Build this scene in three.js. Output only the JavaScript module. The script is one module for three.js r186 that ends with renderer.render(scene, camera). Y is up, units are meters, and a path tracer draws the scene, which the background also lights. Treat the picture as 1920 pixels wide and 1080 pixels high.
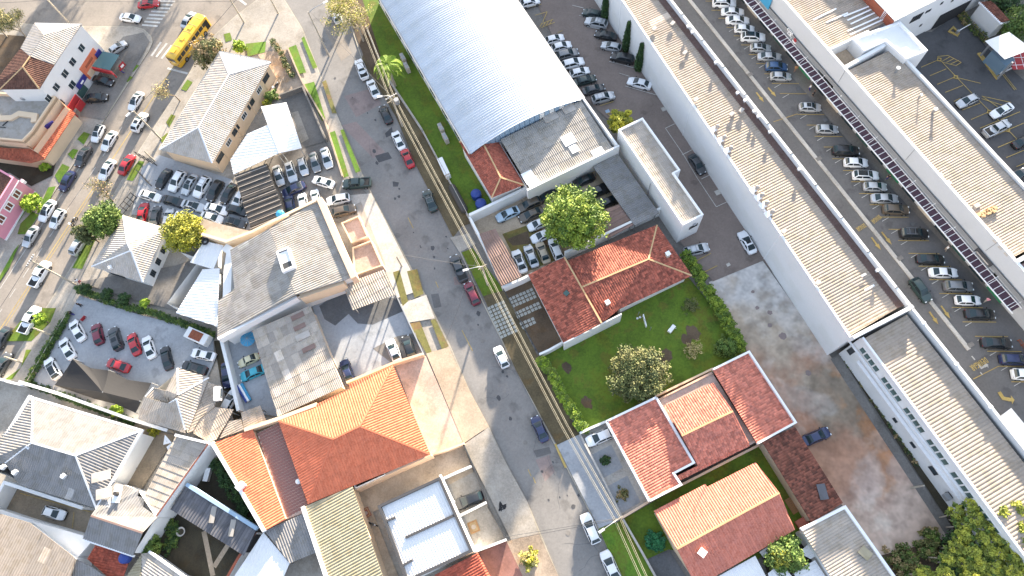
import * as THREE from 'three';
import { FontLoader } from 'three/addons/loaders/FontLoader.js';
import { mergeGeometries, toCreasedNormals } from 'three/addons/utils/BufferGeometryUtils.js';

// ---------- camera, sky, sun, exposure ----------
const scene = new THREE.Scene();
const V = (x, y, z) => new THREE.Vector3(x, y, z);
const HC = 110, FL = 1290;                       // flying height in metres, focal length in photo pixels
const ray = (px, py) => V(px - 960, 540 - py, -FL);
const UP = ray(1060, 1030).normalize().negate();  // world up seen from the camera
const NO = ray(-800, -2600); NO.addScaledVector(UP, -NO.dot(UP)).normalize();   // along the street
const EA = NO.clone().cross(UP);
const camera = new THREE.PerspectiveCamera(2 * Math.atan(540 / FL) * 180 / Math.PI, 16 / 9, 1, 3000);
camera.position.set(0, HC, 0);
camera.quaternion.setFromRotationMatrix(new THREE.Matrix4().makeBasis(V(EA.x, UP.x, -NO.x), V(EA.y, UP.y, -NO.y), V(EA.z, UP.z, -NO.z)));
const AZ = 0.74, EL = 0.195;                     // the low sun: azimuth east of north, elevation
const sunDir = V(Math.sin(AZ) * Math.cos(EL), Math.sin(EL), -Math.cos(AZ) * Math.cos(EL));
const sun = new THREE.DirectionalLight(new THREE.Color(1, 0.86, 0.68), 4.1);
sun.position.copy(sunDir).multiplyScalar(300); sun.castShadow = true; sun.shadow.radius = 2.5;
Object.assign(sun.shadow.camera, { left: -200, right: 200, top: 200, bottom: -200, near: 1, far: 900 }); sun.shadow.mapSize.set(4096, 4096);
scene.add(sun, sun.target);
{ // clear morning sky: bright pale horizon, deep zenith, glow round the sun
  const w = 256, h = 128, d = new Float32Array(w * h * 4), v = V(0, 0, 0);
  for (let j = 0; j < h; j++) for (let i = 0; i < w; i++) {
    const th = (j + 0.5) / h * Math.PI, ph = ((i + 0.5) / w - 0.5) * 2 * Math.PI;
    v.set(Math.cos(ph) * Math.sin(th), -Math.cos(th), Math.sin(ph) * Math.sin(th));
    const e = Math.max(v.y, 0), hz = Math.exp(-e * 3.2), g = Math.pow(Math.max(v.dot(sunDir), 0), 6) * 0.35, o = (j * w + i) * 4;
    const k = v.y < 0 ? 0.35 : 1;
    d[o] = 0.94 * k * (0.115 + 0.15 * hz + g); d[o + 1] = 0.86 * k * (0.165 + 0.145 * hz + g * 0.85); d[o + 2] = 0.78 * k * (0.255 + 0.12 * hz + g * 0.6); d[o + 3] = 1;
  }
  const t = new THREE.DataTexture(d, w, h, THREE.RGBAFormat, THREE.FloatType);
  t.mapping = THREE.EquirectangularReflectionMapping; t.magFilter = t.minFilter = THREE.LinearFilter; t.needsUpdate = true;
  scene.background = t; scene.environment = t;
}
const renderer = new THREE.WebGLRenderer({ antialias: true });
renderer.toneMapping = THREE.LinearToneMapping; renderer.toneMappingExposure = 6.8;
renderer.shadowMap.enabled = true; renderer.setSize(1024, 576);

// ---------- helpers ----------
let seed = 12345;
const rnd = () => { seed = (seed + 0x6d2b79f5) | 0; let t = Math.imul(seed ^ (seed >>> 15), 1 | seed); t = (t + Math.imul(t ^ (t >>> 7), 61 | t)) ^ t; return ((t ^ (t >>> 14)) >>> 0) / 4294967296; };
const rr = (a, b) => a + (b - a) * rnd();
const hash = (a, b) => { const s = Math.sin(a * 127.1 + b * 311.7) * 43758.5453; return s - Math.floor(s); };
// surveying: the place on the ground (or at height h) that stands at a point of the photograph
const P = (px, py, h = 0) => { const d = ray(px, py), t = (h - HC) / d.dot(UP); return V(d.dot(EA) * t, h, -d.dot(NO) * t); };
const PS = (list, h = 0) => list.map((p) => P(p[0], p[1], p[2] ?? h));
const used = {};
function nm(n) { const k = used[n] = (used[n] ?? -1) + 1; return k ? n + '_' + String(k).padStart(3, '0') : n; }
function tag(o, label, category, group, kind) { if (label) o.userData.label = label; if (category) o.userData.category = category; if (group) o.userData.group = group; if (kind) o.userData.kind = kind; return o; }
function thing(name, label, category, pos, group) { const g = new THREE.Group(); g.name = nm(name); if (pos) g.position.copy(pos); scene.add(g); return tag(g, label, category, group); }
function add(T, name, geo, mat, sub) { // geo in world metres; becomes a part of T (or of its part sub)
  const p = T.isScene ? V(0, 0, 0) : T.position; geo.translate(-p.x, -p.y, -p.z);
  const m = new THREE.Mesh(geo, mat); m.name = T.isScene ? nm(name) : name; m.castShadow = m.receiveShadow = true; (sub || T).add(m); return m;
}
function solo(name, label, category, geo, mat, group, kind) { // a thing of one mesh, its origin at its base
  geo.computeBoundingBox(); const b = geo.boundingBox, c = V((b.min.x + b.max.x) / 2, Math.max(b.min.y, 0), (b.min.z + b.max.z) / 2); geo.translate(-c.x, -c.y, -c.z);
  const m = new THREE.Mesh(geo, mat); m.name = nm(name); m.position.copy(c); m.castShadow = m.receiveShadow = true; scene.add(m); return tag(m, label, category, group, kind);
}
class Geo { // collects flat-shaded faces with uv in metres and optional colours
  constructor() { this.p = []; this.u = []; this.c = []; this.hasC = false; }
  tri(a, b, c, ua, ub, uc, col) { this.p.push(a.x, a.y, a.z, b.x, b.y, b.z, c.x, c.y, c.z); this.u.push(...ua, ...ub, ...uc); if (col) this.hasC = true; const k = col || [1, 1, 1]; this.c.push(...k, ...k, ...k); }
  quad(a, b, c, d, w, h, col, u0 = 0, v0 = 0) { this.tri(a, b, c, [u0, v0], [u0 + w, v0], [u0 + w, v0 + h], col); this.tri(a, c, d, [u0, v0], [u0 + w, v0 + h], [u0, v0 + h], col); }
  flat(pts, col, down) { // polygon seen from above, uv from ground metres
    const idx = THREE.ShapeUtils.triangulateShape(pts.map((p) => new THREE.Vector2(p.x, p.z)), []);
    for (let [i, j, k] of idx) {
      const n = (pts[j].x - pts[i].x) * (pts[k].z - pts[i].z) - (pts[j].z - pts[i].z) * (pts[k].x - pts[i].x);
      if ((n > 0) !== !!down) [j, k] = [k, j];
      this.tri(pts[i], pts[j], pts[k], [pts[i].x, pts[i].z], [pts[j].x, pts[j].z], [pts[k].x, pts[k].z], col);
    }
    return this;
  }
  side(pts, y0, y1, inward, open) { // walls under a polygon; y0, y1 numbers or 'own' for the points' own height
    const n = pts.length; let run = 0;
    const ar = pts.reduce((s, p, i) => { const q = pts[(i + 1) % n]; return s + p.x * q.z - q.x * p.z; }, 0), flip = (ar > 0) !== !!inward;
    for (let i = 0; i < (open ? n - 1 : n); i++) {
      let a = pts[i], b = pts[(i + 1) % n]; const w = Math.hypot(b.x - a.x, b.z - a.z);
      const ta = y1 === 'own' ? a.y : y1, tb = y1 === 'own' ? b.y : y1;
      let q = [V(a.x, y0, a.z), V(b.x, y0, b.z), V(b.x, tb, b.z), V(a.x, ta, a.z)];
      if (flip) q = [q[1], q[0], q[3], q[2]];
      this.tri(q[0], q[1], q[2], [run, y0], [run + w, y0], [run + w, q[2].y]); this.tri(q[0], q[2], q[3], [run, y0], [run + w, q[2].y], [run, q[3].y]); run += w;
    }
    return this;
  }
  geo() {
    const g = new THREE.BufferGeometry();
    g.setAttribute('position', new THREE.Float32BufferAttribute(this.p, 3)); g.setAttribute('uv', new THREE.Float32BufferAttribute(this.u, 2));
    if (this.hasC) g.setAttribute('color', new THREE.Float32BufferAttribute(this.c, 3));
    g.computeVertexNormals(); return g;
  }
}
const flat = (pts, y) => new Geo().flat(pts.map((p) => V(p.x, y ?? p.y, p.z))).geo();
const prism = (pts, y0, y1) => { const g = new Geo(); g.flat(pts.map((p) => V(p.x, y1, p.z))).side(pts, y0, y1); return g.geo(); };
const walls = (pts, y0, y1) => new Geo().side(pts, y0, y1).geo();
function inset(pts, t) { // polygon moved inwards by t
  const n = pts.length, ar = pts.reduce((s, p, i) => { const q = pts[(i + 1) % n]; return s + p.x * q.z - q.x * p.z; }, 0), s = ar > 0 ? 1 : -1;
  return pts.map((p, i) => {
    const a = pts[(i + n - 1) % n], b = pts[(i + 1) % n], d1 = V(p.x - a.x, 0, p.z - a.z).normalize(), d2 = V(b.x - p.x, 0, b.z - p.z).normalize();
    const n1 = V(-d1.z * s, 0, d1.x * s), n2 = V(-d2.z * s, 0, d2.x * s), m = n1.clone().add(n2); const k = t * 2 / Math.max(m.lengthSq(), 0.3); return V(p.x + m.x * k, p.y, p.z + m.z * k);
  });
}
function ring(pts, t, y0, y1, own) { // a parapet or kerb of thickness t round a polygon
  const inn = inset(pts, t), g = new Geo(), n = pts.length, ar = pts.reduce((s, p, i) => { const q = pts[(i + 1) % n]; return s + p.x * q.z - q.x * p.z; }, 0);
  g.side(pts, y0, y1).side(inn, y0, y1, true);
  for (let i = 0; i < n; i++) { const j = (i + 1) % n; g.flat([pts[i], pts[j], inn[j], inn[i]].map((p) => V(p.x, y1, p.z))); }
  return g.geo();
}
function band(line, t) { // outline of a line thickened by t, mitred
  const L = [], R = [], n = line.length;
  line.forEach((p, i) => {
    const a = line[Math.max(i - 1, 0)], b = line[Math.min(i + 1, n - 1)], d1 = V(p.x - a.x, 0, p.z - a.z), d2 = V(b.x - p.x, 0, b.z - p.z);
    if (!i) d1.copy(d2); if (i === n - 1) d2.copy(d1); d1.normalize(); d2.normalize();
    const m = V(-d1.z - d2.z, 0, d1.x + d2.x), k = t / Math.max(m.lengthSq(), 0.4); L.push(V(p.x + m.x * k, p.y, p.z + m.z * k)); R.unshift(V(p.x - m.x * k, p.y, p.z - m.z * k));
  });
  return [...L, ...R];
}
const strip = (line, t, y0, y1) => prism(band(line, t), y0, y1);
const bx = (w, h, d, x, y, z, ry = 0) => { const g = new THREE.BoxGeometry(w, h, d); if (ry) g.rotateY(ry); return g.translate(x, y, z); };
function beam(a, b, w, h) { // a bar between two points
  const d = b.clone().sub(a), g = new THREE.BoxGeometry(d.length(), h, w), q = new THREE.Quaternion();
  const x = d.clone().normalize(), z = V(-x.z, 0, x.x).normalize(), y = z.clone().cross(x).negate(); if (y.y < 0) y.negate(), z.negate();
  g.applyMatrix4(new THREE.Matrix4().makeBasis(x, y, x.clone().cross(y)).setPosition(a.clone().add(b).multiplyScalar(0.5))); return g;
}
const tube = (pts, r, seg = 12, rad = 6) => new THREE.TubeGeometry(new THREE.CatmullRomCurve3(pts), seg, r, rad);
function cone(a, b, r0, r1, n = 8) { const d = b.clone().sub(a), g = new THREE.CylinderGeometry(r1, r0, d.length(), n); g.applyQuaternion(new THREE.Quaternion().setFromUnitVectors(V(0, 1, 0), d.clone().normalize())); const c = a.clone().add(b).multiplyScalar(0.5); return g.translate(c.x, c.y, c.z); }
const merge = (l) => mergeGeometries(l.map((g) => { const o = g.index ? g.toNonIndexed() : g; for (const k of Object.keys(o.attributes)) if (!['position', 'normal', 'uv', ...(l[0].attributes.color ? ['color'] : [])].includes(k)) o.deleteAttribute(k); return o; }));

// ---------- textures: grain and stains only ----------
function pnoise(S, n, sd) { // periodic value noise on an S x S grid with n cells a side
  const g = new Float32Array(n * n); for (let i = 0; i < n * n; i++) g[i] = hash(i + sd * 17.3, sd * 3.1 + i * 0.7);
  const o = new Float32Array(S * S);
  for (let y = 0; y < S; y++) { const fy = y / S * n, y0 = Math.floor(fy), ty = fy - y0, sy = ty * ty * (3 - 2 * ty), r0 = (y0 % n) * n, r1 = ((y0 + 1) % n) * n;
    for (let x = 0; x < S; x++) { const fx = x / S * n, x0 = Math.floor(fx), tx = fx - x0, sx = tx * tx * (3 - 2 * tx), a = x0 % n, b = (x0 + 1) % n;
      o[y * S + x] = (g[r0 + a] * (1 - sx) + g[r0 + b] * sx) * (1 - sy) + (g[r1 + a] * (1 - sx) + g[r1 + b] * sx) * sy; } }
  return o;
}
function fbm(S, n0, oct, sd, gain = 0.55) { const o = new Float32Array(S * S); let a = 1, t = 0; for (let k = 0; k < oct && n0 << k <= S; k++) { const p = pnoise(S, n0 << k, sd + k); for (let i = 0; i < o.length; i++) o[i] += p[i] * a; t += a; a *= gain; } for (let i = 0; i < o.length; i++) o[i] /= t; return o; }
function mapTex(S, fn, metres) { // fn(i) gives linear rgb
  const d = new Uint8Array(S * S * 4), q = (v) => Math.max(0, Math.min(255, Math.round(255 * (v <= 0.0031308 ? v * 12.92 : 1.055 * Math.pow(v, 1 / 2.4) - 0.055))));
  for (let i = 0; i < S * S; i++) { const [r, g, b] = fn(i); d[i * 4] = q(r); d[i * 4 + 1] = q(g); d[i * 4 + 2] = q(b); d[i * 4 + 3] = 255; }
  const t = new THREE.DataTexture(d, S, S); t.colorSpace = THREE.SRGBColorSpace; t.wrapS = t.wrapT = THREE.RepeatWrapping; t.magFilter = THREE.LinearFilter; t.minFilter = THREE.LinearMipmapLinearFilter; t.generateMipmaps = true;
  t.repeat.set(1 / metres, 1 / metres); t.needsUpdate = true; return t;
}
const mixc = (a, b, t) => [a[0] + (b[0] - a[0]) * t, a[1] + (b[1] - a[1]) * t, a[2] + (b[2] - a[2]) * t], sm = (a, b, x) => { const t = Math.max(0, Math.min(1, (x - a) / (b - a))); return t * t * (3 - 2 * t); };
const S = 512, F1 = fbm(S, 4, 7, 1), F2 = fbm(S, 8, 6, 5), F3 = fbm(S, 64, 4, 9, 0.8), F4 = fbm(S, 6, 5, 23), F5 = fbm(S, 24, 4, 31);
// each is a greyish multiplier close to 1 on the material's own colour
const TX = {
  asphalt: mapTex(S, (i) => { const k = 0.8 + 0.4 * (F1[i] - 0.5) + 0.3 * (F3[i] - 0.5) - 0.2 * sm(0.6, 0.74, F4[i]); return [k, k * 0.99, k * 0.97]; }, 17),
  concrete: mapTex(S, (i) => { const s = sm(0.42, 0.75, F4[i]) * 0.7, k = 0.78 + 0.5 * (F1[i] - 0.5) + 0.45 * (F3[i] - 0.5) - 0.32 * s * F5[i]; return [k, k * (0.985 - 0.03 * s), k * (0.96 - 0.08 * s)]; }, 13),
  stucco: mapTex(S, (i) => { const s = sm(0.5, 0.75, F1[i]), k = 0.95 + 0.06 * (F4[i] - 0.5) + 0.08 * (F3[i] - 0.5) - 0.05 * s; return [k, k, k * (1 - 0.02 * s)]; }, 14),
  cement: mapTex(S, (i) => { const s = sm(0.52, 0.7, F2[i]), k = 0.88 + 0.16 * (F5[i] - 0.5) + 0.18 * (F3[i] - 0.5) - 0.1 * s; return [k, k * (1 - 0.02 * s), k * (1 - 0.07 * s)]; }, 8),
  clay: mapTex(S, (i) => { const s = sm(0.5, 0.66, F5[i]), m = sm(0.6, 0.72, F4[i]), k = 0.88 + 0.3 * (F3[i] - 0.5) + 0.25 * (F2[i] - 0.5); return [k * (1 - 0.12 * s), k * (1 - 0.2 * s + 0.05 * m), k * (1 - 0.24 * s + 0.12 * m)]; }, 6),
  grass: mapTex(S, (i) => { const d = sm(0.5, 0.66, F1[i]), e = sm(0.56, 0.66, F4[i]), k = 0.82 + 0.8 * (F3[i] - 0.5) + 0.6 * (F2[i] - 0.5); return [k * (0.9 + 0.4 * d + 0.3 * e), k * (1 - 0.12 * e), k * (0.9 + 0.5 * e)]; }, 17),
  soil: mapTex(S, (i) => { const k = 0.72 + 0.6 * (F3[i] - 0.5) + 0.9 * (F1[i] - 0.5), s = sm(0.5, 0.7, F4[i]); return [k, k * (1 - 0.12 * s), k * (1 - 0.28 * s)]; }, 10),
};
const mats = {};
function M(key, r, g, b, tex, o = {}) { const { tex: _, rough = 0.9, ...rest } = o; const m = new THREE.MeshStandardMaterial({ color: new THREE.Color().setRGB(r, g, b), roughness: rough, map: tex ? TX[tex] : null, side: THREE.DoubleSide, ...rest }); m.name = key; return mats[key] = m; }
M('asphalt', 0.26, 0.247, 0.235, 'asphalt'); M('asphalt_dark', 0.15, 0.145, 0.145, 'asphalt'); M('asphalt_brown', 0.25, 0.2, 0.175, 'asphalt'); M('asphalt_pale', 0.3, 0.265, 0.23, 'asphalt'); M('patch', 0.3, 0.235, 0.22, 'asphalt'); M('tar', 0.09, 0.09, 0.095, 'asphalt');
M('concrete', 0.42, 0.385, 0.34, 'concrete'); M('concrete_pale', 0.56, 0.53, 0.49, 'concrete'); M('concrete_dark', 0.23, 0.215, 0.2, 'concrete'); M('concrete_warm', 0.5, 0.4, 0.3, 'concrete'); M('yard_tan', 0.33, 0.27, 0.2, 'concrete'); M('yard_pink', 0.3, 0.15, 0.13, 'concrete'); M('tile_pink', 0.6, 0.44, 0.37, 'concrete'); M('slab_wet', 0.15, 0.155, 0.165, 'concrete'); M('gravel_blue', 0.4, 0.42, 0.45, 'asphalt');
M('kerb', 0.5, 0.46, 0.38, 'concrete'); M('stone', 0.4, 0.41, 0.38, 'concrete');
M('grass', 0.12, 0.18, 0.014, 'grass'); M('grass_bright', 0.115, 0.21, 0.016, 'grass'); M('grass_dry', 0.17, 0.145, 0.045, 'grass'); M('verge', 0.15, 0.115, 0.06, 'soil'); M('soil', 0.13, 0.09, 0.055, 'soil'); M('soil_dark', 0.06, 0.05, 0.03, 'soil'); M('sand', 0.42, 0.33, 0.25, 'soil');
M('white_wall', 0.78, 0.78, 0.77, 'stucco'); M('white_paint', 0.82, 0.82, 0.82, null, { rough: 0.6 }); M('grey_wall', 0.5, 0.51, 0.53, 'stucco'); M('cream_wall', 0.72, 0.55, 0.38, 'stucco'); M('orange_wall', 0.7, 0.5, 0.35, 'stucco'); M('pink_wall', 0.72, 0.3, 0.38, 'stucco'); M('brick_red', 0.38, 0.11, 0.06, 'clay'); M('beige_wall', 0.6, 0.52, 0.42, 'stucco'); M('dark_wall', 0.06, 0.06, 0.065, 'stucco'); M('blue_wall', 0.16, 0.24, 0.31, 'stucco');
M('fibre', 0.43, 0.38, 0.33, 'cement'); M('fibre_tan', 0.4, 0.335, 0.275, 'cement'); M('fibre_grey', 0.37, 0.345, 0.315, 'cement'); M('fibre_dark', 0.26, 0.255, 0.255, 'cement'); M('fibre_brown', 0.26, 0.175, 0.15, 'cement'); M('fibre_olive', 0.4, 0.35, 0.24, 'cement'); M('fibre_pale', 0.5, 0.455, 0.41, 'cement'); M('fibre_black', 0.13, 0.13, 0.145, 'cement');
M('metal_white', 0.8, 0.8, 0.81, 'stucco', { rough: 0.42, metalness: 0.15 }); M('metal_roof', 0.54, 0.575, 0.62, 'stucco', { rough: 0.36, metalness: 0.35 }); M('metal_dark', 0.055, 0.05, 0.045, 'cement', { rough: 0.6 }); M('metal_grey', 0.35, 0.36, 0.37, null, { rough: 0.5, metalness: 0.5 }); M('metal_blue', 0.3, 0.42, 0.55, 'stucco', { rough: 0.6 });
M('clay_orange', 0.72, 0.205, 0.105, 'clay'); M('clay_red', 0.5, 0.13, 0.075, 'clay'); M('clay_dark', 0.42, 0.1, 0.06, 'clay'); M('clay_brown', 0.2, 0.075, 0.05, 'clay'); M('clay_salmon', 0.62, 0.22, 0.155, 'clay'); M('clay_tan', 0.62, 0.42, 0.22, 'clay'); M('clay_umber', 0.14, 0.065, 0.045, 'clay'); M('clay_old', 0.37, 0.11, 0.072, 'clay');
M('glass', 0.03, 0.045, 0.055, null, { rough: 0.12 }); M('glass_green', 0.05, 0.1, 0.09, null, { rough: 0.15 }); M('frame', 0.7, 0.7, 0.68, null, { rough: 0.6 }); M('frame_dark', 0.05, 0.05, 0.05, null, { rough: 0.5 });
M('yellow_line', 0.52, 0.38, 0.13, 'concrete'); M('white_line', 0.66, 0.65, 0.62, 'concrete'); M('cable', 0.42, 0.38, 0.28, null, { rough: 0.7 }); M('wire', 0.1, 0.1, 0.1, null); M('pole', 0.47, 0.43, 0.36, 'concrete'); M('bark', 0.16, 0.12, 0.085, 'soil'); M('bark_pale', 0.42, 0.36, 0.28, 'soil');
M('plastic_blue', 0.02, 0.05, 0.24, null, { rough: 0.4 }); M('plastic_sky', 0.04, 0.26, 0.45, null, { rough: 0.5 }); M('red', 0.36, 0.025, 0.03, null, { rough: 0.6 }); M('navy', 0.03, 0.03, 0.2, null, { rough: 0.5 }); M('canvas', 0.016, 0.016, 0.018, 'stucco'); M('purple', 0.1, 0.055, 0.075, 'cement'); M('gutter', 0.15, 0.095, 0.08, 'clay'); M('rust', 0.28, 0.09, 0.045, 'clay'); M('green', 0.03, 0.2, 0.1, null); M('teal', 0.07, 0.15, 0.165, null, { rough: 0.5 }); M('rug', 0.28, 0.07, 0.05, 'clay'); M('rug_tan', 0.35, 0.25, 0.13, 'clay'); M('wood', 0.36, 0.2, 0.09, 'clay'); M('black', 0.02, 0.02, 0.022, null);

// ---------- roofs: real corrugation, cut to the outline, row by row ----------
const PROF = { wave: [[0, 0], [0.25, 0.75], [0.5, 1], [0.75, 0.75]], tile: [[0, 0], [0.18, 0.7], [0.42, 1], [0.66, 0.7], [0.84, 0]], rib: [[0, 0], [0.62, 0], [0.7, 1], [0.92, 1]], flat: [[0, 0]] };
function clipU(poly, u, keepGreater) { const o = []; for (let i = 0; i < poly.length; i++) { const a = poly[i], b = poly[(i + 1) % poly.length], ia = keepGreater ? a[0] >= u : a[0] <= u, ib = keepGreater ? b[0] >= u : b[0] <= u; if (ia) o.push(a); if (ia !== ib) { const t = (u - a[0]) / (b[0] - a[0]); o.push([u, a[1] + (b[1] - a[1]) * t]); } } return o; }
const swap = (p) => p.map(([a, b]) => [b, a]), clipV = (p, v, g) => swap(clipU(swap(p), v, g));
// pts: corners of the roof plane (with heights); o: {pitch, amp, prof, row, step, sheet:[w], vary, dir:[a,b], pieces}
function corr(T, name, pts, mat, o = {}) {
  const { pitch = 0.42, amp = 0.09, prof = 'wave', row = 2.2, step = 0.018, sw = 1.05, vary = 0.16, pieces = false, thick = 0.06, off = 0, sub = null, spot = 0 } = o;
  const n = V(0, 0, 0); for (let i = 0; i < pts.length; i++) { const a = pts[i], b = pts[(i + 1) % pts.length]; n.x += (a.y - b.y) * (a.z + b.z); n.y += (a.z - b.z) * (a.x + b.x); n.z += (a.x - b.x) * (a.y + b.y); } n.normalize(); if (n.y < 0) n.negate();
  let vd = o.dir ? o.dir.clone() : V(n.x, 0, n.z); if (vd.length() < 0.02) vd = V(1, 0, 0); vd.addScaledVector(n, -vd.dot(n)).normalize();
  const ud = vd.clone().cross(n).normalize(), c = pts[0];
  const q = pts.map((p) => { const d = p.clone().sub(c); return [d.dot(ud), d.dot(vd)]; });
  const tidx = THREE.ShapeUtils.triangulateShape(q.map((p) => new THREE.Vector2(...p)), []);
  const u0 = Math.min(...q.map((p) => p[0])), u1 = Math.max(...q.map((p) => p[0])), v0 = Math.min(...q.map((p) => p[1])), v1 = Math.max(...q.map((p) => p[1]));
  const pf = PROF[prof], cells = new Map(), nrow = Math.max(1, Math.round((v1 - v0) / row)), rl = (v1 - v0) / nrow;
  const hgt = (f) => { for (let k = 0; k < pf.length; k++) { const a = pf[k], b = pf[k + 1] || [1, pf[0][1]]; if (f >= a[0] - 1e-6 && f <= b[0] + 1e-6) return a[1] + (b[1] - a[1]) * (f - a[0]) / Math.max(b[0] - a[0], 1e-6); } return 0; };
  const wide = prof === 'flat' ? sw : pitch, per = Math.max(1, Math.round(sw / wide));
  for (const ti of tidx) { const t = ti.map((i) => q[i]), W3 = ti.map((i) => pts[i]), det = (t[1][0] - t[0][0]) * (t[2][1] - t[0][1]) - (t[2][0] - t[0][0]) * (t[1][1] - t[0][1]); if (Math.abs(det) < 1e-9) continue;
    const on = (u, v) => { const b = ((u - t[0][0]) * (t[2][1] - t[0][1]) - (t[2][0] - t[0][0]) * (v - t[0][1])) / det, e = ((t[1][0] - t[0][0]) * (v - t[0][1]) - (u - t[0][0]) * (t[1][1] - t[0][1])) / det; return V(0, 0, 0).addScaledVector(W3[0], 1 - b - e).addScaledVector(W3[1], b).addScaledVector(W3[2], e); };
  for (let k = Math.floor(0); k * wide + u0 < u1; k++) for (let s = 0; s < pf.length; s++) {
    const a = u0 + (k + pf[s][0]) * wide, b = u0 + (k + (pf[s + 1] ? pf[s + 1][0] : 1)) * wide; let cl = clipU(clipU(t, a, true), b, false); if (cl.length < 3) continue;
    for (let r = 0; r < nrow; r++) {
      const p = clipV(clipV(cl, v0 + r * rl, true), v0 + (r + 1) * rl, false); if (p.length < 3) continue;
      const ci = Math.floor(k / per), key = pieces ? ci + '_' + r : 'all'; if (!cells.has(key)) cells.set(key, new Geo()); const g = cells.get(key);
      const h = hash(ci * 1.7 + off + 3.3, r * 5.1 + off), kk = (1 + vary * (h - 0.5) * 2) * (spot && hash(ci + off * 3, r + 9.1) < spot ? 1.55 : 1), col = [kk, kk * (1 - 0.02 * h), kk * (1 - 0.05 * h)];
      const P3 = p.map(([u, v]) => { const hh = amp * hgt(Math.abs(u - a) < 1e-6 ? pf[s][0] : (u - u0) / wide - k) + step * ((v - v0) / rl - r) ; return on(u, v).addScaledVector(n, hh + 0.01); });
      for (let i = 1; i + 1 < p.length; i++) { let x = P3[0], y = P3[i], z = P3[i + 1], ux = p[0], uy = p[i], uz = p[i + 1]; const cr = y.clone().sub(x).cross(z.clone().sub(x)); if (cr.lengthSq() < 1e-12) continue; if (cr.dot(n) < 0) { [y, z] = [z, y];[uy, uz] = [uz, uy]; } g.tri(x, y, z, ux, uy, uz, col); }
    }
  } }
  if (!pieces) { // underside and edge, so that the sheet has thickness
    const g = cells.get('all'); if (!g) return null; const lo = pts.map((p) => p.clone().addScaledVector(n, -thick)), dk = [0.85, 0.85, 0.85];
    for (const t of tidx) g.tri(lo[t[0]], lo[t[1]], lo[t[2]], [0, 0], [1, 0], [0, 1], dk);
    for (let i = 0; i < pts.length; i++) { const j = (i + 1) % pts.length, w = pts[i].distanceTo(pts[j]); g.quad(lo[i], lo[j], pts[j].clone().addScaledVector(n, 0.012), pts[i].clone().addScaledVector(n, 0.012), w, thick, dk); }
  }
  let last; const vm = vcol(mat); for (const g of cells.values()) last = add(T, name, g.geo(), vm, sub); return last;
}
const vcache = new Map();
function vcol(m) { if (!vcache.has(m)) { const c = m.clone(); c.vertexColors = true; c.name = m.name + '_varied'; vcache.set(m, c); } return vcache.get(m); }
const capLine = (T, name, a, b, mat, r = 0.14) => add(T, name, beam(a.clone().add(V(0, 0.05, 0)), b.clone().add(V(0, 0.05, 0)), r * 2, r), mat);
const TILE = { pitch: 0.38, amp: 0.075, prof: 'tile', row: 0.42, step: 0.035, sw: 0.38, vary: 0.28 };
// a window (frame with a pane in it) on the wall from a to b: s metres along, sill height y
function win(T, a, b, s, y, w, h, o = {}) {
  const d = V(b.x - a.x, 0, b.z - a.z).normalize(), nn = V(-d.z, 0, d.x); if (o.flip) nn.negate();
  const c = V(a.x, 0, a.z).addScaledVector(d, s + w / 2), ry = Math.atan2(-d.z, d.x), at = (k) => c.clone().addScaledVector(nn, k), t = o.t ?? 0.07;
  const p = at(0.03), fr = [[w, t, 0, t / 2], [w, t, 0, h - t / 2], [t, h - 2 * t, -w / 2 + t / 2, h / 2], [t, h - 2 * t, w / 2 - t / 2, h / 2]];
  for (let k = 1; k < (o.bars ?? 2); k++) fr.push([t * 0.7, h - 2 * t, -w / 2 + w * k / (o.bars ?? 2), h / 2]);
  const fg = merge(fr.map(([ww, hh, x, yy]) => bx(ww, hh, 0.1, x, yy, 0))); fg.rotateY(ry); fg.translate(p.x, y, p.z);
  const f = add(T, 'window', fg, o.frame || mats.frame), g = at(0.012), gg = bx(w - 2 * t, h - 2 * t, 0.02, 0, h / 2, 0); gg.rotateY(ry); gg.translate(g.x, y, g.z);
  add(T, 'pane', gg, o.glass || mats.glass, f); return f;
}
// ---------- ground, roads, yards ----------
const st = (name, geo, mat) => { const m = add(scene, name, geo, mat); m.userData.kind = 'structure'; return m; };
let lay = 0; const layY = () => 0.124 + 0.004 * (lay++ % 80);
const sheet = (name, list, mat, y) => { const yy = y ?? layY(); return st(name, flat(PS(list), yy), mat); };
st('ground', flat([V(-900, 0, -900), V(900, 0, -900), V(900, 0, 900), V(-900, 0, 900)], -0.03), mats.concrete_dark);
sheet('road', [[-160, -120], [560, -120], [520, 20], [360, 190], [-160, 1010]], mats.asphalt_pale, 0);
sheet('road', [[480, -140], [760, -140], [690, 60], [1400, 1300], [1100, 1300], [600, 200], [478, 3]], mats.asphalt, 0.003);
const midBlock = [[0, 714], [117, 529], [264, 278], [358, 133], [378, 98], [405, 64], [440, 32], [478, 3], [505, -25], [520, -25], [536, 3], [567, 53], [597, 131], [632, 215], [678, 323], [697, 362], [780, 518], [844, 647], [880, 731], [917, 800], [950, 870], [989, 941], [1047, 1080], [1090, 1180], [-170, 1180], [-170, 985]];
const leftBlock = [[-170, 30], [65, 46], [160, 50], [250, 50], [270, 55], [284, 68], [287, 80], [280, 96], [192, 233], [107, 354], [37, 462], [-60, 612], [-170, 780]];
const rightBlock = [[640, -120], [648, 20], [678, 111], [744, 222], [781, 312], [850, 446], [903, 564], [967, 694], [1039, 833], [1131, 1011], [1161, 1080], [1230, 1220], [2700, 1500], [2700, -300], [660, -300]];
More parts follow.
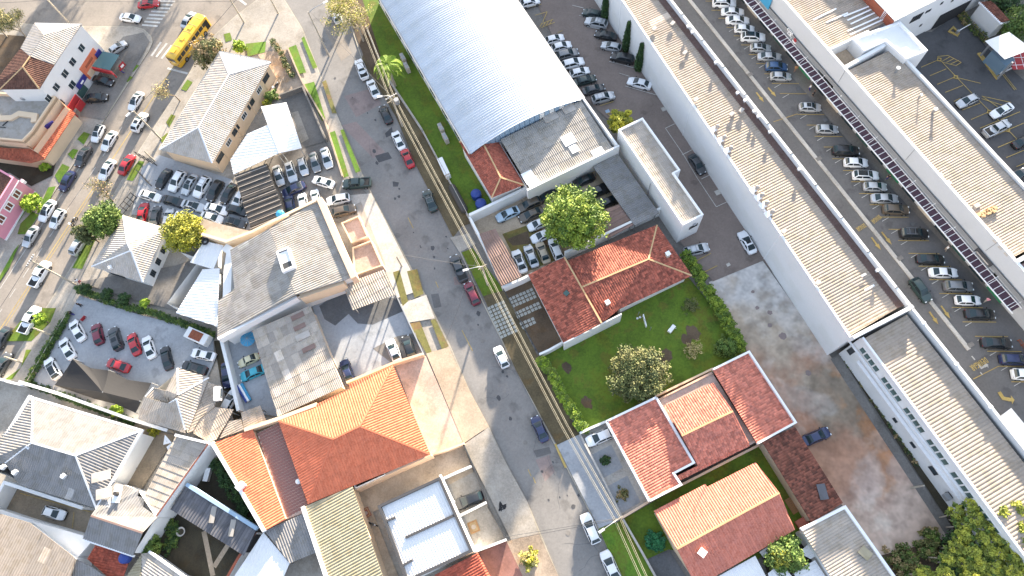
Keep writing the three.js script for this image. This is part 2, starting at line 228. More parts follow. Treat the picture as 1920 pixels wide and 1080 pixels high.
for (const [n, b, m] of [['pavement', midBlock, mats.concrete], ['pavement', leftBlock, mats.concrete], ['pavement', rightBlock, mats.concrete_dark]]) { st(n, prism(PS(b), -0.02, 0.12), m); st('kerb', ring(PS(b), 0.17, -0.02, 0.127), mats.kerb); }
// street surface: old repairs, tar stains, worn centre line
for (const [l, m] of [[[[640, 235], [668, 228], [722, 285], [700, 297]], 'patch'], [[[1004, 862], [1030, 853], [1040, 885], [1022, 903]], 'patch'], [[[703, 292], [728, 285], [735, 297], [710, 305]], 'tar'], [[[722, 250], [735, 238], [737, 252], [724, 258]], 'tar'], [[[736, 340], [748, 342], [746, 350], [737, 350]], 'tar'], [[[1000, 845], [1030, 838], [1034, 850], [1006, 858]], 'asphalt_dark'], [[[808, 552], [822, 550], [828, 575], [814, 578]], 'asphalt_dark'], [[[850, 520], [880, 515], [884, 530], [852, 535]], 'patch'], [[[600, 40], [625, 35], [660, 100], [640, 115]], 'asphalt_pale'], [[[645, 180], [700, 165], [715, 195], [668, 220]], 'patch']]) sheet('road_patch', l, mats[m], 0.008 + 0.0005 * lay++);
for (let k = 0; k < 11; k++) { let p = P(640 + 500 * hash(k, 1) , 140 + 880 * hash(k, 1) + 60 * hash(k, 2)), a = hash(k, 3) * 6.28; const l = []; for (let j = 0; j < 6; j++) { l.push(p.clone()); a += (hash(k, j + 9) - 0.5) * 1.1; p = p.clone().add(V(Math.cos(a) * 0.9, 0, Math.sin(a) * 0.9)); } if (Math.max(...l.map((q) => Math.abs(q.x - 4))) < 5.5) st('road_crack', flat(band(l, 0.045), 0.0155 + 0.0001 * k), mats.asphalt_dark); }
for (let k = 0; k < 40; k++) { const f = hash(k, 21), c = V(1 + 6.5 * hash(k, 23), 0, -100 + 100 * f), r = 0.12 + 0.3 * Math.pow(hash(k, 27), 3); st('oil_spot', flat([...Array(9)].map((_, i) => V(c.x + Math.cos(i * 0.698) * r * (0.7 + 0.5 * hash(i, k)), 0, c.z + Math.sin(i * 0.698) * r * (0.8 + 0.9 * hash(i, k + 5)))), 0.0185 + 0.0001 * k), mats.tar); }
for (const [x, y] of [[760, 300], [835, 470], [905, 640], [985, 830], [1065, 1000], [668, 300]]) { const c = P(x, y); st('manhole_cover', new THREE.CylinderGeometry(0.36, 0.36, 0.02, 20).translate(c.x, 0.017, c.z), mats.concrete_dark); }
function stripe(name, a, b, w, mat, y) { return st(name, flat(band([P(...a), P(...b)], w), y), mat); }
const roadY = (k) => 0.012 + 0.0002 * k; let ln = 0;
stripe('road_marking', [-40, 678], [205, 307], 0.16, mats.yellow_line, roadY(ln++)); stripe('road_marking', [-36, 681], [209, 309], 0.12, mats.yellow_line, roadY(ln++)); stripe('road_marking', [205, 307], [330, 118], 0.18, mats.yellow_line, roadY(ln++));
for (let k = 0; k < 12; k++) { const t = k / 12, a = [254 - 300 * t, 200 + 455 * t]; stripe('road_marking', a, [a[0] - 11, a[1] + 17], 0.1, mats.white_line, roadY(ln++)); }
stripe('road_marking', [170, 282], [-20, 572], 0.1, mats.white_line, roadY(ln++));
stripe('road_marking', [314, 128], [352, 138], 0.45, mats.white_line, roadY(ln++));
for (const [a, b] of [[[284, 105], [302, 79]], [[293, 107], [313, 81]], [[303, 110], [322, 85]]]) stripe('crosswalk_bar', a, b, 0.45, mats.white_line, roadY(ln++));
for (let k = 0; k < 8; k++) stripe('crosswalk_bar', [296 - k * 4.2, 2 + k * 6.4], [328 - k * 4.6, 3 + k * 6.6], 0.42, mats.white_line, roadY(ln++));
for (const [a, b] of [[[450, 0], [462, 9]], [[436, -8], [448, 0]]]) stripe('crosswalk_bar', a, b, 0.5, mats.white_line, roadY(ln++));
for (const [a, b] of [[[866, 619], [886, 658]], [[817, 528], [822, 540]], [[990, 880], [996, 893]], [[1000, 895], [1004, 906]], [[765, 408], [775, 428]]]) stripe('road_marking', a, b, 0.12, mats.yellow_line, roadY(ln++));
sheet('kerb_marking', [[1039, 833], [1043, 832], [1063, 876], [1059, 878]], mats.yellow_line, 0.135);
// verges, pavements, lawns
sheet('verge', [[690, 62], [728, 150], [794, 250], [882, 420], [866, 425], [850, 446], [781, 312], [744, 222], [679, 112]], mats.verge);
sheet('verge', [[648, 0], [700, -40], [730, 150], [692, 130], [668, 70]], mats.soil);
sheet('lawn', [[660, -60], [726, 20], [866, 270], [900, 340], [930, 395], [884, 420], [794, 250], [728, 150], [700, 60]], mats.grass);
sheet('driveway', [[844, 446], [880, 438], [892, 458], [862, 474]], mats.concrete);
sheet('verge', [[866, 474], [886, 466], [945, 545], [906, 556]], mats.grass);
sheet('verge', [[906, 556], [945, 545], [1005, 662], [1086, 815], [1044, 834], [967, 694]], mats.verge);
sheet('front_garden', [[945, 547], [992, 516], [1058, 645], [1012, 668]], mats.soil);
sheet('lawn', [[1010, 668], [1160, 590], [1290, 520], [1406, 662], [1232, 750], [1137, 792], [1098, 808]], mats.grass);
for (const [x, y, r] of [[1240, 680, 9], [1300, 625, 10], [1288, 640, 8], [1100, 755, 8], [1062, 690, 7], [1250, 665, 9]]) { const c = P(x, y); st('bare_patch', flat([...Array(14)].map((_, i) => V(c.x + Math.cos(i / 14 * 6.283) * (0.6 + 0.5 * hash(i, x)) * r / 9, 0, c.z + Math.sin(i / 14 * 6.283) * (0.9 + 0.7 * hash(i + 3, y)) * r / 9)), layY()), mats.soil); }
sheet('footpath', [[1044, 835], [1086, 815], [1165, 972], [1123, 991]], mats.gravel_blue);
sheet('verge', [[1123, 991], [1158, 979], [1236, 1120], [1178, 1120]], mats.grass_bright);
sheet('verge', [[1158, 979], [1167, 973], [1250, 1120], [1236, 1120]], mats.grass);
sheet('front_yard', [[1087, 814], [1140, 788], [1222, 938], [1166, 972]], mats.concrete_pale);
sheet('gravel_bed', [[1108, 854], [1146, 834], [1168, 877], [1131, 897]], mats.gravel_blue); sheet('gravel_bed', [[1137, 913], [1176, 892], [1201, 942], [1164, 963]], mats.gravel_blue);
sheet('garden', [[1167, 974], [1226, 940], [1430, 828], [1530, 985], [1400, 1060], [1254, 1030], [1211, 1049]], mats.grass);
sheet('driveway', [[1211, 1050], [1254, 1030], [1310, 1120], [1250, 1120]], mats.slab_wet);
{ // bare lot of packed earth and old concrete, with its own stains
  const N = 512, A = fbm(N, 3, 7, 51), B = fbm(N, 5, 7, 61), C = fbm(N, 10, 6, 71), D = fbm(N, 48, 3, 81, 0.8), E2 = fbm(N, 4, 7, 91);
  const t = mapTex(N, (i) => { const u = (i % N) / N, v = Math.floor(i / N) / N, x = u * 64, z = v > 0.5 ? (v - 1) * 64 : v * 64, wz = z + 26 * (B[i] - 0.5), wx = x + 14 * (A[i] - 0.5);
    let c = mixc([0.4, 0.32, 0.24], [0.5, 0.47, 0.44], sm(0.45, 0.58, A[i])); c = mixc(c, [0.22, 0.17, 0.12], sm(0.5, 0.6, B[i]) * 0.8); c = mixc(c, [0.38, 0.19, 0.115], sm(0.42, 0.58, E2[i]) * 0.8 * sm(-20, -4, wz));
    c = mixc(c, [0.66, 0.55, 0.45], sm(9, 17, wz) * (0.5 + 0.4 * sm(0.45, 0.55, C[i]))); c = mixc(c, [0.42, 0.17, 0.05], 0.7 * sm(0.46, 0.6, C[i]) * sm(46, 49, wx) * sm(-8, 0, z) * sm(20, 14, z)); c = mixc(c, [0.56, 0.52, 0.47], sm(0.54, 0.68, C[i]) * 0.3); const k = 0.6 + 0.8 * D[i]; return c.map((q) => q * k); }, 64);
  const m = new THREE.MeshStandardMaterial({ map: t, roughness: 0.95, side: THREE.DoubleSide }); m.name = 'bare_earth'; mats.bare_earth = m;
  sheet('bare_lot', [[1328, 530], [1428, 488], [1553, 664], [1784, 1006], [1650, 1044], [1576, 945], [1400, 660]], m);
}
for (const [x, y, r] of [[1443, 587, .42], [1443, 611, .4], [1467, 631, .62], [1419, 578, .35], [1411, 548, .3], [1515, 700, .5]]) { const c = P(x, y); st('puddle_stain', flat([...Array(16)].map((_, i) => V(c.x + Math.cos(i / 16 * 6.283) * r * (0.75 + 0.4 * hash(i, x)), 0, c.z + Math.sin(i / 16 * 6.283) * r * (0.75 + 0.4 * hash(i, y)))), layY()), mats.patch); }
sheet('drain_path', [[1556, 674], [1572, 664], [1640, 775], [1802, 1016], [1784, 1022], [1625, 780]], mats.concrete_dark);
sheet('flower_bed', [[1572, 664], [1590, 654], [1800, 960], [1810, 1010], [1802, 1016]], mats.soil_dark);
sheet('rough_ground', [[1640, 1044], [1786, 1006], [1900, 930], [2100, 1150], [1690, 1150]], mats.soil);
sheet('parking_lot', [[960, -90], [1088, 178], [1160, 244], [1276, 456], [1336, 529], [1430, 490], [1600, 700], [1130, -90]], mats.asphalt_brown);
sheet('courtyard', [[886, 418], [1157, 286], [1238, 402], [1063, 484], [996, 520], [947, 545]], mats.concrete_warm);
sheet('lawn', [[942, 440], [1005, 418], [1060, 482], [984, 512], [965, 485]], mats.grass_dry); sheet('bare_patch', [[950, 450], [990, 434], [996, 458], [962, 462]], mats.soil);
sheet('parking_lot', [[1160, -90], [1372, -40], [1560, 240], [1790, 480], [1900, 600], [2100, 860], [1920, 920], [1600, 560]], mats.asphalt_dark);
sheet('walkway', [[1352, -60], [1372, 17], [1569, 244], [1784, 476], [1900, 600], [1990, 720], [2030, 690], [1700, 260], [1420, -60]], mats.concrete_dark);
sheet('parking_lot', [[1640, 60], [1745, 62], [1792, 30], [1850, 92], [1960, 190], [2140, 330], [2140, 520], [1930, 440], [1780, 200]], mats.tar);
// middle block
sheet('parking_lot', [[268, 316], [300, 292], [436, 338], [474, 430], [436, 444], [330, 412], [248, 404]], mats.gravel_blue);
sheet('parking_lot', [[499, 300], [612, 268], [645, 330], [700, 372], [640, 420], [540, 400]], mats.concrete_dark);
sheet('footpath', [[480, 100], [540, 95], [575, 170], [530, 186], [500, 190], [505, 130]], mats.sand);
for (const [l, m] of [[[[541, 92], [556, 86], [575, 138], [562, 140]], 'grass_bright'], [[[566, 74], [571, 70], [596, 128], [588, 131]], 'grass_bright'], [[[572, 160], [590, 155], [611, 224], [605, 229]], 'grass_bright'], [[[605, 156], [612, 152], [632, 214], [624, 214]], 'grass_dry'], [[[616, 252], [629, 247], [655, 332], [645, 335]], 'grass_bright'], [[[639, 246], [645, 244], [677, 322], [668, 326]], 'grass_bright'], [[[462, 84], [500, 80], [498, 100], [466, 108]], 'grass_bright']]) sheet('grass_strip', l, mats[m]);
sheet('forecourt', [[655, 368], [697, 364], [790, 545], [746, 560]], mats.concrete_pale);
sheet('driveway', [[668, 385], [678, 380], [724, 498], [716, 500]], mats.concrete);
sheet('driveway', [[752, 572], [800, 554], [816, 598], [768, 606]], mats.concrete_pale);
for (const l of [[[764, 510], [783, 506], [795, 552], [778, 560]], [[768, 608], [788, 604], [810, 660], [803, 668]], [[808, 602], [817, 599], [842, 650], [830, 658]]]) sheet('grass_strip', l, mats.grass_dry);
sheet('grass_strip', [[738, 512], [750, 508], [766, 566], [756, 575]], mats.grass_dry);
sheet('forecourt', [[800, 664], [842, 652], [880, 731], [917, 800], [870, 832]], mats.concrete_warm);
sheet('forecourt', [[870, 834], [917, 802], [950, 870], [989, 941], [1010, 1000], [960, 1015]], mats.concrete);
sheet('terrace', [[742, 686], [799, 668], [869, 829], [806, 856]], mats.tile_pink, 0.35);
sheet('yard', [[808, 860], [870, 836], [890, 890], [828, 915], [700, 960], [756, 1100], [690, 1100], [660, 915]], mats.concrete_warm);
sheet('yard', [[832, 915], [890, 885], [916, 950], [864, 972]], mats.concrete); sheet('yard', [[862, 972], [914, 950], [950, 1012], [890, 1036]], mats.concrete); sheet('yard', [[898, 1036], [950, 1014], [985, 1090], [920, 1090]], mats.yard_pink);
sheet('verge', [[950, 1015], [1010, 1000], [1047, 1080], [1070, 1120], [990, 1100]], mats.sand);
sheet('yard', [[582, 562], [660, 520], [740, 550], [794, 668], [740, 690], [656, 724], [642, 726]], mats.gravel_blue); sheet('yard', [[430, 640], [480, 618], [524, 782], [458, 772]], mats.gravel_blue);
sheet('oil_stain', [[600, 575], [650, 540], [700, 560], [745, 560], [757, 585], [700, 610], [672, 608], [655, 590], [630, 612], [610, 600]], mats.slab_wet);
sheet('oil_stain', [[700, 655], [745, 632], [780, 625], [790, 660], [738, 684]], mats.concrete_dark);
sheet('driveway', [[150, 530], [330, 500], [390, 480], [385, 590], [335, 584], [240, 560]], mats.concrete_dark);
sheet('parking_lot', [[152, 556], [260, 590], [402, 626], [404, 680], [360, 780], [290, 800], [180, 770], [60, 724]], mats.gravel_blue);
sheet('courtyard', [[262, 800], [332, 818], [258, 935], [222, 905]], mats.yard_tan); sheet('courtyard', [[28, 905], [180, 950], [160, 1003], [8, 958]], mats.yard_tan);
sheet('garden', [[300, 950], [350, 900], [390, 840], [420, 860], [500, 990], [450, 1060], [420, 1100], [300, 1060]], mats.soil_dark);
for (const [a, b] of [[[383, 996], [400, 1080]], [[402, 1063], [428, 1022]]]) st('garden_path', flat(band([P(...a), P(...b)], 0.75), layY()), mats.concrete_warm);
sheet('alley', [[402, 640], [425, 636], [460, 780], [440, 790], [415, 720]], mats.soil_dark);
// grass between left road and pavement; front gardens
for (const l of [[[8, 640], [50, 590], [80, 578], [106, 578], [96, 604], [60, 640]], [[40, 690], [50, 656], [60, 656], [24, 712], [10, 712]], [[136, 503], [160, 460], [172, 440], [180, 450], [155, 505]], [[248, 318], [262, 302], [272, 304], [250, 340], [238, 338]], [[312, 230], [322, 215], [330, 218], [318, 240]], [[300, 262], [314, 250], [322, 256], [310, 275]], [[340, 168], [352, 150], [362, 155], [350, 172]], [[420, 65], [432, 62], [436, 76], [424, 80]]]) sheet('grass_strip', l, mats.grass);
for (const l of [[[236, 128], [248, 118], [262, 124], [250, 136]], [[228, 150], [238, 140], [250, 146], [240, 155]], [[146, 262], [158, 248], [170, 252], [158, 272]], [[128, 290], [138, 280], [148, 282], [138, 300]], [[104, 330], [118, 308], [132, 314], [112, 345]], [[70, 400], [92, 352], [106, 350], [84, 400]], [[40, 420], [62, 398], [74, 404], [50, 440], [34, 440]], [[0, 520], [28, 470], [38, 458], [20, 500], [-20, 560]], [[0, 445], [25, 395], [50, 396], [20, 440]]]) sheet('grass_strip', l, mats.grass_bright);
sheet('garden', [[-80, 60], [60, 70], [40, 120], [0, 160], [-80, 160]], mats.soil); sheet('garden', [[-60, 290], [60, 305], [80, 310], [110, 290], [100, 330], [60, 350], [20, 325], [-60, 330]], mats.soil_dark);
sheet('parking_apron', [[152, 190], [180, 130], [232, 70], [270, 62], [282, 80], [196, 226], [152, 220]], mats.concrete_dark);
// ---------- right of the street: warehouses and shopping arcade ----------
const poly = (...l) => l.map(([x, z]) => V(x, 0, z));
const cen = (pts) => { const c = V(0, 0, 0); pts.forEach((p) => c.add(p)); c.multiplyScalar(1 / pts.length); c.y = 0; return c; };
const yy = (p, h) => V(p.x, h, p.z);
const XD = V(1, 0, 0), ZD = V(0, 0, 1);
{ // long white warehouse: tall north part
  const L0 = V(58.0, 0, -140), L1 = V(51.0, 0, -6.1), R0 = V(62.9, 0, -140), R1 = V(61.5, 0, -6.1), body = [L0, R0, R1, L1];
  const T = thing('long_warehouse', 'long white windowless warehouse with tan corrugated roof beside the brown car park', 'warehouse', V(56, 0, -60));
  add(T, 'wall', walls(body, 0, 9.4), mats.white_wall);
  const inner = inset(body, 0.35), g1 = V(61.2, 9.6, -140), g2 = V(59.9, 9.6, -6.6);
  corr(T, 'roof', [yy(inner[0], 9.68), yy(g1, 9.5), yy(g2, 9.5), yy(inner[3], 9.68)], mats.fibre_tan, { pitch: 0.46, row: 4.2, step: 0.03, vary: 0.09, dir: XD, spot: 0.008, sw: 1.4 });
  add(T, 'gutter', flat([g1, inner[1], inner[2], g2], 9.4), mats.gutter); add(T, 'gutter_bar', strip([yy(g1, 0), yy(g2, 0)], 0.12, 9.4, 9.7), mats.gutter);
  for (let k = 0; k < 26; k++) { const z = -130 + k * 4.9, f = (z + 140) / 134, x = 61.2 - 1.3 * f; add(T, 'gutter_brace', beam(V(x, 9.6, z), V(x + 0.9, 9.6, z + 0.4), 0.08, 0.06), mats.gutter); }
  add(T, 'parapet', strip([yy(R0, 0).add(V(-0.2, 0, 0)), yy(R1, 0).add(V(-0.2, 0, 0))], 0.4, 9.2, 10.4), mats.white_wall);
  add(T, 'parapet', strip([V(58.15, 0, -140), V(51.15, 0, -5.85)], 0.3, 9.403, 9.8), mats.white_paint);
  add(T, 'parapet', strip([V(51.0, 0, -6.0), V(61.4, 0, -5.75)], 0.5, 8.6, 10.7), mats.white_wall);
  for (let k = 0; k < 19; k++) { const z = -128 + k * 6.6; add(T, 'parapet_clip', bx(0.5, 0.12, 0.12, 62.7 - (z + 140) / 134 * 1.4, 10.43, z), mats.frame_dark); }
  for (const [px, py] of [[1292, 47], [1300, 58], [1344, 115], [1385, 172], [1399, 186], [1416, 206], [1424, 216], [1446, 245], [1501, 315], [1648, 505]]) { const p = P(px, py, 10.7); const b = add(T, 'camera_box', bx(0.45, 0.34, 0.42, p.x - 0.2, 10.55, p.z), mats.white_paint); add(T, 'bracket', bx(0.2, 0.5, 0.2, p.x - 0.2, 10.2, p.z), mats.metal_grey, b); }
  for (const [px, py] of [[1345, 238], [1358, 258], [1370, 278], [1420, 352], [1429, 366], [1438, 381], [1448, 397]]) { const p = P(px, py, 10.6); const v = add(T, 'roof_vent', new THREE.CylinderGeometry(0.32, 0.32, 1, 12).translate(p.x, 10.2, p.z), mats.fibre_pale); add(T, 'vent_cap', new THREE.SphereGeometry(0.4, 12, 8).translate(p.x, 10.75, p.z), mats.fibre, v); add(T, 'vent_base', bx(1.1, 0.12, 0.9, p.x - 0.6, 10.25, p.z - 0.1), mats.white_paint); }
  for (const [px, py] of [[1227, 54], [1261, 44], [1284, 99], [1372, 214], [1390, 207], [1305, 187], [1470, 434], [1533, 530]]) { const p = P(px, py, 10.1); add(T, 'skylight_hood', bx(0.9, 0.28, 0.6, p.x, 10.15, p.z, 0.4), mats.fibre_pale); }
  for (const [t, b] of [[[1296, 192], [1278, 244]], [[1464, 438], [1435, 477]], [[1157, 0], [1150, 42]]]) { const a = P(...t, 10.3), f = (a.z + 140) / 134, x = 58.0 - 7 * f - 0.04; add(T, 'wall_joint', bx(0.06, 9.6, 0.16, x, 4.85, a.z), mats.white_paint); }
  for (const [px, py, w] of [[1633, 537, 1.7], [1622, 513, 0.8]]) { const p = P(px, py, 10.5); add(T, 'flashing', bx(w, 0.05, 0.3, p.x, 9.98, p.z), mats.white_paint); }
}
{ // lower, southern part with a ribbon of windows
  const L0 = V(52.7, 0, -5.5), L1 = V(52.1, 0, 60), R1 = V(61.6, 0, 60), R0 = V(61.6, 0, -5.5), body = [L0, R0, R1, L1];
  const T = thing('office_warehouse', 'lower white warehouse with a ribbon of dark windows above the bare lot', 'warehouse', V(57, 0, 25));
  add(T, 'wall', walls(body, 0, 9.0), mats.white_wall); const inn = inset(body, 0.35), g1 = V(60.7, 0, -5.2), g2 = V(60.6, 0, 60);
  corr(T, 'roof', [yy(inn[0], 9.3), yy(g1, 9.0), yy(g2, 9.0), yy(inn[3], 9.3)], mats.fibre_tan, { pitch: 0.5, row: 4.4, step: 0.03, vary: 0.09, dir: XD, sw: 1.5, off: 3 });
  add(T, 'parapet', strip([V(61.5, 0, -5.4), V(61.5, 0, 60)], 0.4, 8.6, 10.0), mats.white_wall); add(T, 'parapet', strip([V(52.86, 0, -5.4), V(52.26, 0, 60)], 0.3, 9.003, 9.42), mats.white_paint);
  for (const z of [-3, 4, 11]) add(T, 'parapet_clip', bx(0.6, 0.16, 0.3, 61.4, 10.05, z), mats.white_paint);
  for (let k = 0; k < 10; k++) for (let j = 0; j < 4; j++) { const s = 1.2 + k * 5.05 + j * 1.03; if (s < 62) win(T, L0, L1, s, 6.6, 0.92, 1.5, { bars: 1, frame: mats.frame, t: 0.06, glass: mats.glass_green }); }
  for (const [s, y, w, h] of [[0.3, 3.2, 0.9, 2], [20, 2.4, 1.4, 1.2], [28, 2.2, 1.2, 1.6], [16, 2.2, 1, 0.8], [24, 2, 1, 1], [12, 2.2, 0.8, 0.8], [33, 1.6, 1.1, 2.2], [36, 1.6, 1.1, 2.2]]) win(T, L0, L1, s, y, w, h, { bars: 1, frame: mats.frame_dark });
  add(T, 'ledge', bx(0.5, 0.12, 30, 52.25, 4.9, 12), mats.white_paint); add(T, 'ledge', bx(0.3, 0.12, 60, 52.3, 6.4, 24), mats.white_paint);
  for (const z of [19, 22, 26]) { add(T, 'air_conditioner', bx(0.7, 0.8, 1, 51.85, 2.9, z), mats.metal_grey); }
}
{ // arcade
  const T = thing('shopping_arcade', 'long shopping arcade with blue grey fascia and tan sheet roof', 'shopping centre', V(84, 0, -30));
  const body = poly([79.9, -45.6], [90.1, -45.6], [90.1, -4.6], [79.9, -4.6]); add(T, 'wall', walls(body, 0, 8.6), mats.grey_wall);
  corr(T, 'roof_sheet', [V(80.3, 8.75, -45), V(89.5, 8.4, -45), V(89.5, 8.4, -5), V(80.3, 8.75, -5)], mats.fibre_tan, { pitch: 0.42, row: 2.32, step: 0.03, vary: 0.1, dir: XD, sw: 1.26, pieces: true, off: 7 });
  add(T, 'parapet', strip([V(89.9, 0, -41.6), V(89.9, 0, -4.4)], 0.45, 8, 8.95), mats.white_wall); add(T, 'parapet', strip([V(79.7, 0, -4.2), V(90.1, 0, -4.2)], 0.6, 8, 9.8), mats.white_wall); add(T, 'parapet', strip([V(80, 0, -45.6), V(88.6, 0, -46)], 0.6, 8, 9.3), mats.white_wall);
  for (const [px, py, s] of [[1684, 128, 1], [1727, 178, 0.6], [1754, 205, 1]]) { const p = P(px, py, 9.6); const c = add(T, 'flue', new THREE.CylinderGeometry(0.22 * s, 0.22 * s, 1.1, 12).translate(p.x, 9.1, p.z), mats.metal_grey); add(T, 'flue_cap', new THREE.CylinderGeometry(0.34 * s, 0.34 * s, 0.14, 12).translate(p.x, 9.72, p.z), mats.metal_white, c); }
  for (const [px, py] of [[1762, 328], [1778, 343], [1832, 385], [1870, 450], [1880, 462], [1891, 474]]) { const p = P(px, py, 9); add(T, 'vent_base', bx(0.9, 0.4, 0.7, p.x, 8.9, p.z), mats.fibre_pale); }
  { const a = P(1836, 402, 9), b = P(1865, 390, 9); add(T, 'roof_repair', merge([...Array(7)].map((_, k) => { const p = a.clone().lerp(b, k / 6); return bx(0.7, 0.35, 0.6, p.x, 8.95, p.z + (k % 2) * 0.3, k); })), mats.clay_tan); }
  // northern block, roof with skylight strips, half shaded by the tall white hall
  const nb = poly([80.0, -92], [92.0, -92], [92.0, -50], [80.0, -50]); add(T, 'wall', walls(nb, 0, 8.6), mats.grey_wall);
  corr(T, 'roof', [V(80.3, 8.75, -92), V(92, 8.5, -92), V(92, 8.5, -50.1), V(80.3, 8.75, -50.1)], mats.fibre_tan, { pitch: 0.42, row: 2.4, step: 0.03, vary: 0.12, dir: XD, sw: 1.3, off: 9 });
  for (const [p, q] of [[[1582, 31], [1629, 12]], [[1589, 38], [1633, 18]], [[1595, 45], [1640, 24]], [[1589, 58], [1648, 32]], [[1594, 65], [1655, 37]], [[1525, 37], [1568, 16]], [[1549, 42], [1590, 24]]]) add(T, 'skylight', beam(P(...p, 8.82), P(...q, 8.82), 0.28, 0.06), mats.white_paint);
  add(T, 'light_well', prism(poly([80.3, -49.7], [84.3, -49.7], [84.3, -46.4], [80.3, -46.4]), 5, 7), mats.concrete_warm); add(T, 'parapet', strip([V(80, 0, -49.95), V(88, 0, -49.7)], 0.4, 7, 9.4), mats.white_wall);
  const tw = poly([84.4, -49.7], [93.4, -48.5], [93.4, -41.2], [89.2, -41.6], [88.7, -46.3], [84.4, -46.5]); add(T, 'stair_tower', prism(tw, 0, 9.3), mats.white_wall); add(T, 'parapet', ring(tw, 0.35, 9.303, 9.8), mats.white_paint);
  const sb = poly([79.9, -3.9], [90.1, -3.9], [90.1, 40], [79.9, 40]); add(T, 'wall', walls(sb, 0, 8), mats.grey_wall); corr(T, 'roof', [V(80.3, 8.2, -3.6), V(90, 7.9, -3.6), V(90, 7.9, 40), V(80.3, 8.2, 40)], mats.fibre_brown, { dir: XD, row: 2.4 });
  // west front: fascia, gutter, glazed canopy with white bars
  add(T, 'fascia', strip([V(79.75, 0, -100), V(79.75, 0, 40)], 0.3, 5.3, 9.35), mats.grey_wall); add(T, 'fascia_cap', strip([V(79.75, 0, -100), V(79.75, 0, 40)], 0.4, 9.353, 9.45), mats.white_paint);
  add(T, 'fascia_band', strip([V(79.5, 0, -100), V(79.5, 0, 40)], 0.2, 4.6, 5.6), mats.metal_grey); add(T, 'fascia_line', strip([V(79.36, 0, -100), V(79.36, 0, 40)], 0.06, 5.6, 5.7), mats.dark_wall);
  for (const z of [-45, -27, -8]) add(T, 'panel_joint', bx(0.02, 3.2, 0.05, 79.585, 7.6, z), mats.dark_wall);
  for (let k = 0; k < 92; k++) { const z = -94 + k * 1.04; if (z > 1) break; add(T, 'canopy_panel', bx(1.75, 0.04, 0.94, 78.75, 3.65, z + 0.52), mats.purple); add(T, 'canopy_bar', bx(1.95, 0.1, 0.1, 78.78, 3.72, z), mats.white_paint); }
  add(T, 'canopy_rail', bx(0.14, 0.16, 96, 77.85, 3.68, -46), mats.white_paint); add(T, 'canopy_rail', bx(0.1, 0.12, 96, 79.55, 3.74, -46), mats.white_paint);
  for (let k = 0; k < 20; k++) add(T, 'bracket', beam(V(79.6, 5.0, -92 + k * 4.9), V(77.95, 3.78, -92 + k * 4.9), 0.06, 0.06), mats.white_paint);
  for (let k = 0; k < 22; k++) { const m = [mats.glass, mats.glass_green, mats.glass, mats.green, mats.glass, mats.beige_wall][k % 6]; add(T, 'shop_front', bx(0.12, 2.6, 3.2, 79.84, 1.6, -90 + k * 4.2), m); }
  { const fnt = await new FontLoader().loadAsync('fonts/droid/droid_sans_bold.typeface.json'), z0 = P(1474, 57, 5.2).z; for (const [t, y, dz] of [['CIM', 5.35, 0], ['CA', 4.75, 0.35]]) { const g = new THREE.ExtrudeGeometry(fnt.generateShapes(t, 0.62), { depth: 0.06, bevelEnabled: false }); g.rotateY(-Math.PI / 2); g.translate(79.34, y, z0 + dz); add(T, 'sign_letters', g, mats.white_paint); } add(T, 'sign_mark', new THREE.CylinderGeometry(0.42, 0.42, 0.08, 5).rotateZ(Math.PI / 2).translate(79.34, 5.1, z0 + 2.6), mats.red); add(T, 'sign_mark', bx(0.07, 0.3, 0.9, 79.34, 4.55, z0 + 2.5), mats.white_paint); }
  add(T, 'shop_sign', bx(0.14, 1.1, 3.4, 79.3, 5.15, P(1840, 485, 5.2).z), mats.dark_wall); add(T, 'sign_strip', bx(0.05, 0.28, 2.6, 79.21, 4.9, P(1840, 485, 5.2).z), mats.fibre_pale); { const p = P(1420, 8, 6); add(T, 'shop_sign', bx(0.2, 2.2, 3.0, 79.35, 6.2, p.z), mats.plastic_sky); }
}
{ // tall white hall behind, with red brick side
  const T = thing('white_hall', 'tall white hall with red brick side wall at the top edge', 'building', V(105, 0, -70)), b = poly([92.3, -95], [119, -95], [119, -48.8], [92.3, -48.8]);
  add(T, 'wall', walls(b, 0, 10.3), mats.white_wall); add(T, 'brick_side', bx(0.3, 1.9, 46.2, 92.12, 9.4, -71.9), mats.brick_red); corr(T, 'roof', PS([], 0).concat([V(92.0, 10.5, -95), V(119.3, 10.8, -95), V(119.3, 10.8, -48.6), V(92.0, 10.5, -48.6)]), mats.metal_white, { pitch: 0.5, row: 10, vary: 0.03, prof: 'rib', amp: 0.05, dir: XD });
  { const l = add(T, 'ladder', bx(0.06, 2.0, 0.06, 91.85, 9.5, -51.2), mats.white_paint); add(T, 'ladder_rungs', merge([...Array(6)].map((_, k) => bx(0.05, 0.06, 0.7, 91.85, 8.7 + k * 0.33, -50.9))), mats.white_paint, l); }
  const A = V(92.3, 0, -48.8), B = V(119, 0, -48.8); for (let k = 0; k < 4; k++) win(T, A, B, 5 + k * 0.62, 6.6, 0.5, 1.6, { bars: 1, flip: false, frame: mats.frame_dark });
  for (const [s, y] of [[8, 7.4], [8.6, 7.4], [11, 7.8], [14, 6.8], [16, 7], [5, 3.6], [9, 3.4]]) win(T, A, B, s, y, 0.5, 0.6, { bars: 1, frame: mats.frame_dark });
  add(T, 'loading_door', bx(7, 3.6, 0.15, 109.5, 1.9, -48.7), mats.black);
}
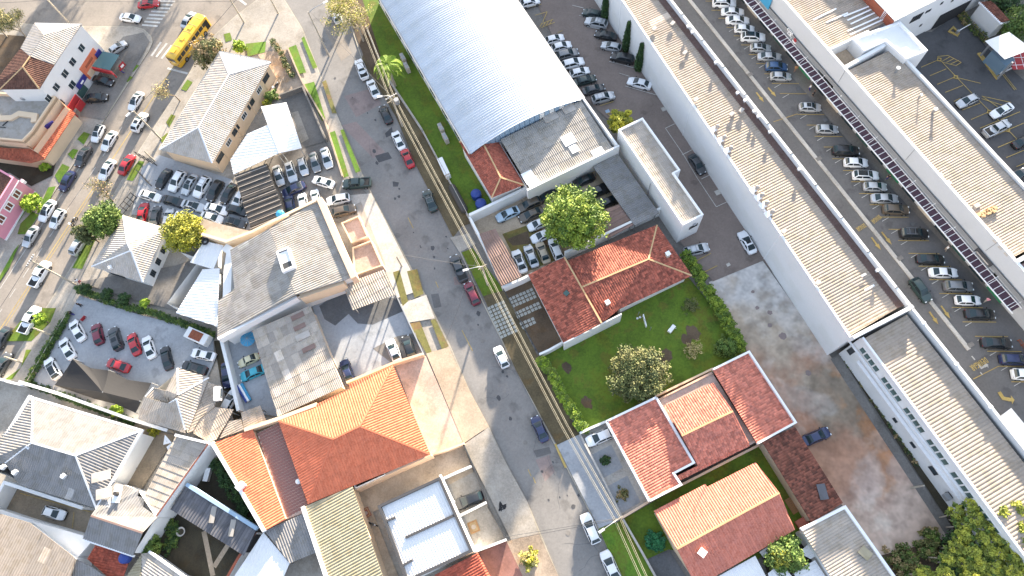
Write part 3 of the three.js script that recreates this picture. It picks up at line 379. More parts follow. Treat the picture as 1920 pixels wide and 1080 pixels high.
{ // offices outside the frame, whose shadow covers the eastern car park
  const b = poly([146, -150], [165, -150], [165, 10], [146, 10]), T = thing('office_block', 'grey office block beyond the eastern car park', 'building', V(155, 0, -35)); add(T, 'wall', walls(b, 0, 15), mats.grey_wall); add(T, 'roof', flat(b, 15.05), mats.fibre_grey);
  for (let k = 0; k < 12; k++) for (const y of [3, 7, 11]) win(T, V(146, 0, -150), V(146, 0, 10), 83 + k * 6.3, y, 3, 1.8, {});
}
{ // barrel roofed warehouse
  const x0 = 16.9, x1 = 39.4, z1 = -65.2, z0 = -110, h0 = 5.5, rise = 2.0, n = 26, T = thing('arched_warehouse', 'warehouse with a gleaming white arched metal roof', 'warehouse', V(28, 0, -100));
  const arc = (k) => { const t = k / n; return [x0 + (x1 - x0) * t, h0 + rise * 4 * t * (1 - t)]; };
  add(T, 'wall', walls(poly([x0 + 0.2, z0], [x1 - 0.2, z0], [x1 - 0.2, z1 - 0.4], [x0 + 0.2, z1 - 0.4]), 0, h0 - 0.1), mats.white_wall);
  // ribbed sheets bent over the arch
  const g = new Geo(), ns = 90, dz = (z1 + 0.3 - z0) / ns;
  for (let j = 0; j < ns; j++) { const row = Math.floor(j / 2), zs = [z0 + j * dz, z0 + (j + 0.7) * dz, z0 + (j + 1) * dz], hs = [0, 0, 0.05, 0];
    for (let k = 0; k < n; k++) { const A = arc(k), B = arc(k + 1), kk = 0.9 + 0.12 * hash(row, 3) + 0.08 * hash(row, Math.floor(k / 5) + 7), c = [kk, kk * 0.995, kk * 0.985], w = Math.hypot(B[0] - A[0], B[1] - A[1]);
      const q = (P0, z, h) => V(P0[0], P0[1] + h, z); g.quad(q(A, zs[0], 0), q(A, zs[1], 0), q(B, zs[1], 0), q(B, zs[0], 0), dz, w, c, j, k); const zm = (zs[1] + zs[2]) / 2; g.quad(q(A, zs[1], 0), q(A, zm, 0.05), q(B, zm, 0.05), q(B, zs[1], 0), dz, w, c, j, k); g.quad(q(A, zm, 0.05), q(A, zs[2], 0), q(B, zs[2], 0), q(B, zm, 0.05), dz, w, c, j, k); } }
  const rg = g.geo(); add(T, 'roof', rg, vcol(mats.metal_roof));
  const gb = new Geo(); for (let k = 0; k < n; k++) { const A = arc(k), B = arc(k + 1); gb.quad(V(A[0], 2, z1 - 0.25), V(B[0], 2, z1 - 0.25), V(B[0], B[1], z1 - 0.25), V(A[0], A[1], z1 - 0.25), B[0] - A[0], 3); } add(T, 'gable', gb.geo(), mats.blue_wall);
  for (let k = 0; k < 22; k++) { const x = x0 + 0.6 + k * 1.0, t = (x - x0) / (x1 - x0), hh = h0 + rise * 4 * t * (1 - t); const pale = k > 13 && k % 2 === 0; add(T, 'gable_panel', bx(0.9, hh - 2.12, 0.08, x, 1 + hh / 2, z1 - 0.18), pale ? mats.white_wall : mats.metal_blue); }
  add(T, 'gutter', bx(0.35, 0.3, 45, x0 - 0.12, h0 - 0.1, -87.5), mats.metal_grey); add(T, 'gutter', bx(0.8, 0.35, 45, x1 + 0.3, h0 - 0.1, -87.5), mats.metal_grey);
  for (let k = 0; k < 9; k++) add(T, 'wall_opening', bx(0.1, 1.4, 2.2, x0 + 0.16, 2.2, -72 - k * 5.4), mats.glass);
}
function acPair(px, py, lab) { const p = P(px, py, 0.5), T = thing('air_conditioner', lab, 'air conditioner', V(p.x, 0.12, p.z), 'air conditioning units on the warehouse lawn'); const b = add(T, 'casing', bx(0.7, 1.5, 1.7, p.x, 0.95, p.z), mats.fibre_pale); for (const s of [-0.42, 0.42]) { add(T, 'fan', new THREE.CylinderGeometry(0.3, 0.3, 0.05, 16).translate(p.x, 1.72, p.z + s), mats.metal_grey); } return T; }
acPair(757, 113, 'pale air conditioner beside the palm, further from the street lamp'); acPair(764, 130, 'pale air conditioner below the palm beside the warehouse wall'); acPair(828, 244, 'pale air conditioner, upper of the pair at the warehouse corner'); acPair(836, 262, 'pale air conditioner, lower of the pair at the warehouse corner');
{ // grey sheet roof south of it
  const T = thing('workshop_hall', 'low hall with patched grey sheet roof below the arched warehouse', 'building', V(31, 0, -60)), b = poly([22.6, -65.1], [39.9, -65.1], [39.9, -53.6], [22.6, -53.6]);
  add(T, 'wall', walls(b, 0, 4.75), mats.white_wall);
  corr(T, 'roof_sheet', [V(22.9, 5.2, -65), V(39.3, 5.2, -65), V(39.3, 4.8, -53.9), V(22.9, 4.8, -53.9)], mats.fibre_grey, { pitch: 0.36, amp: 0.08, row: 1.75, step: 0.03, sw: 1.44, vary: 0.15, dir: ZD, pieces: true, off: 21 });
  add(T, 'parapet', strip([V(22.2, 0, -53.55), V(40.3, 0, -53.35)], 0.35, 2.5, 5.5), mats.white_wall); add(T, 'parapet', strip([V(39.75, 0, -65.3), V(40.0, 0, -53.6)], 0.35, 3, 5.6), mats.white_wall); add(T, 'gutter', bx(0.5, 0.3, 11, 40.2, 4.1, -59.5), mats.metal_grey);
  for (const [px, py, w, d] of [[1066, 264, 2.3, 2.2], [1076, 281, 1.4, 1.6], [1122, 288, 2.2, 1.9], [992, 334, 2.0, 2.4], [1000, 344, 2, 2]]) { const p = P(px, py, 4.7); add(T, 'clear_sheet', bx(w, 0.05, d, p.x, 5.36 - (p.z + 65) * 0.036, p.z), mats.white_paint); }
  for (const [px, py, w, d] of [[1032, 222, 2.6, 1.8], [1065, 205, 2.2, 2.2]]) { const p = P(px, py, 4.8); add(T, 'pale_sheet', bx(w, 0.05, d, p.x, 5.35 - (p.z + 65) * 0.036, p.z), mats.fibre_pale); }
}
function hip(T, planes, mat, opt, wallPts, wallH, wallMat) { for (const [k, pl] of planes.entries()) corr(T, 'roof', PS(pl), mat.isMaterial ? mat : mat[k], { ...opt, off: k * 5 + pl[0][0] }); if (wallPts) add(T, 'wall', walls(PS(wallPts), 0, wallH), wallMat); }
const ridges = (T, list, mat) => { for (const [a, b] of list) capLine(T, 'ridge_tiles', P(...a), P(...b), mat, 0.13); };
{ const e = 4.2, r = 5.7, T = thing('tiled_annexe', 'small annexe with hipped tile roof at the warehouse corner', 'building', cen(PS([[861, 266], [982, 347]])));
  const NW = [861, 266, e], NE = [919, 241, e], SE = [982, 347, e], SW = [922, 371, e], r1 = [906, 269, r], r2 = [939, 333, r];
  hip(T, [[NW, r1, r2, SW], [SW, r2, SE], [NE, SE, r2, r1], [NW, NE, r1]], mats.clay_old, TILE, [[866, 272, 0], [918, 250, 0], [976, 345, 0], [922, 366, 0]].map(([x, y]) => [x, y, e]), 4.1, mats.white_wall); ridges(T, [[NW, r1], [r1, r2], [r2, SW], [r2, SE], [NE, r1]], mats.clay_tan); }
{ // white block with sunken roof
  const b = poly([41.2, -55.4], [46.1, -55.4], [46.1, -43.3], [44.9, -43.3], [44.9, -34.4], [40.9, -34.4]), T = thing('white_block', 'narrow white block with sunken sheet roof behind parapets', 'building', cen(b));
  add(T, 'wall', walls(b, 0, 6.3), mats.white_wall); add(T, 'parapet', ring(b, 0.28, 6.3, 7.05), mats.white_paint);
  corr(T, 'roof_sheet', inset(b, 0.3).map((p) => yy(p, 6.6 - (p.x - 41) * 0.02)), mats.fibre, { pitch: 0.34, amp: 0.07, row: 1.5, step: 0.03, sw: 1.7, vary: 0.12, dir: ZD, pieces: true, off: 31 });
  win(T, V(44.9, 0, -34.4), V(40.9, 0, -34.4), 0.6, 3.6, 1.6, 0.9, { flip: true, frame: mats.frame_dark }); add(T, 'lamp', bx(0.5, 0.15, 0.3, 43.4, 5.2, -34.2), mats.metal_grey); add(T, 'pipe', cone(V(40.82, 0, -44), V(40.82, 6, -44), 0.07, 0.07), mats.metal_grey); }
function wallThing(name, label, pts, h, mat, t = 0.25, o = {}) { const l = PS(pts), T = thing(name, label, o.cat || 'wall', cen(l)); add(T, 'wall', strip(l, t, 0, h), mat); add(T, 'coping', strip(l, t + 0.1, h + 0.003, h + 0.08), o.cap || mat); return T; }
wallThing('courtyard_wall', 'white wall along the south side of the parked car courtyard', [[1059, 486], [1150, 444], [1240, 402]], 2.9, mats.white_wall, 0.3); wallThing('courtyard_wall', 'white front wall of the car courtyard facing the street', [[884, 419], [910, 470], [945, 546]], 2.6, mats.white_wall, 0.3); wallThing('courtyard_wall', 'white wall below the patched grey roof at the courtyard entrance', [[884, 418], [930, 396], [1000, 362]], 3.1, mats.white_wall, 0.4); wallThing('courtyard_wall', 'white wall below the brown courtyard shed roof', [[945, 547], [980, 532], [1000, 522]], 2.3, mats.white_wall, 0.3);
function canopy(name, label, pts, mat, o = {}) { const c = PS(pts), T = thing(name, label, o.cat || 'carport', cen(c)); corr(T, o.part || 'roof', c, mat, o); for (const p of o.noPosts ? [] : inset(c, 0.4)) add(T, 'post', bx(0.14, p.y - 0.1, 0.14, p.x, (p.y - 0.1) / 2, p.z), mats.metal_grey); return T; }
canopy('carport', 'grey sheet carport roof along the courtyard back wall', [[1112, 313, 3.2], [1158, 288, 3.2], [1236, 400, 3.2], [1190, 423, 3.0]], mats.fibre_dark, { dir: XD, pitch: 0.38, row: 5, step: 0.02, sw: 1.4 });
canopy('carport', 'brown striped lean-to roof beside the big tree', [[1131, 394, 2.7], [1164, 382, 2.8], [1188, 422, 2.8], [1138, 448, 2.6]], mats.fibre_brown, { dir: XD, pitch: 1.0, amp: 0.12, prof: 'rib', row: 5, sw: 1, vary: 0.3 });
canopy('carport', 'brown sheet roof of the shed at the courtyard front', [[899, 439, 2.8], [929, 429, 3.0], [978, 518, 3.0], [939, 537, 2.8]], mats.fibre_brown, { dir: ZD, pitch: 0.4, row: 3, sw: 1.2 });
{ // red tiled house with lawn
  const e = 3.6, r = 5.1, T = thing('tiled_house', 'old dark red tiled house beside the walled lawn', 'house', cen(PS([[992, 516], [1296, 517]])));
  hip(T, [[[990, 515, e], [1058, 482, r], [1128, 606, r], [1057, 644, e]], [[1062, 490, e], [1232, 422, e], [1216, 486, r], [1092, 538, r]], [[1232, 422, e], [1297, 517, e], [1216, 486, r]], [[1092, 538, r], [1216, 486, r], [1297, 517, e], [1161, 580, e], [1128, 606, 3.9]], [[1058, 482, r - 0.1], [1092, 538, r - 0.1], [1128, 606, 4.6]]], mats.clay_old, { ...TILE, vary: 0.45 });
  ridges(T, [[[1058, 482, r], [1128, 606, r]], [[1092, 538, r], [1216, 486, r]], [[1232, 422, e], [1216, 486, r]], [[1216, 486, r], [1297, 517, e]]], mats.clay_tan);
  add(T, 'wall', walls(PS([[997, 520], [1060, 490], [1232, 426], [1288, 514], [1160, 576], [1166, 590], [1059, 641]].map(([x, y]) => [x, y, 3.5])), 0, 3.45), mats.white_wall);
  { const a = P(1057, 645, 3.6), b = P(1165, 590, 3.6); add(T, 'gable_wall', strip([yy(a, 0), yy(b, 0)], 0.2, 0, 4.1), mats.white_wall); }
  for (const [px, py] of [[1252, 477], [1139, 568]]) { const p = P(px, py, 4.9); const c = add(T, 'chimney', bx(0.6, 1.1, 0.6, p.x, 4.7, p.z), mats.beige_wall); add(T, 'chimney_cap', bx(0.75, 0.1, 0.75, p.x, 5.32, p.z), mats.white_paint, c); }
  const p = P(1062, 551, 4.4); add(T, 'roof_hatch', bx(0.8, 0.3, 0.8, p.x, 4.65, p.z, 0.3), mats.glass_green);
}
wallThing('garden_wall', 'white wall between the red house and the hedge', [[1012, 670], [1030, 662], [1060, 645]], 1.9, mats.white_wall, 0.25);
{ // pale stone pads of the drive
  const T = thing('stone_drive', 'drive of pale square stone pads set in soil before the red house', 'driveway', V(12, 0, -39)); T.userData.kind = 'structure';
  const o = P(914, 578), e1 = P(1000, 540).sub(o), e2 = P(941, 638).sub(o), base = new THREE.BoxGeometry(0.52, 0.05, 0.52);
  for (let r = 0; r < 9; r++) for (let c = 0; c < 13; c++) { if ((r === 3 || r === 6) && c > 5) continue; if (r > 6 && c > 9) continue; const q = o.clone().addScaledVector(e1, (c + 0.3) / 13).addScaledVector(e2, (r + 0.3) / 9); if (c > 4 && c < 6) continue; const m = new THREE.Mesh(base, mats.stone); m.name = 'paving_stone'; m.position.set(q.x + rr(-0.03, 0.03) - T.position.x, 0.2 + rr(-0.008, 0.008), q.z + rr(-0.03, 0.03) - T.position.z); m.rotation.y = rr(-0.04, 0.04); m.castShadow = m.receiveShadow = true; T.add(m); }
}
{ // lower red house
  const e = 4, T = thing('red_roof_house', 'wide house with bright red tile wings edged by white gutters', 'house', cen(PS([[1140, 790], [1489, 792]])));
  corr(T, 'roof', PS([[1140, 790, 4.5], [1230, 747, 3.9], [1298, 868, 3.9], [1262, 887, 4.1], [1275, 908, 4.0], [1217, 938, 4.4]]), mats.clay_salmon, { ...TILE, dir: XD });
  corr(T, 'roof', PS([[1246, 761, 4.2], [1337, 718, 4.2], [1374, 771, 5.6], [1278, 817, 5.6]]), mats.clay_salmon, TILE); corr(T, 'roof', PS([[1278, 817, 5.6], [1374, 771, 5.6], [1404, 830, 4.2], [1310, 876, 4.2]]), mats.clay_salmon, TILE); capLine(T, 'ridge_tiles', P(1278, 817, 5.6), P(1374, 771, 5.6), mats.clay_tan);
  corr(T, 'roof', PS([[1336, 694, 4.4], [1402, 662, 4.0], [1489, 792, 4.0], [1419, 831, 4.4]]), mats.clay_salmon, { ...TILE, dir: XD });
  for (const l of [[[1230, 747], [1300, 868], [1262, 888], [1276, 909], [1218, 939]], [[1137, 791], [1230, 746]], [[1336, 694], [1403, 661], [1490, 793], [1419, 832]], [[1137, 791], [1217, 940]]]) add(T, 'gutter', strip(PS(l, e), 0.3, 3.75, 4.6), mats.white_paint);
  add(T, 'wall', walls(PS([[1146, 792], [1230, 752], [1336, 700], [1400, 670], [1480, 790], [1415, 824], [1275, 900], [1218, 930]], 4), 0, 3.7), mats.cream_wall); add(T, 'roof_terrace', prism(PS([[1234, 748, 3.4], [1334, 697, 3.4], [1417, 829, 3.4], [1404, 836, 3.4], [1311, 878, 3.4], [1298, 866, 3.4]]), 2.5, 3.45), mats.tile_pink);
  add(T, 'wall', strip(PS([[1228, 744, 2.4], [1336, 692, 2.4]]), 0.3, 0, 2.8), mats.cream_wall);
  corr(T, 'roof', PS([[1268, 893, 3.6], [1310, 872, 4.1], [1404, 828, 4.1], [1405, 836, 3.8], [1276, 900, 3.5]]), mats.clay_salmon, TILE);
}
wallThing('garden_wall', 'pinkish wall between the two red roofed houses', [[1164, 972], [1217, 940], [1280, 908], [1424, 834]], 1.8, mats.orange_wall, 0.25); wallThing('garden_wall', 'low white wall above the white car and front yard', [[1087, 815], [1105, 806], [1138, 792]], 1.4, mats.white_wall, 0.25); wallThing('front_fence', 'low pale wall with rail along the hexagon paved footpath', [[1087, 816], [1127, 893], [1166, 972]], 1.0, mats.concrete_pale, 0.2); wallThing('front_fence', 'pale fence wall beside the lower garden', [[1167, 974], [1205, 1040], [1238, 1100]], 1.2, mats.concrete_pale, 0.2);
{ // last red house
  const e = 3.9, r = 5.5, T = thing('gabled_house', 'house with long salmon gable roof and small white capped chimney', 'house', cen(PS([[1226, 958], [1490, 993]])));
  corr(T, 'roof', PS([[1226, 958, e], [1322, 908, e], [1326, 913, e], [1417, 867, e], [1461, 924, r], [1269, 1029, r]]), mats.clay_salmon, { ...TILE, row: 3, step: 0.02, vary: 0.1 }); corr(T, 'roof', PS([[1269, 1029, r], [1461, 924, r], [1490, 993, e], [1385, 1055, e], [1306, 1100, e]]), mats.clay_salmon, { ...TILE, row: 3, step: 0.02, vary: 0.1 });
  capLine(T, 'ridge_tiles', P(1269, 1029, r), P(1461, 924, r), mats.clay_tan); add(T, 'wall', walls(PS([[1232, 960], [1322, 914], [1414, 872], [1458, 925], [1482, 990], [1385, 1048], [1310, 1090], [1268, 1028]], 3.9), 0, 3.8), mats.cream_wall);
  const p = P(1316, 1036, 5.2); add(T, 'chimney', bx(0.9, 1.2, 0.9, p.x, 5, p.z, 0.4), mats.beige_wall); add(T, 'chimney_cap', bx(1.05, 0.08, 1.05, p.x, 5.62, p.z, 0.4), mats.white_paint);
}
{ const T = thing('tiled_shed', 'long outbuilding with weathered brown tile roof by the bare lot', 'outbuilding', cen(PS([[1429, 830], [1522, 980]]))); corr(T, 'roof', PS([[1429, 829, 3.9], [1490, 800, 3.3], [1580, 943, 3.3], [1522, 981, 3.9]]), mats.clay_brown, { ...TILE, vary: 0.5 }); add(T, 'wall', walls(PS([[1433, 832], [1488, 804], [1574, 941], [1522, 976]], 3.4), 0, 3.25), mats.beige_wall); const p = P(1542, 922, 3.8); add(T, 'roof_window', bx(1.2, 0.12, 2.2, p.x, 3.85, p.z, -0.35), mats.fibre_black); }
{ const p = P(1490, 946), T = thing('wooden_deck', 'small orange wooden deck between the salmon and brown roofs', 'deck', V(p.x, 0, p.z)); for (let k = 0; k < 8; k++) add(T, 'plank', bx(2.2, 0.08, 0.26, p.x, 0.4, p.z - 1.1 + k * 0.29), mats.wood); const q = P(1502, 982); const S2 = thing('storage_box', 'small red lidded box below the wooden deck', 'box', V(q.x, 0, q.z)); add(S2, 'box', bx(1.6, 0.8, 1.4, q.x, 0.5, q.z), mats.clay_red); add(S2, 'lid', bx(1.7, 0.08, 1.5, q.x, 0.95, q.z), mats.clay_salmon); }
{ const T = thing('sheet_roof_house', 'house with grey corrugated roof and white gutter at the bare lot corner', 'house', cen(PS([[1501, 994], [1620, 1080]]))); corr(T, 'roof', PS([[1503, 994, 4.3], [1582, 953, 3.9], [1700, 1120, 3.9], [1600, 1150, 4.3]]), mats.fibre, { dir: XD, pitch: 0.4, row: 3.2, vary: 0.12 }); add(T, 'wall', walls(PS([[1506, 998], [1578, 958], [1690, 1118], [1600, 1146]], 4), 0, 3.8), mats.white_wall); add(T, 'gutter', strip(PS([[1501, 993, 4], [1583, 951, 4], [1702, 1120, 4]]), 0.4, 3.7, 4.4), mats.white_paint); const p = P(1622, 1037, 4.2); add(T, 'roof_window', bx(1.3, 0.12, 1.6, p.x, 4.3, p.z, 0.3), mats.fibre_olive); }
for (const [l, lab, m] of [[[[1330, 1090, 3.4], [1416, 1042, 3.4], [1436, 1080, 3.2], [1440, 1110, 3.2], [1370, 1130, 3.2]], 'bright white flat roof below the salmon gable roof', 'metal_white'], [[[1440, 1075, 3], [1465, 1055, 3], [1500, 1100, 2.9], [1450, 1130, 2.9]], 'white corrugated roof piece below the small bushy tree', 'metal_white'], [[[1488, 1075, 2.6], [1528, 1050, 2.8], [1560, 1100, 2.8], [1510, 1120, 2.6]], 'pale blue white canopy roof right of the bushy tree', 'metal_white'], [[[1497, 1036, 2.5], [1516, 1020, 2.5], [1530, 1042, 2.5], [1520, 1048, 2.5]], 'small white awning at the corner of the grey roof', 'metal_white'], [[[1424, 1035, 2.5], [1438, 1026, 2.5], [1444, 1036, 2.5], [1432, 1046, 2.5]], 'tiny white awning left of the bushy tree', 'metal_white']]) canopy('awning', lab, l, mats[m], { cat: 'roof', prof: 'rib', pitch: 0.5, amp: 0.05, row: 6, vary: 0.04 });
sheet('yard', [[1425, 1035], [1500, 1000], [1560, 1090], [1450, 1110]], mats.soil_dark);
// ---------- left of the street ----------
{ // long cream house, hipped pale roof
  const e = 4.6, r = 6.4, T = thing('cream_house', 'long cream two storey house with pale hipped sheet roof', 'house', cen(PS([[412, 97], [397, 305]])));
  const A = [412, 97, e], B = [508, 117, e], C = [398, 306, e], D = [299, 281, e], r1 = [430, 139, r], r2 = [372, 239, r];
  for (const [l, m] of [[[A, B, r1], 'fibre_pale'], [[B, C, r2, r1], 'fibre_pale'], [[C, D, r2], 'fibre_pale'], [[D, A, r1, r2], 'fibre_pale']]) corr(T, 'roof', PS(l), mats[m], { pitch: 0.4, row: 6, vary: 0.06, off: l.length });
  ridges(T, [[r1, r2], [A, r1], [B, r1], [C, r2], [D, r2]], mats.metal_white); const w = inset(PS([A, B, C, D]), 0.45); add(T, 'wall', walls(w, 0, 4.55), mats.cream_wall);
  add(T, 'gutter', strip(PS([A, B]), 0.3, 4.45, 4.75), mats.metal_grey); add(T, 'gutter', strip(PS([D, A]), 0.25, 4.45, 4.7), mats.beige_wall);
  for (let k = 0; k < 7; k++) win(T, w[1], w[2], 1.2 + k * 3.1, 2.4, k % 2 ? 1.6 : 2.2, 1.2, { flip: true, bars: 3, frame: k % 2 ? mats.white_paint : mats.frame_dark }); for (let k = 0; k < 4; k++) add(T, 'pilaster', bx(0.25, 4.4, 0.25, w[1].x + (w[2].x - w[1].x) * (0.15 + k * 0.24), 2.2, w[1].z + (w[2].z - w[1].z) * (0.15 + k * 0.24)), mats.cream_wall);
}
canopy('shed_roof', 'brilliant white tilted carport roof beside the cream house', [[489, 200, 4.2], [537, 192, 3.6], [566, 278, 3.6], [523, 287, 4.2]], mats.metal_white, { prof: 'rib', pitch: 0.6, amp: 0.05, row: 9, vary: 0.03, cat: 'roof' });
canopy('shed_roof', 'bluish white carport roof joined to the brilliant white one', [[464, 251, 3.5], [503, 234, 4.1], [523, 287, 4.1], [438, 327, 3.5], [432, 300, 3.3]], mats.metal_white, { prof: 'rib', pitch: 0.6, amp: 0.05, row: 9, vary: 0.03, cat: 'roof' });
{ const T = thing('yard_enclosure', 'low walled dark concrete yard next to the white carport roof', 'yard', cen(PS([[529, 185], [614, 267]]))); add(T, 'floor', flat(PS([[529, 187], [572, 172], [613, 266], [566, 280]]), 0.3), mats.concrete_dark); add(T, 'wall', strip(PS([[529, 187], [572, 171], [614, 267]]), 0.3, 0, 1.6), mats.concrete_dark); add(T, 'slab', flat(PS([[540, 215], [560, 210], [580, 262], [566, 270]]), 0.34), mats.concrete); }
wallThing('garden_fence', 'low white wall along the bright grass strips', [[541, 92], [562, 142], [573, 165], [612, 232], [645, 335]], 0.9, mats.concrete_warm, 0.2);
{ const c = PS([[440, 329, 3.4], [499, 307, 3.4], [537, 407, 3.2], [472, 434, 3.2]]), T = thing('carport', 'black ribbed carport roof between the two parked car lots', 'carport', cen(c)); corr(T, 'roof_panel', c, mats.metal_dark, { prof: 'rib', pitch: 0.95, amp: 0.1, row: 12, sw: 0.95, vary: 0.3, pieces: true, dir: c[1].clone().sub(c[0]) });
  for (let k = 0; k < 11; k++) { const t = (k + 0.5) / 11, a = c[0].clone().lerp(c[3], t), b = c[1].clone().lerp(c[2], t); add(T, 'rib_cap', beam(a.add(V(0, 0.13, 0)), b.add(V(0, 0.13, 0)), 0.08, 0.04), mats.fibre_pale); } for (const p of inset(c, 0.4)) add(T, 'post', bx(0.15, 3.2, 0.15, p.x, 1.6, p.z), mats.metal_grey); }
{ // big grey roofed hall on the street
  const e = 5.9, r = 7.2, T = thing('grey_roof_hall', 'large hall with grey two sided sheet roof and a roof lantern', 'building', cen(PS([[432, 468], [661, 519]])));
  corr(T, 'roof', PS([[432, 468, e], [505, 430, r], [554, 553, r], [408, 633, e], [410, 564, e], [440, 542, e]]), mats.fibre_grey, { pitch: 0.4, row: 2.1, step: 0.03, vary: 0.16, dir: XD, off: 4, spot: 0.03 });
  corr(T, 'roof', PS([[505, 430, r], [600, 374, 6.2], [661, 519, 6.2], [643, 527, 6.3], [554, 553, r]]), mats.fibre_grey, { pitch: 0.4, row: 2.1, step: 0.03, vary: 0.12, dir: XD, off: 5 });
  add(T, 'wall', walls(PS([[436, 470], [540, 404], [597, 378], [657, 518], [556, 556], [412, 628], [414, 566], [444, 542]], 6), 0, 5.75), mats.white_wall);
  add(T, 'parapet', strip(PS([[598, 371], [636, 460], [663, 520]], 6.9), 0.95, 4.5, 6.9), mats.orange_wall); add(T, 'parapet', strip(PS([[540, 400], [598, 372]], 6.8), 0.5, 4.5, 6.8), mats.cream_wall); add(T, 'parapet', strip(PS([[408, 635], [480, 596], [556, 556]], 6.2), 0.5, 4.5, 6.2), mats.white_wall); add(T, 'parapet', strip(PS([[562, 555], [644, 527]], 6.0), 0.9, 3.2, 6.0), mats.cream_wall); add(T, 'parapet', strip(PS([[378, 438], [424, 452], [472, 434], [540, 400]], 5.5), 0.5, 3, 5.5), mats.cream_wall);
  { const b = PS([[518, 472, 7.9], [541, 463, 7.9], [553, 500, 7.9], [530, 511, 7.9]]); add(T, 'lantern', walls(b, 6, 7.9), mats.white_paint); add(T, 'lantern_frame', ring(b, 0.3, 7.9, 8.05), mats.white_paint); add(T, 'lantern_pane', flat(PS([[521, 476], [540, 468], [546, 488], [528, 495]], 7.9), 7.86), mats.metal_white); add(T, 'lantern_pane', flat(PS([[528, 495], [546, 488], [550, 499], [531, 508]], 7.9), 7.84), mats.frame_dark); }
  { const p = P(505, 487, 6.6); add(T, 'roof_vent', merge([cone(V(p.x - 0.5, 6.7, p.z), V(p.x + 0.6, 6.8, p.z + 0.3), 0.1, 0.1), bx(0.3, 0.4, 0.3, p.x, 6.75, p.z)]), mats.metal_grey); const q = P(489, 566, 6.4); add(T, 'roof_window', bx(2.2, 0.08, 1.4, q.x, 6.55, q.z), mats.fibre_brown); add(T, 'roof_window', bx(1.8, 0.1, 0.3, P(492, 578, 6.4).x, 6.55, P(492, 578, 6.4).z), mats.fibre_pale); }
  win(T, P(583, 556), P(643, 528), 3.2, 3.4, 2.4, 0.9, { flip: true });
}
{ const T = thing('front_terrace', 'pinkish tiled terraces behind a low wall before the grey hall', 'terrace', cen(PS([[639, 418], [719, 501]]))); for (const l of [[[641, 420], [674, 406], [692, 446], [660, 458]], [[662, 466], [698, 452], [719, 500], [664, 519]]]) { add(T, 'floor', prism(PS(l, 2.2), 0, 2.2), mats.tile_pink); add(T, 'coping', ring(PS(l, 2.2), 0.25, 2.2, 2.7), mats.cream_wall); } }
canopy('carport', 'grey sheet canopy at the yard gate by the street', [[643, 534, 3.6], [719, 506, 3.6], [741, 553, 3.5], [661, 582, 3.5]], mats.fibre, { pitch: 0.4, row: 2, step: 0.03, dir: ZD, vary: 0.14 });
canopy('workshop_roof', 'low grey tan flat sheet roof in the middle of the yard', [[473, 620, 4.3], [582, 573, 4.3], [643, 725, 4], [521, 781, 4]], mats.fibre, { pitch: 0.3, amp: 0.04, row: 1.7, step: 0.03, sw: 1.2, vary: 0.22, dir: ZD, off: 41, spot: 0.03, cat: 'roof', noPosts: true });
{ const l = PS([[473, 620, 4.3], [582, 573, 4.3], [643, 725, 4], [521, 781, 4]]), T = thing('workshop_building', 'walls of the workshop under the low grey tan roof', 'building', cen(l)); add(T, 'wall', walls(inset(l, 0.4), 0, 3.85), mats.beige_wall); for (const [px, py, w, d] of [[558, 593, 2.2, 0.9], [562, 613, 2.0, 0.8], [579, 653, 2.2, 0.8], [568, 630, 2.4, 1.1]]) { const p = P(px, py, 4.3); add(T, 'roof_window', bx(w, 0.1, d, p.x, 4.36, p.z, -0.02), w > 2.3 ? mats.fibre_pale : mats.fibre_brown); } }
wallThing('yard_wall', 'white wall between the narrow yard and the alley', [[425, 636], [441, 700], [459, 775]], 2.4, mats.white_wall, 0.45); wallThing('yard_wall', 'yellowish wall along the lower edge of the workshop yard', [[656, 722], [700, 704], [742, 686], [797, 669]], 1.9, mats.orange_wall, 0.3); wallThing('yard_fence', 'dark rail fence between yard and pavement strips', [[743, 552], [770, 610], [797, 668]], 1.2, mats.metal_grey, 0.1, { cat: 'fence' }); wallThing('yard_wall', 'dark stained wall at the back of the wet yard', [[582, 562], [645, 532]], 2.5, mats.cream_wall, 0.3);
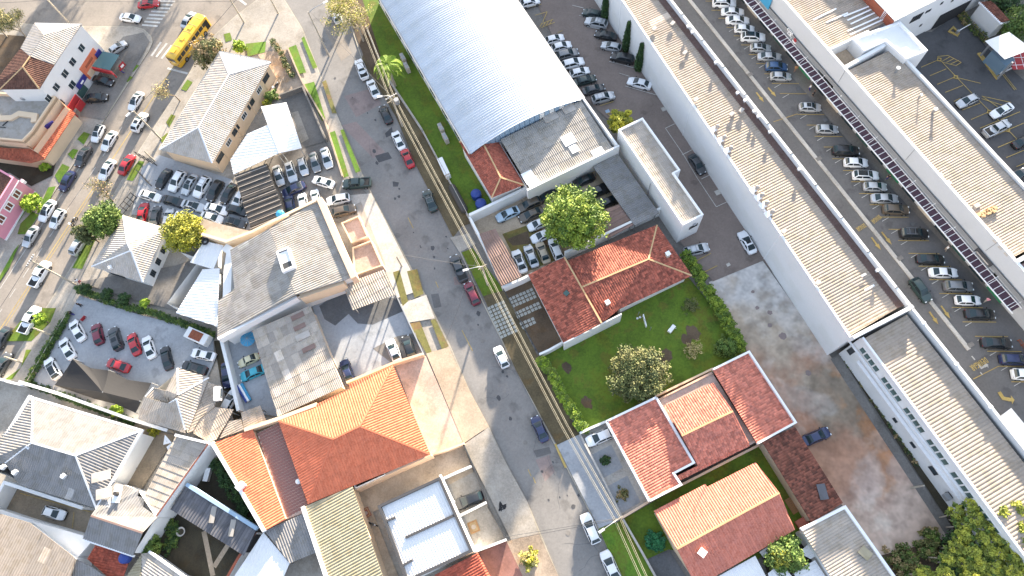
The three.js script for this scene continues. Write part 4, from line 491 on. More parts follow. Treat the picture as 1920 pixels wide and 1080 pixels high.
{ // orange hipped house
  const e = 4.3, r = 6.3, T = thing('orange_roof_house', 'big house with vivid orange hipped tile roof', 'house', cen(PS([[522, 788], [807, 851]])));
  const a = [625, 823, r], b = [675, 799, r];
  const pl = [[[522, 789, e], [592, 765, e], [594, 758, e], [657, 729, e], [655, 720, e], [737, 686, e], b, a], [b, [737, 686, e], [807, 852, e]], [[522, 789, e], a, [578, 945, e]], [a, b, [807, 852, e], [719, 888, e], [662, 911, e], [578, 945, e]]];
  pl.forEach((l, k) => corr(T, 'roof', PS(l), mats.clay_orange, { ...TILE, row: 2.4, step: 0.02, vary: 0.07, pitch: 0.4, off: k }));
  ridges(T, [[[522, 789, e], a], [a, b], [b, [737, 686, e]], [b, [807, 852, e]], [a, [578, 945, e]]], mats.clay_orange);
  add(T, 'wall', walls(inset(PS([[522, 789], [592, 766], [655, 722], [737, 688], [806, 850], [719, 886], [578, 942]], e), 0.5), 0, 4.2), mats.orange_wall);
  add(T, 'parapet', strip(PS([[808, 852], [760, 873], [665, 917]], 3.6), 0.35, 0, 3.7), mats.orange_wall); add(T, 'parapet', strip(PS([[808, 852], [840, 843], [870, 831]], 1.5), 0.35, 0, 1.6), mats.orange_wall); add(T, 'parapet', strip(PS([[458, 806], [522, 785], [594, 758]], 4.2), 0.6, 2, 4.3), mats.cream_wall);
  corr(T, 'roof', PS([[400, 831, 4.5], [474, 805, 3.8], [536, 974, 3.8], [496, 995, 4.5]]), mats.clay_orange, { ...TILE, row: 2.4, step: 0.02, vary: 0.08, pitch: 0.4 });
  add(T, 'gutter', strip(PS([[398, 830, 4.5], [447, 912, 4.5], [496, 996, 4.5]]), 0.5, 4, 4.75), mats.white_paint); add(T, 'wall', walls(PS([[403, 832], [474, 808], [534, 972], [497, 990]], 4), 0, 3.7), mats.orange_wall);
  add(T, 'chimney', bx(1.2, 1.2, 0.9, P(452, 912, 4.8).x, 4.8, P(452, 912, 4.8).z, 0.4), mats.white_paint);
  // roof terrace of hexagon tiles
  const t0 = PS([[482, 813], [526, 791], [580, 958], [536, 974]], 3.2); add(T, 'terrace', prism(t0, 0, 3.2), mats.tile_pink); const tiles = [], o = t0[0], u = t0[1].clone().sub(o), v = t0[3].clone().sub(o);
  for (let j = 0; j < 30; j++) for (let i = 0; i < 8; i++) { const q = o.clone().addScaledVector(u, (i + 0.5 + (j % 2) * 0.5) / 8.6).addScaledVector(v, (j + 0.6) / 30.5); tiles.push(new THREE.CylinderGeometry(0.27, 0.27, 0.03, 6).translate(q.x, 3.212, q.z)); } tag(add(T, 'terrace_tiles', merge(tiles), mats.yard_pink), null, null, null, 'stuff');
  { const p = P(558, 901, 4), d = add(T, 'satellite_dish', new THREE.SphereGeometry(0.55, 20, 8, 0, 6.3, 0, 0.9).rotateX(0.5).translate(p.x, 3.6, p.z), mats.white_paint); add(T, 'dish_arm', cone(V(p.x, 3.3, p.z), V(p.x + 0.8, 4.2, p.z), 0.04, 0.03), mats.metal_grey, d); }
  add(T, 'roof_well', walls(PS([[664, 905], [718, 883], [721, 890], [666, 915]], 4.2), 3, 4.4), mats.white_paint);
}
{ // pale house below
  const T = thing('beige_roof_house', 'house with long beige corrugated roof below the orange one', 'house', cen(PS([[569, 950], [720, 1090]]))); corr(T, 'roof', PS([[569, 951, 4.2], [661, 912, 4.6], [728, 1110, 4.6], [622, 1110, 4.2]]), mats.fibre_olive, { pitch: 0.42, row: 5, vary: 0.06, dir: XD }); add(T, 'wall', walls(PS([[573, 953], [659, 916], [726, 1110], [624, 1110]], 4), 0, 4), mats.cream_wall); add(T, 'gutter', strip(PS([[568, 950, 4.3], [622, 1112, 4.3]]), 0.5, 4, 4.6), mats.white_paint); add(T, 'awning', strip(PS([[671, 950, 3], [686, 990, 3]]), 0.4, 2.8, 3.1), mats.cream_wall);
}
canopy('shed_roof', 'dark grey sheet roof between orange and beige roofs', [[497, 996, 3.3], [570, 962, 3.6], [598, 1034, 3.6], [544, 1056, 3.3]], mats.fibre_dark, { dir: ZD, pitch: 0.4, row: 4, vary: 0.15, cat: 'roof' });
canopy('shed_roof', 'bright white sheet roof at the bottom edge', [[494, 998, 3.0], [543, 1056, 3.0], [520, 1110, 2.8], [420, 1110, 2.8]], mats.metal_white, { prof: 'rib', pitch: 0.6, amp: 0.05, row: 9, vary: 0.03, cat: 'roof' });
wallThing('garden_wall', 'brown topped wall left of the bright white roof', [[492, 998], [460, 1045], [432, 1095]], 2.4, mats.white_wall, 0.3, { cap: mats.brick_red });
{ // modern white house
  const out = PS([[708, 948], [825, 894], [887, 1034], [762, 1092]], 4.8), T = thing('modern_house', 'modern house with white ribbed roof framed in black', 'house', cen(out)); add(T, 'wall', walls(out, 0, 4.3), mats.white_wall); add(T, 'parapet', ring(out, 0.4, 4.3, 4.9), mats.dark_wall);
  corr(T, 'roof', inset(out, 0.42).map((p) => yy(p, 4.42)), mats.metal_white, { prof: 'rib', pitch: 0.42, amp: 0.06, row: 12, vary: 0.03, dir: ZD }); add(T, 'partition', strip(PS([[760, 1008], [856, 964]], 4.8), 0.35, 4.3, 4.85), mats.dark_wall); add(T, 'partition', strip(PS([[721, 978], [741, 970]], 4.8), 0.3, 4.3, 4.85), mats.dark_wall); add(T, 'partition', strip(PS([[752, 1062], [773, 1050]], 4.8), 0.3, 4.3, 4.85), mats.dark_wall); add(T, 'partition', strip(PS([[798, 911], [816, 902]], 4.8), 0.2, 4.3, 4.85), mats.dark_wall);
}
for (const [l, lab] of [[[[834, 899], [858, 888], [886, 876]], 'white wall above the black car beside the modern house'], [[[862, 969], [888, 956], [914, 943]], 'white wall between the black car and the tan rug'], [[[890, 1035], [920, 1024], [951, 1012]], 'white wall below the tan rug yard'], [[[870, 833], [888, 872], [916, 945], [951, 1013]], 'dark rail fence along the pale pavement by the rug yard'], [[[828, 892], [860, 968], [889, 1035]], 'pale wall along the right side of the modern house']]) wallThing(lab.startsWith('dark') ? 'yard_fence' : 'yard_wall', lab, l, lab.startsWith('dark') ? 1.3 : 1.5, lab.startsWith('dark') ? mats.frame_dark : mats.white_wall, lab.startsWith('dark') ? 0.1 : 0.25, { cat: lab.startsWith('dark') ? 'fence' : 'wall' });
{ const T = thing('tiled_house', 'red tiled house corner at the bottom edge by the street', 'house', cen(PS([[821, 1074], [917, 1080]]))); corr(T, 'roof', PS([[815, 1078, 3.8], [893, 1038, 4.6], [925, 1110, 4.6], [840, 1130, 3.8]]), mats.clay_dark, TILE); corr(T, 'roof', PS([[893, 1038, 4.6], [895, 1036, 4.5], [935, 1110, 4.0], [925, 1110, 4.6]]), mats.clay_dark, TILE); add(T, 'wall', walls(PS([[822, 1080], [890, 1044], [925, 1112], [845, 1130]], 3.8), 0, 3.7), mats.cream_wall); }
{ // grey hipped house, lower left
  const e = 5.3, r = 7.0, T = thing('grey_hip_house', 'broad grey hipped sheet roof house at the lower left', 'house', cen(PS([[64, 747], [181, 952]])));
  const a = [60, 830, r], b = [142, 854, r], NW = [62, 746, e], NE = [266, 807, e], SE = [181, 953, e], SW = [10, 868, e];
  corr(T, 'roof', PS([NW, NE, b, a]), mats.fibre_dark, { pitch: 0.4, row: 2.4, vary: 0.07 }); corr(T, 'roof', PS([NE, SE, b]), mats.fibre_dark, { pitch: 0.42, row: 2.4, vary: 0.1, spot: 0.08 }); corr(T, 'roof', PS([a, b, SE, [36, 908, e], SW]), mats.fibre_dark, { pitch: 0.38, row: 2.4, vary: 0.14, off: 6, spot: 0.06 }); corr(T, 'roof', PS([NW, a, SW, [-40, 880, e], [-40, 870, e]]), mats.fibre_dark, { pitch: 0.42, row: 2.4, vary: 0.1 });
  ridges(T, [[a, b], [a, NW], [b, NE], [b, SE], [a, SW]], mats.metal_white); add(T, 'wall', walls(inset(PS([NW, NE, SE, [36, 908, e], [-40, 880, e]]), 0.5), 0, 5.1), mats.white_wall); add(T, 'gutter', strip(PS([NW, NE, [181, 954, e]]), 0.35, 5, 5.45), mats.white_paint); add(T, 'gutter', strip(PS([[58, 742, e], [0, 838, e], [-40, 900, e]]), 0.6, 4.9, 5.5), mats.metal_white);
  for (const [px, py] of [[120, 893], [29, 886], [56, 838], [7, 876]]) { const p = P(px, py, 6.4); add(T, 'roof_vent', merge([bx(0.7, 0.5, 0.6, p.x, 6.5, p.z, 0.5), cone(V(p.x, 6, p.z), V(p.x + 0.2, 7.4, p.z), 0.07, 0.07)]), mats.metal_white); } for (const [px, py, w, d] of [[191, 893, 3, 1.5], [196, 925, 2.4, 1.6]]) { const p = P(px, py, 6); add(T, 'clear_sheet', bx(w, 0.06, d, p.x, 6.2, p.z, -0.25), mats.fibre_pale); }
}
wallThing('garden_wall', 'white capped long wall between the tent lot and grey hipped house', [[56, 722], [130, 744], [258, 790], [330, 812]], 2.6, mats.beige_wall, 0.4, { cap: mats.white_paint }); wallThing('garden_wall', 'white wall across the pavement below the tent lot hedge', [[2, 711], [30, 720], [57, 726]], 1.6, mats.white_wall, 0.3);
wallThing('courtyard_wall', 'white wall round the sunken court of the white car', [[10, 956], [36, 908], [180, 955]], 3.2, mats.white_wall, 0.4); wallThing('courtyard_wall', 'white lower wall below the white car court', [[0, 954], [60, 974], [158, 1003]], 2.4, mats.white_wall, 0.6); { const a = P(138, 992), b = P(102, 940); stripe('court_marking', [138, 990], [141, 960], 0.1, mats.yellow_line, 0.3); stripe('court_marking', [40, 925], [172, 960], 0.1, mats.yellow_line, 0.302); }
{ const e = 5, r = 6.4, T = thing('two_tone_house', 'house with tan gable roof and a roof hatch beside the tan courtyard', 'house', cen(PS([[215, 904], [250, 1041]]))); const a = [171, 967, r], b = [268, 999, r];
  corr(T, 'roof', PS([[215, 904, e], [262, 919, e], [258, 930, e], [272, 935, e], [268, 950, e], [296, 970, e], b, a]), mats.fibre_dark, { pitch: 0.38, row: 2, vary: 0.16, spot: 0.04 }); corr(T, 'roof', PS([a, b, [250, 1042, e], [156, 1010, e]]), mats.fibre_dark, { pitch: 0.4, row: 6, vary: 0.08 }); capLine(T, 'ridge_tiles', P(...a), P(...b), mats.fibre_brown);
  add(T, 'wall', walls(PS([[217, 907], [260, 922], [292, 970], [250, 1037], [160, 1008]], 5), 0, 4.9), mats.white_wall); add(T, 'gutter', strip(PS([[155, 1011, e], [251, 1043, e]]), 0.3, 4.7, 5.05), mats.metal_white); const p = P(220, 926, 6); add(T, 'clear_sheet', bx(1.2, 0.1, 2.6, p.x, 6.0, p.z, -0.5), mats.white_paint); add(T, 'roof_vent', new THREE.CylinderGeometry(0.3, 0.4, 0.7, 12).translate(p.x, 6.3, p.z), mats.metal_dark); }
{ const T = thing('long_shed', 'long narrow shed with tan stepped sheets and a pole shadow', 'shed', cen(PS([[329, 820], [294, 965]]))); corr(T, 'roof_sheet', PS([[329, 819, 4.6], [387, 834, 4.6], [295, 966, 4.3], [262, 946, 4.3]]), mats.fibre, { pitch: 0.3, amp: 0.04, row: 1.05, step: 0.06, sw: 2.4, vary: 0.16, pieces: true, off: 51 }); add(T, 'wall', walls(inset(PS([[329, 819], [387, 834], [295, 966], [262, 946]], 4.3), 0.3), 0, 4.2), mats.white_wall); add(T, 'parapet', strip(PS([[390, 832, 5], [294, 968, 4.8]]), 0.4, 0, 4.9), mats.white_wall); add(T, 'parapet_cap', strip(PS([[390, 832, 5], [294, 968, 4.8]]), 0.25, 4.903, 4.98), mats.clay_brown); add(T, 'parapet', strip(PS([[330, 816, 5], [388, 830, 5]]), 0.4, 3.5, 5.4), mats.metal_white); }
{ const T = thing('tan_roof_building', 'large building with striped tan sheet roof in the bottom left corner', 'building', V(-75, 0, -36)); corr(T, 'roof', PS([[-60, 945, 5.5], [55, 980, 5.5], [142, 1047, 5.3], [118, 1130, 5], [-60, 1130, 5]]), mats.fibre_tan, { pitch: 0.42, row: 2.3, vary: 0.12, spot: 0.02, dir: P(55, 980).sub(P(0, 1080)) }); add(T, 'wall', walls(PS([[-60, 950], [52, 984], [136, 1048], [112, 1130], [-60, 1130]], 5), 0, 5), mats.white_wall); corr(T, 'roof', PS([[142, 1049, 4.6], [168, 1060, 4.6], [205, 1085, 4.3], [190, 1120, 4.3], [120, 1120, 4.3]]), mats.fibre_dark, { pitch: 0.4, row: 3 }); add(T, 'flat_roof', prism(PS([[57, 976], [158, 1005], [172, 1015], [145, 1046]], 3.4), 0, 3.4), mats.white_wall); }
canopy('tiled_canopy', 'small dark red tiled roof carrying a blue tank', [[164, 1048, 3.2], [179, 1022, 3.2], [246, 1042, 3.0], [228, 1092, 3.0], [200, 1080, 3.1]], mats.clay_dark, { ...TILE, cat: 'roof' });
{ const T = thing('sheet_roof_shed', 'pale ribbed shed roof at the bottom beside the small garden tree', 'shed', cen(PS([[268, 1036], [300, 1090]]))); corr(T, 'roof', PS([[266, 1038, 3.2], [281, 1036, 3.4], [370, 1100, 3.4], [266, 1100, 3.2]]), mats.fibre_pale, { pitch: 0.4, row: 3, dir: P(281, 1036).sub(P(345, 1080)) }); corr(T, 'roof', PS([[266, 1038, 3.2], [264, 1100, 3.2], [225, 1100, 2.8]]), mats.fibre_olive, { pitch: 0.4, row: 3 }); add(T, 'wall', walls(PS([[268, 1040], [280, 1040], [360, 1098], [240, 1098]], 3), 0, 2.7), mats.white_wall); add(T, 'gutter', strip(PS([[280, 1034, 3.4], [372, 1100, 3.4]]), 0.3, 3.2, 3.6), mats.white_paint); }
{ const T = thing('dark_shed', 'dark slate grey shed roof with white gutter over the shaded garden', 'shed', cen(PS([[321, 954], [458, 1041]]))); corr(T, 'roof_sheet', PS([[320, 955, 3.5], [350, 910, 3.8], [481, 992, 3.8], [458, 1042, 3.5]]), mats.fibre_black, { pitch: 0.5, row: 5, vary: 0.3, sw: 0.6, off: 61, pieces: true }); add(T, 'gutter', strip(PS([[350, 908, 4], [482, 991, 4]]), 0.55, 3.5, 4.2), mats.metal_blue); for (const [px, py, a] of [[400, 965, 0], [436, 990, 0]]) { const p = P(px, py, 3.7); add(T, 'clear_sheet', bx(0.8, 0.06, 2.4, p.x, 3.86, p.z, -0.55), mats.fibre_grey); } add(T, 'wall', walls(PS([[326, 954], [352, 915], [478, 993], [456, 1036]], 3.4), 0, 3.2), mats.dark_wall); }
{ // roofs between tent and orange house
  const e = 4, r = 5.4, T = thing('valley_roof_house', 'house with pale star shaped valley roof beside the shade tent', 'house', cen(PS([[258, 780], [360, 800]])));
  corr(T, 'roof', PS([[273, 744, e], [288, 727, e], [314, 733, r], [317, 754, e]]), mats.fibre, { pitch: 0.4, row: 5 }); corr(T, 'roof', PS([[333, 690, r], [392, 708, e], [334, 740, r]]), mats.fibre, { pitch: 0.4, row: 5 }); corr(T, 'roof', PS([[333, 690, r], [334, 740, r], [320, 755, e], [312, 732, r]]), mats.fibre, { pitch: 0.4, row: 5 });
  corr(T, 'roof', PS([[270, 744, e + 0.4], [317, 757, e + 1], [331, 748, r], [347, 800, e], [348, 812, e], [258, 786, e]]), mats.fibre, { pitch: 0.38, row: 6, vary: 0.06 }); corr(T, 'roof', PS([[334, 740, r], [392, 708, e], [352, 812, e], [347, 800, e], [331, 748, r]]), mats.fibre, { pitch: 0.42, row: 5, vary: 0.1 });
  ridges(T, [[[334, 740, r], [333, 690, r]], [[334, 740, r], [392, 708, e]], [[331, 748, r], [348, 806, e]], [[331, 748, r], [317, 757, e + 0.8]], [[288, 727, e], [273, 744, e]]], mats.metal_white); add(T, 'wall', walls(inset(PS([[266, 748], [290, 728], [335, 692], [388, 710], [350, 808], [262, 782]], 4), 0.3), 0, 3.9), mats.white_wall);
}
canopy('shed_roof', 'tan sheet roof left of the alley, with a small dormer', [[386, 716, 3.8], [412, 724, 3.8], [402, 764, 3.8], [376, 784, 3.8], [362, 808, 3.8], [352, 812, 3.8]], mats.fibre_tan, { pitch: 0.42, row: 1.8, step: 0.03, vary: 0.18, cat: 'roof' }); canopy('shed_roof', 'tan tiled sheet roof above the long narrow shed', [[362, 812, 3.6], [378, 760, 3.8], [438, 768, 3.6], [428, 788, 3.5], [406, 824, 3.5], [392, 830, 3.5]], mats.fibre_tan, { pitch: 0.36, amp: 0.04, row: 1.4, step: 0.03, vary: 0.14, cat: 'roof' }); canopy('shed_roof', 'small pale sheet roof beside the orange shed roof', [[452, 774, 3.2], [488, 760, 3.2], [500, 790, 3.2], [458, 806, 3.2]], mats.fibre_tan, { pitch: 0.36, amp: 0.04, row: 1.4, step: 0.03, vary: 0.12, cat: 'roof' }); canopy('shed_roof', 'small tan roof corner left of the pale sheet roof', [[428, 790, 3.3], [452, 786, 3.3], [457, 806, 3.3], [412, 822, 3.3]], mats.fibre_tan, { pitch: 0.36, amp: 0.04, row: 1.4, step: 0.03, vary: 0.12, cat: 'roof' });
{ const p = P(408, 738, 4.4), T = thing('dormer_box', 'small white dormer with a dark window on the tan roof', 'dormer', V(p.x, 3.8, p.z)); add(T, 'box', bx(1, 0.9, 2.2, p.x, 4.3, p.z, -0.35), mats.white_paint); add(T, 'pane', bx(0.06, 0.5, 1.5, p.x + 0.5, 4.35, p.z + 0.18, -0.35), mats.glass); }
{ // tent
  const T = thing('shade_tent', 'black tensioned shade tent with two peaks in the car lot', 'tent', cen(PS([[104, 722], [282, 720]]))); const pk = [[192, 735, 5.2], [262, 752, 4.6]], rim = [[136, 673, 3.4], [170, 690, 3.1], [203, 694, 3.6], [240, 712, 3.2], [284, 718, 3.4], [267, 742, 2.9], [254, 774, 2.8], [215, 757, 2.6], [178, 748, 2.5], [145, 737, 2.4], [102, 722, 2.5], [122, 695, 2.7]];
  const tri = [[11, 0, 10], [0, 12, 10], [0, 1, 12], [1, 2, 12], [10, 12, 9], [9, 12, 8], [2, 3, 12], [3, 13, 12], [12, 13, 7], [12, 7, 8], [3, 4, 13], [4, 5, 13], [5, 6, 13], [6, 7, 13]], pts = [...rim, ...pk].map((p) => P(...p)), g = new Geo();
  for (const t of tri) { const N = 6, [a, b, c] = t.map((i) => pts[i]), q = (i, j) => { const u = i / N, v = j / N, w = 1 - u - v, p = V(0, 0, 0).addScaledVector(a, w).addScaledVector(b, u).addScaledVector(c, v); p.y -= 0.9 * (u * v + v * w + u * w); return p; }; for (let i = 0; i < N; i++) for (let j = 0; i + j < N; j++) { const f = (x, y, z) => g.tri(x, y, z, [x.x, x.z], [y.x, y.z], [z.x, z.z]); f(q(i, j), q(i + 1, j), q(i, j + 1)); if (i + j < N - 1) f(q(i + 1, j), q(i + 1, j + 1), q(i, j + 1)); } }
  add(T, 'membrane', g.geo(), mats.canvas); for (const i of [0, 2, 4, 6, 10, 12, 13]) add(T, 'mast', cone(yy(pts[i], 0), pts[i], 0.1, 0.08), mats.metal_grey); add(T, 'cable', merge([[102, 722], [254, 774]].map((p) => cone(P(p[0], p[1], 2.5), P(p[0] - 4, p[1] + 12, 0), 0.03, 0.03))), mats.metal_grey);
}
{ // white pyramid house
  const e = 4, r = 6.2, T = thing('white_hip_house', 'white house with pale hipped roof between the two round trees', 'house', cen(PS([[172, 500], [310, 429]]))); const A = [172, 500, e], B = [268, 529, e], C = [312, 428, e], D = [231, 404, e], a = [239, 455, r], b = [246, 470, r];
  corr(T, 'roof', PS([D, C, a]), mats.fibre_pale, { pitch: 0.4, row: 5, vary: 0.05 }); corr(T, 'roof', PS([C, B, b, a]), mats.fibre_pale, { pitch: 0.4, row: 5, vary: 0.05 }); corr(T, 'roof', PS([A, b, B]), mats.fibre_pale, { pitch: 0.4, row: 5, vary: 0.06 }); corr(T, 'roof', PS([D, a, b, A]), mats.fibre_pale, { pitch: 0.4, row: 5, vary: 0.05 });
  ridges(T, [[A, b], [B, b], [C, a], [D, a], [a, b]], mats.metal_white); const w = inset(PS([A, B, C, D]), 0.45); add(T, 'wall', walls(w, 0, 3.95), mats.white_wall); for (let k = 0; k < 4; k++) win(T, w[1], w[2], 1.4 + k * 2.3, 1.2, 1.1, 1.4, { bars: 3, frame: mats.frame_dark, flip: w[1].x < 0 && false }); win(T, w[0], w[1], 1, 0.4, 3, 2.4, { frame: mats.frame_dark }); win(T, w[0], w[1], 6, 1.2, 1.2, 1.3, {}); const p = P(208, 502, 4.6); add(T, 'roof_vent', bx(0.6, 0.5, 0.6, p.x, 4.75, p.z), mats.metal_white);
}
{ // white and tan pieces east of it
  canopy('flat_roof', 'tan flat sheet roof below the crowded car lot', [[356, 402, 4], [413, 420, 4], [472, 434, 4], [419, 453, 4], [380, 444, 4]], mats.fibre_tan, { pitch: 0.4, row: 6, prof: 'flat', sw: 2, vary: 0.06, cat: 'roof' }); canopy('flat_roof', 'white sheet roof beside the yellow green tree', [[383, 452, 4.2], [419, 460, 4.2], [400, 505, 4.0], [356, 492, 4.0]], mats.metal_white, { prof: 'rib', pitch: 0.5, amp: 0.05, row: 8, vary: 0.05, cat: 'roof' }); canopy('flat_roof', 'long white sheet roof beside the grey hall', [[380, 505, 3.8], [412, 503, 4.1], [407, 612, 4.1], [330, 587, 3.8]], mats.metal_white, { prof: 'rib', pitch: 0.5, amp: 0.05, row: 9, vary: 0.05, cat: 'roof' });
  const l = PS([[358, 488], [398, 502], [386, 512], [334, 582], [408, 612], [424, 468], [384, 452]]), T = thing('white_annexe', 'white walled annexe under the long white sheet roofs', 'building', cen(l)); add(T, 'wall', walls(l, 0, 3.7), mats.white_wall); add(T, 'roof_edge', strip(PS([[420, 462, 4.6], [432, 470, 4.6], [427, 505, 4.6], [425, 560, 4.6], [410, 612, 4.6]]), 1.4, 0, 4.6), mats.white_wall); const p = P(384, 452, 4.6); add(T, 'tyre', new THREE.TorusGeometry(0.5, 0.18, 8, 20).rotateX(1.57).translate(p.x, 4.5, p.z), mats.black);
}
{ // three storey white house, top left
  const e = 9.3, r = 11, T = thing('tall_white_house', 'three storey white house with half metal half brown tile roof', 'house', cen(PS([[153, 46], [74, 167]]))); const A = [153, 46, e], B = [74, 167, e], C = [0, 168, e], D = [65, 44, e], n = [82, 66, r], m = [43, 126, r];
  corr(T, 'roof', PS([D, A, n]), mats.fibre_pale, { pitch: 0.4, row: 6, vary: 0.03 }); corr(T, 'roof', PS([A, [102, 122, e], [57, 106, r - 0.2], n]), mats.fibre_pale, { pitch: 0.42, row: 6, vary: 0.04 }); corr(T, 'roof', PS([D, n, [57, 106, r - 0.2], [39, 91, e]]), mats.fibre_pale, { pitch: 0.42, row: 6, vary: 0.04 });
  corr(T, 'roof', PS([[102, 122, e], B, m, [57, 106, r - 0.25]]), mats.clay_umber, TILE); corr(T, 'roof', PS([B, C, m]), mats.clay_umber, TILE); corr(T, 'roof', PS([[39, 91, e], [57, 106, r - 0.25], m, C, [-10, 155, e]]), mats.clay_umber, TILE); ridges(T, [[m, B], [m, [57, 106, r]], [m, C]], mats.clay_tan);
  const w = PS([A, B, C, D], 0); const wi = inset(PS([A, B, C, D]), 0.12); add(T, 'wall', walls(wi, 0, e - 0.05), mats.white_wall); add(T, 'gutter', strip(PS([D, A]), 0.3, e - 0.2, e + 0.1), mats.metal_grey);
  for (const [s, y, ww] of [[2.6, 5.8, 1.4], [6.0, 5.8, 1.5], [8.9, 5.8, 1.5], [12.2, 5.8, 1.4], [15, 5.9, 1.3], [9.5, 3.2, 1.6], [14, 3, 1.5]]) win(T, wi[0], wi[1], s, y, ww, 1.5, { flip: true, bars: 2 });
  const d = wi[1].clone().sub(wi[0]).setY(0).normalize(), nn = V(-d.z, 0, d.x).negate(), at = (s, k, y) => wi[0].clone().setY(y).addScaledVector(d, s).addScaledVector(nn, k), ry = Math.atan2(-d.z, d.x);
  const pan = (n2, s, y, ww, hh, mat, k = 0.1) => { const p = at(s, k, y); const g = bx(ww, hh, 0.2, 0, 0, 0); g.rotateY(ry); g.translate(p.x, p.y, p.z); return add(T, n2, g, mat); };
  pan('painted_front', 4.2, 2.9, 5.4, 3.2, mats.clay_orange); pan('wall_slot', 4.4, 3.6, 2.6, 0.5, mats.brick_red, 0.14); pan('painted_front', 4.6, 2, 3.6, 1.4, mats.cream_wall, 0.15); pan('shop_sign', 1.6, 2.6, 1.6, 1.8, mats.navy, 0.3); pan('shop_sign', 8.6, 2.8, 3.0, 1.1, mats.navy, 0.3); pan('sign_mark', 8.6, 2.8, 0.9, 0.3, mats.white_paint, 0.42); pan('shop_window', 9.8, 1.3, 2.4, 1.6, mats.glass_green, 0.12); pan('shop_front', 15, 2.4, 6.6, 1.5, mats.red, 1.0); pan('shop_front', 13, 1.4, 2, 1.6, mats.red, 1.6); pan('shop_front', 16.4, 1, 3, 1.8, mats.red, 1.2);
}
{ const T = thing('shop_awning', 'teal flat awning with red edge in front of the white house', 'awning', cen(PS([[172, 125], [224, 104]]))); const l = PS([[193, 96, 3], [224, 103, 3], [206, 132, 2.9], [173, 124, 2.9]]); corr(T, 'roof', l, mats.teal, { prof: 'flat', sw: 3, row: 6, vary: 0.03 }); add(T, 'edge_band', strip(PS([[172, 126, 2.9], [208, 134, 2.9], [214, 140, 2.9]]), 0.3, 2.0, 2.9), mats.red); for (const p of inset(l, 0.3)) add(T, 'post', bx(0.12, 2.9, 0.12, p.x, 1.45, p.z), mats.metal_grey); add(T, 'counter', bx(2.2, 1, 1.2, P(180, 128).x, 0.6, P(180, 128).z), mats.red); }
{ const p = P(229, 123, 1.5), T = thing('gas_sign', 'small red white roadside sign stand by the teal awning', 'sign', V(p.x, 0, p.z)); add(T, 'board', bx(1.4, 1.1, 0.15, p.x, 1.5, p.z, 0.6), mats.red); add(T, 'panel', bx(0.8, 0.5, 0.05, p.x, 1.5, p.z + 0.1, 0.6), mats.white_paint); add(T, 'leg', bx(0.1, 1, 0.1, p.x, 0.5, p.z), mats.metal_grey); }
{ // orange and cream corner house
  const e = 6, T = thing('cream_corner_house', 'cream corner house with dark flat roofs and a tiled lean-to', 'house', cen(PS([[-10, 175], [140, 300]])));
  const b = PS([[-40, 172, e], [106, 182, e], [62, 248, e], [44, 266, e], [0, 262, e], [-40, 255, e]]); add(T, 'wall', walls(b, 0, e), mats.cream_wall); add(T, 'flat_roof', flat(b, e - 0.5), mats.fibre_grey); add(T, 'parapet', ring(b, 0.3, e - 0.6, e + 0.35), mats.cream_wall); add(T, 'partition', strip(PS([[-40, 222, e], [20, 220, e], [34, 212, e], [64, 216, e], [62, 228, e]]), 1.1, e - 0.5, e - 0.05), mats.cream_wall);
  corr(T, 'roof', PS([[119, 196, 3.6], [142, 212, 3.0], [84, 298, 3.0], [60, 278, 3.6]]), mats.clay_orange, TILE); corr(T, 'roof', PS([[-40, 272, 3.8], [16, 278, 3.8], [60, 279, 3.7], [84, 299, 3.0], [58, 306, 3.0], [-40, 292, 3.0]]), mats.brick_red, TILE); add(T, 'wall', walls(PS([[112, 200], [138, 214], [82, 296], [50, 300], [-40, 288], [-40, 262], [40, 268], [66, 250]], 3), 0, 2.95), mats.cream_wall); add(T, 'facade', walls(PS([[106, 184], [120, 197], [60, 279], [40, 268]], 5), 2.9, 4.6), mats.cream_wall);
  const w0 = P(44, 267), w1 = P(62, 249); win(T, P(14, 267), P(42, 269), 1.2, 4.2, 3.0, 1.5, { bars: 3, frame: mats.frame_dark, flip: true }); win(T, P(42, 269), P(64, 250), 0.4, 4.2, 2.2, 1.5, { bars: 4, frame: mats.frame_dark, flip: true });
  for (const [px, py] of [[129, 240], [110, 258], [96, 282]]) { const p = P(px, py, 1.2); add(T, 'shop_window', bx(2.2, 1.9, 0.3, p.x, 1.3, p.z, 0.86), mats.glass); } { const p = P(92, 234, 4.4); add(T, 'wall_sign', bx(2.0, 0.9, 0.2, p.x, 4.3, p.z, 0.2), mats.navy); } add(T, 'water_tank', new THREE.SphereGeometry(0.7, 16, 10).translate(P(43, 181, 6.3).x, 6.2, P(43, 181, 6.3).z), mats.metal_grey);
}
{ const e = 5.4, T = thing('pink_house', 'pink house with white framed square windows', 'house', cen(PS([[0, 340], [20, 400]]))); const A = P(29, 334, e), B = P(-30, 428, e), C = P(-80, 400, e), D = P(-20, 306, e), w = [A, B, C, D]; add(T, 'wall', walls(w, 0, e), mats.pink_wall); add(T, 'cornice', ring(w, 0.35, e, e + 0.35), mats.pink_wall); add(T, 'ledge', strip([yy(A, 0), yy(B, 0)], 0.3, e - 0.9, e - 0.75), mats.white_paint); corr(T, 'roof', inset(w, 0.4).map((p) => yy(p, e + 0.1)), mats.clay_umber, TILE);
  for (let k = 0; k < 4; k++) win(T, A, B, 1.5 + k * 2.7, 2.6, 1.7, 1.7, { flip: true, bars: 2, t: 0.22, frame: mats.white_paint, glass: mats.clay_brown }); add(T, 'base_band', strip([yy(A, 0), yy(B, 0)], 0.25, 0, 0.5), mats.white_paint); const p = P(42, 342, 3.2); add(T, 'air_conditioner', bx(1, 0.7, 0.8, p.x, 3.2, p.z, 0.6), mats.white_paint); }
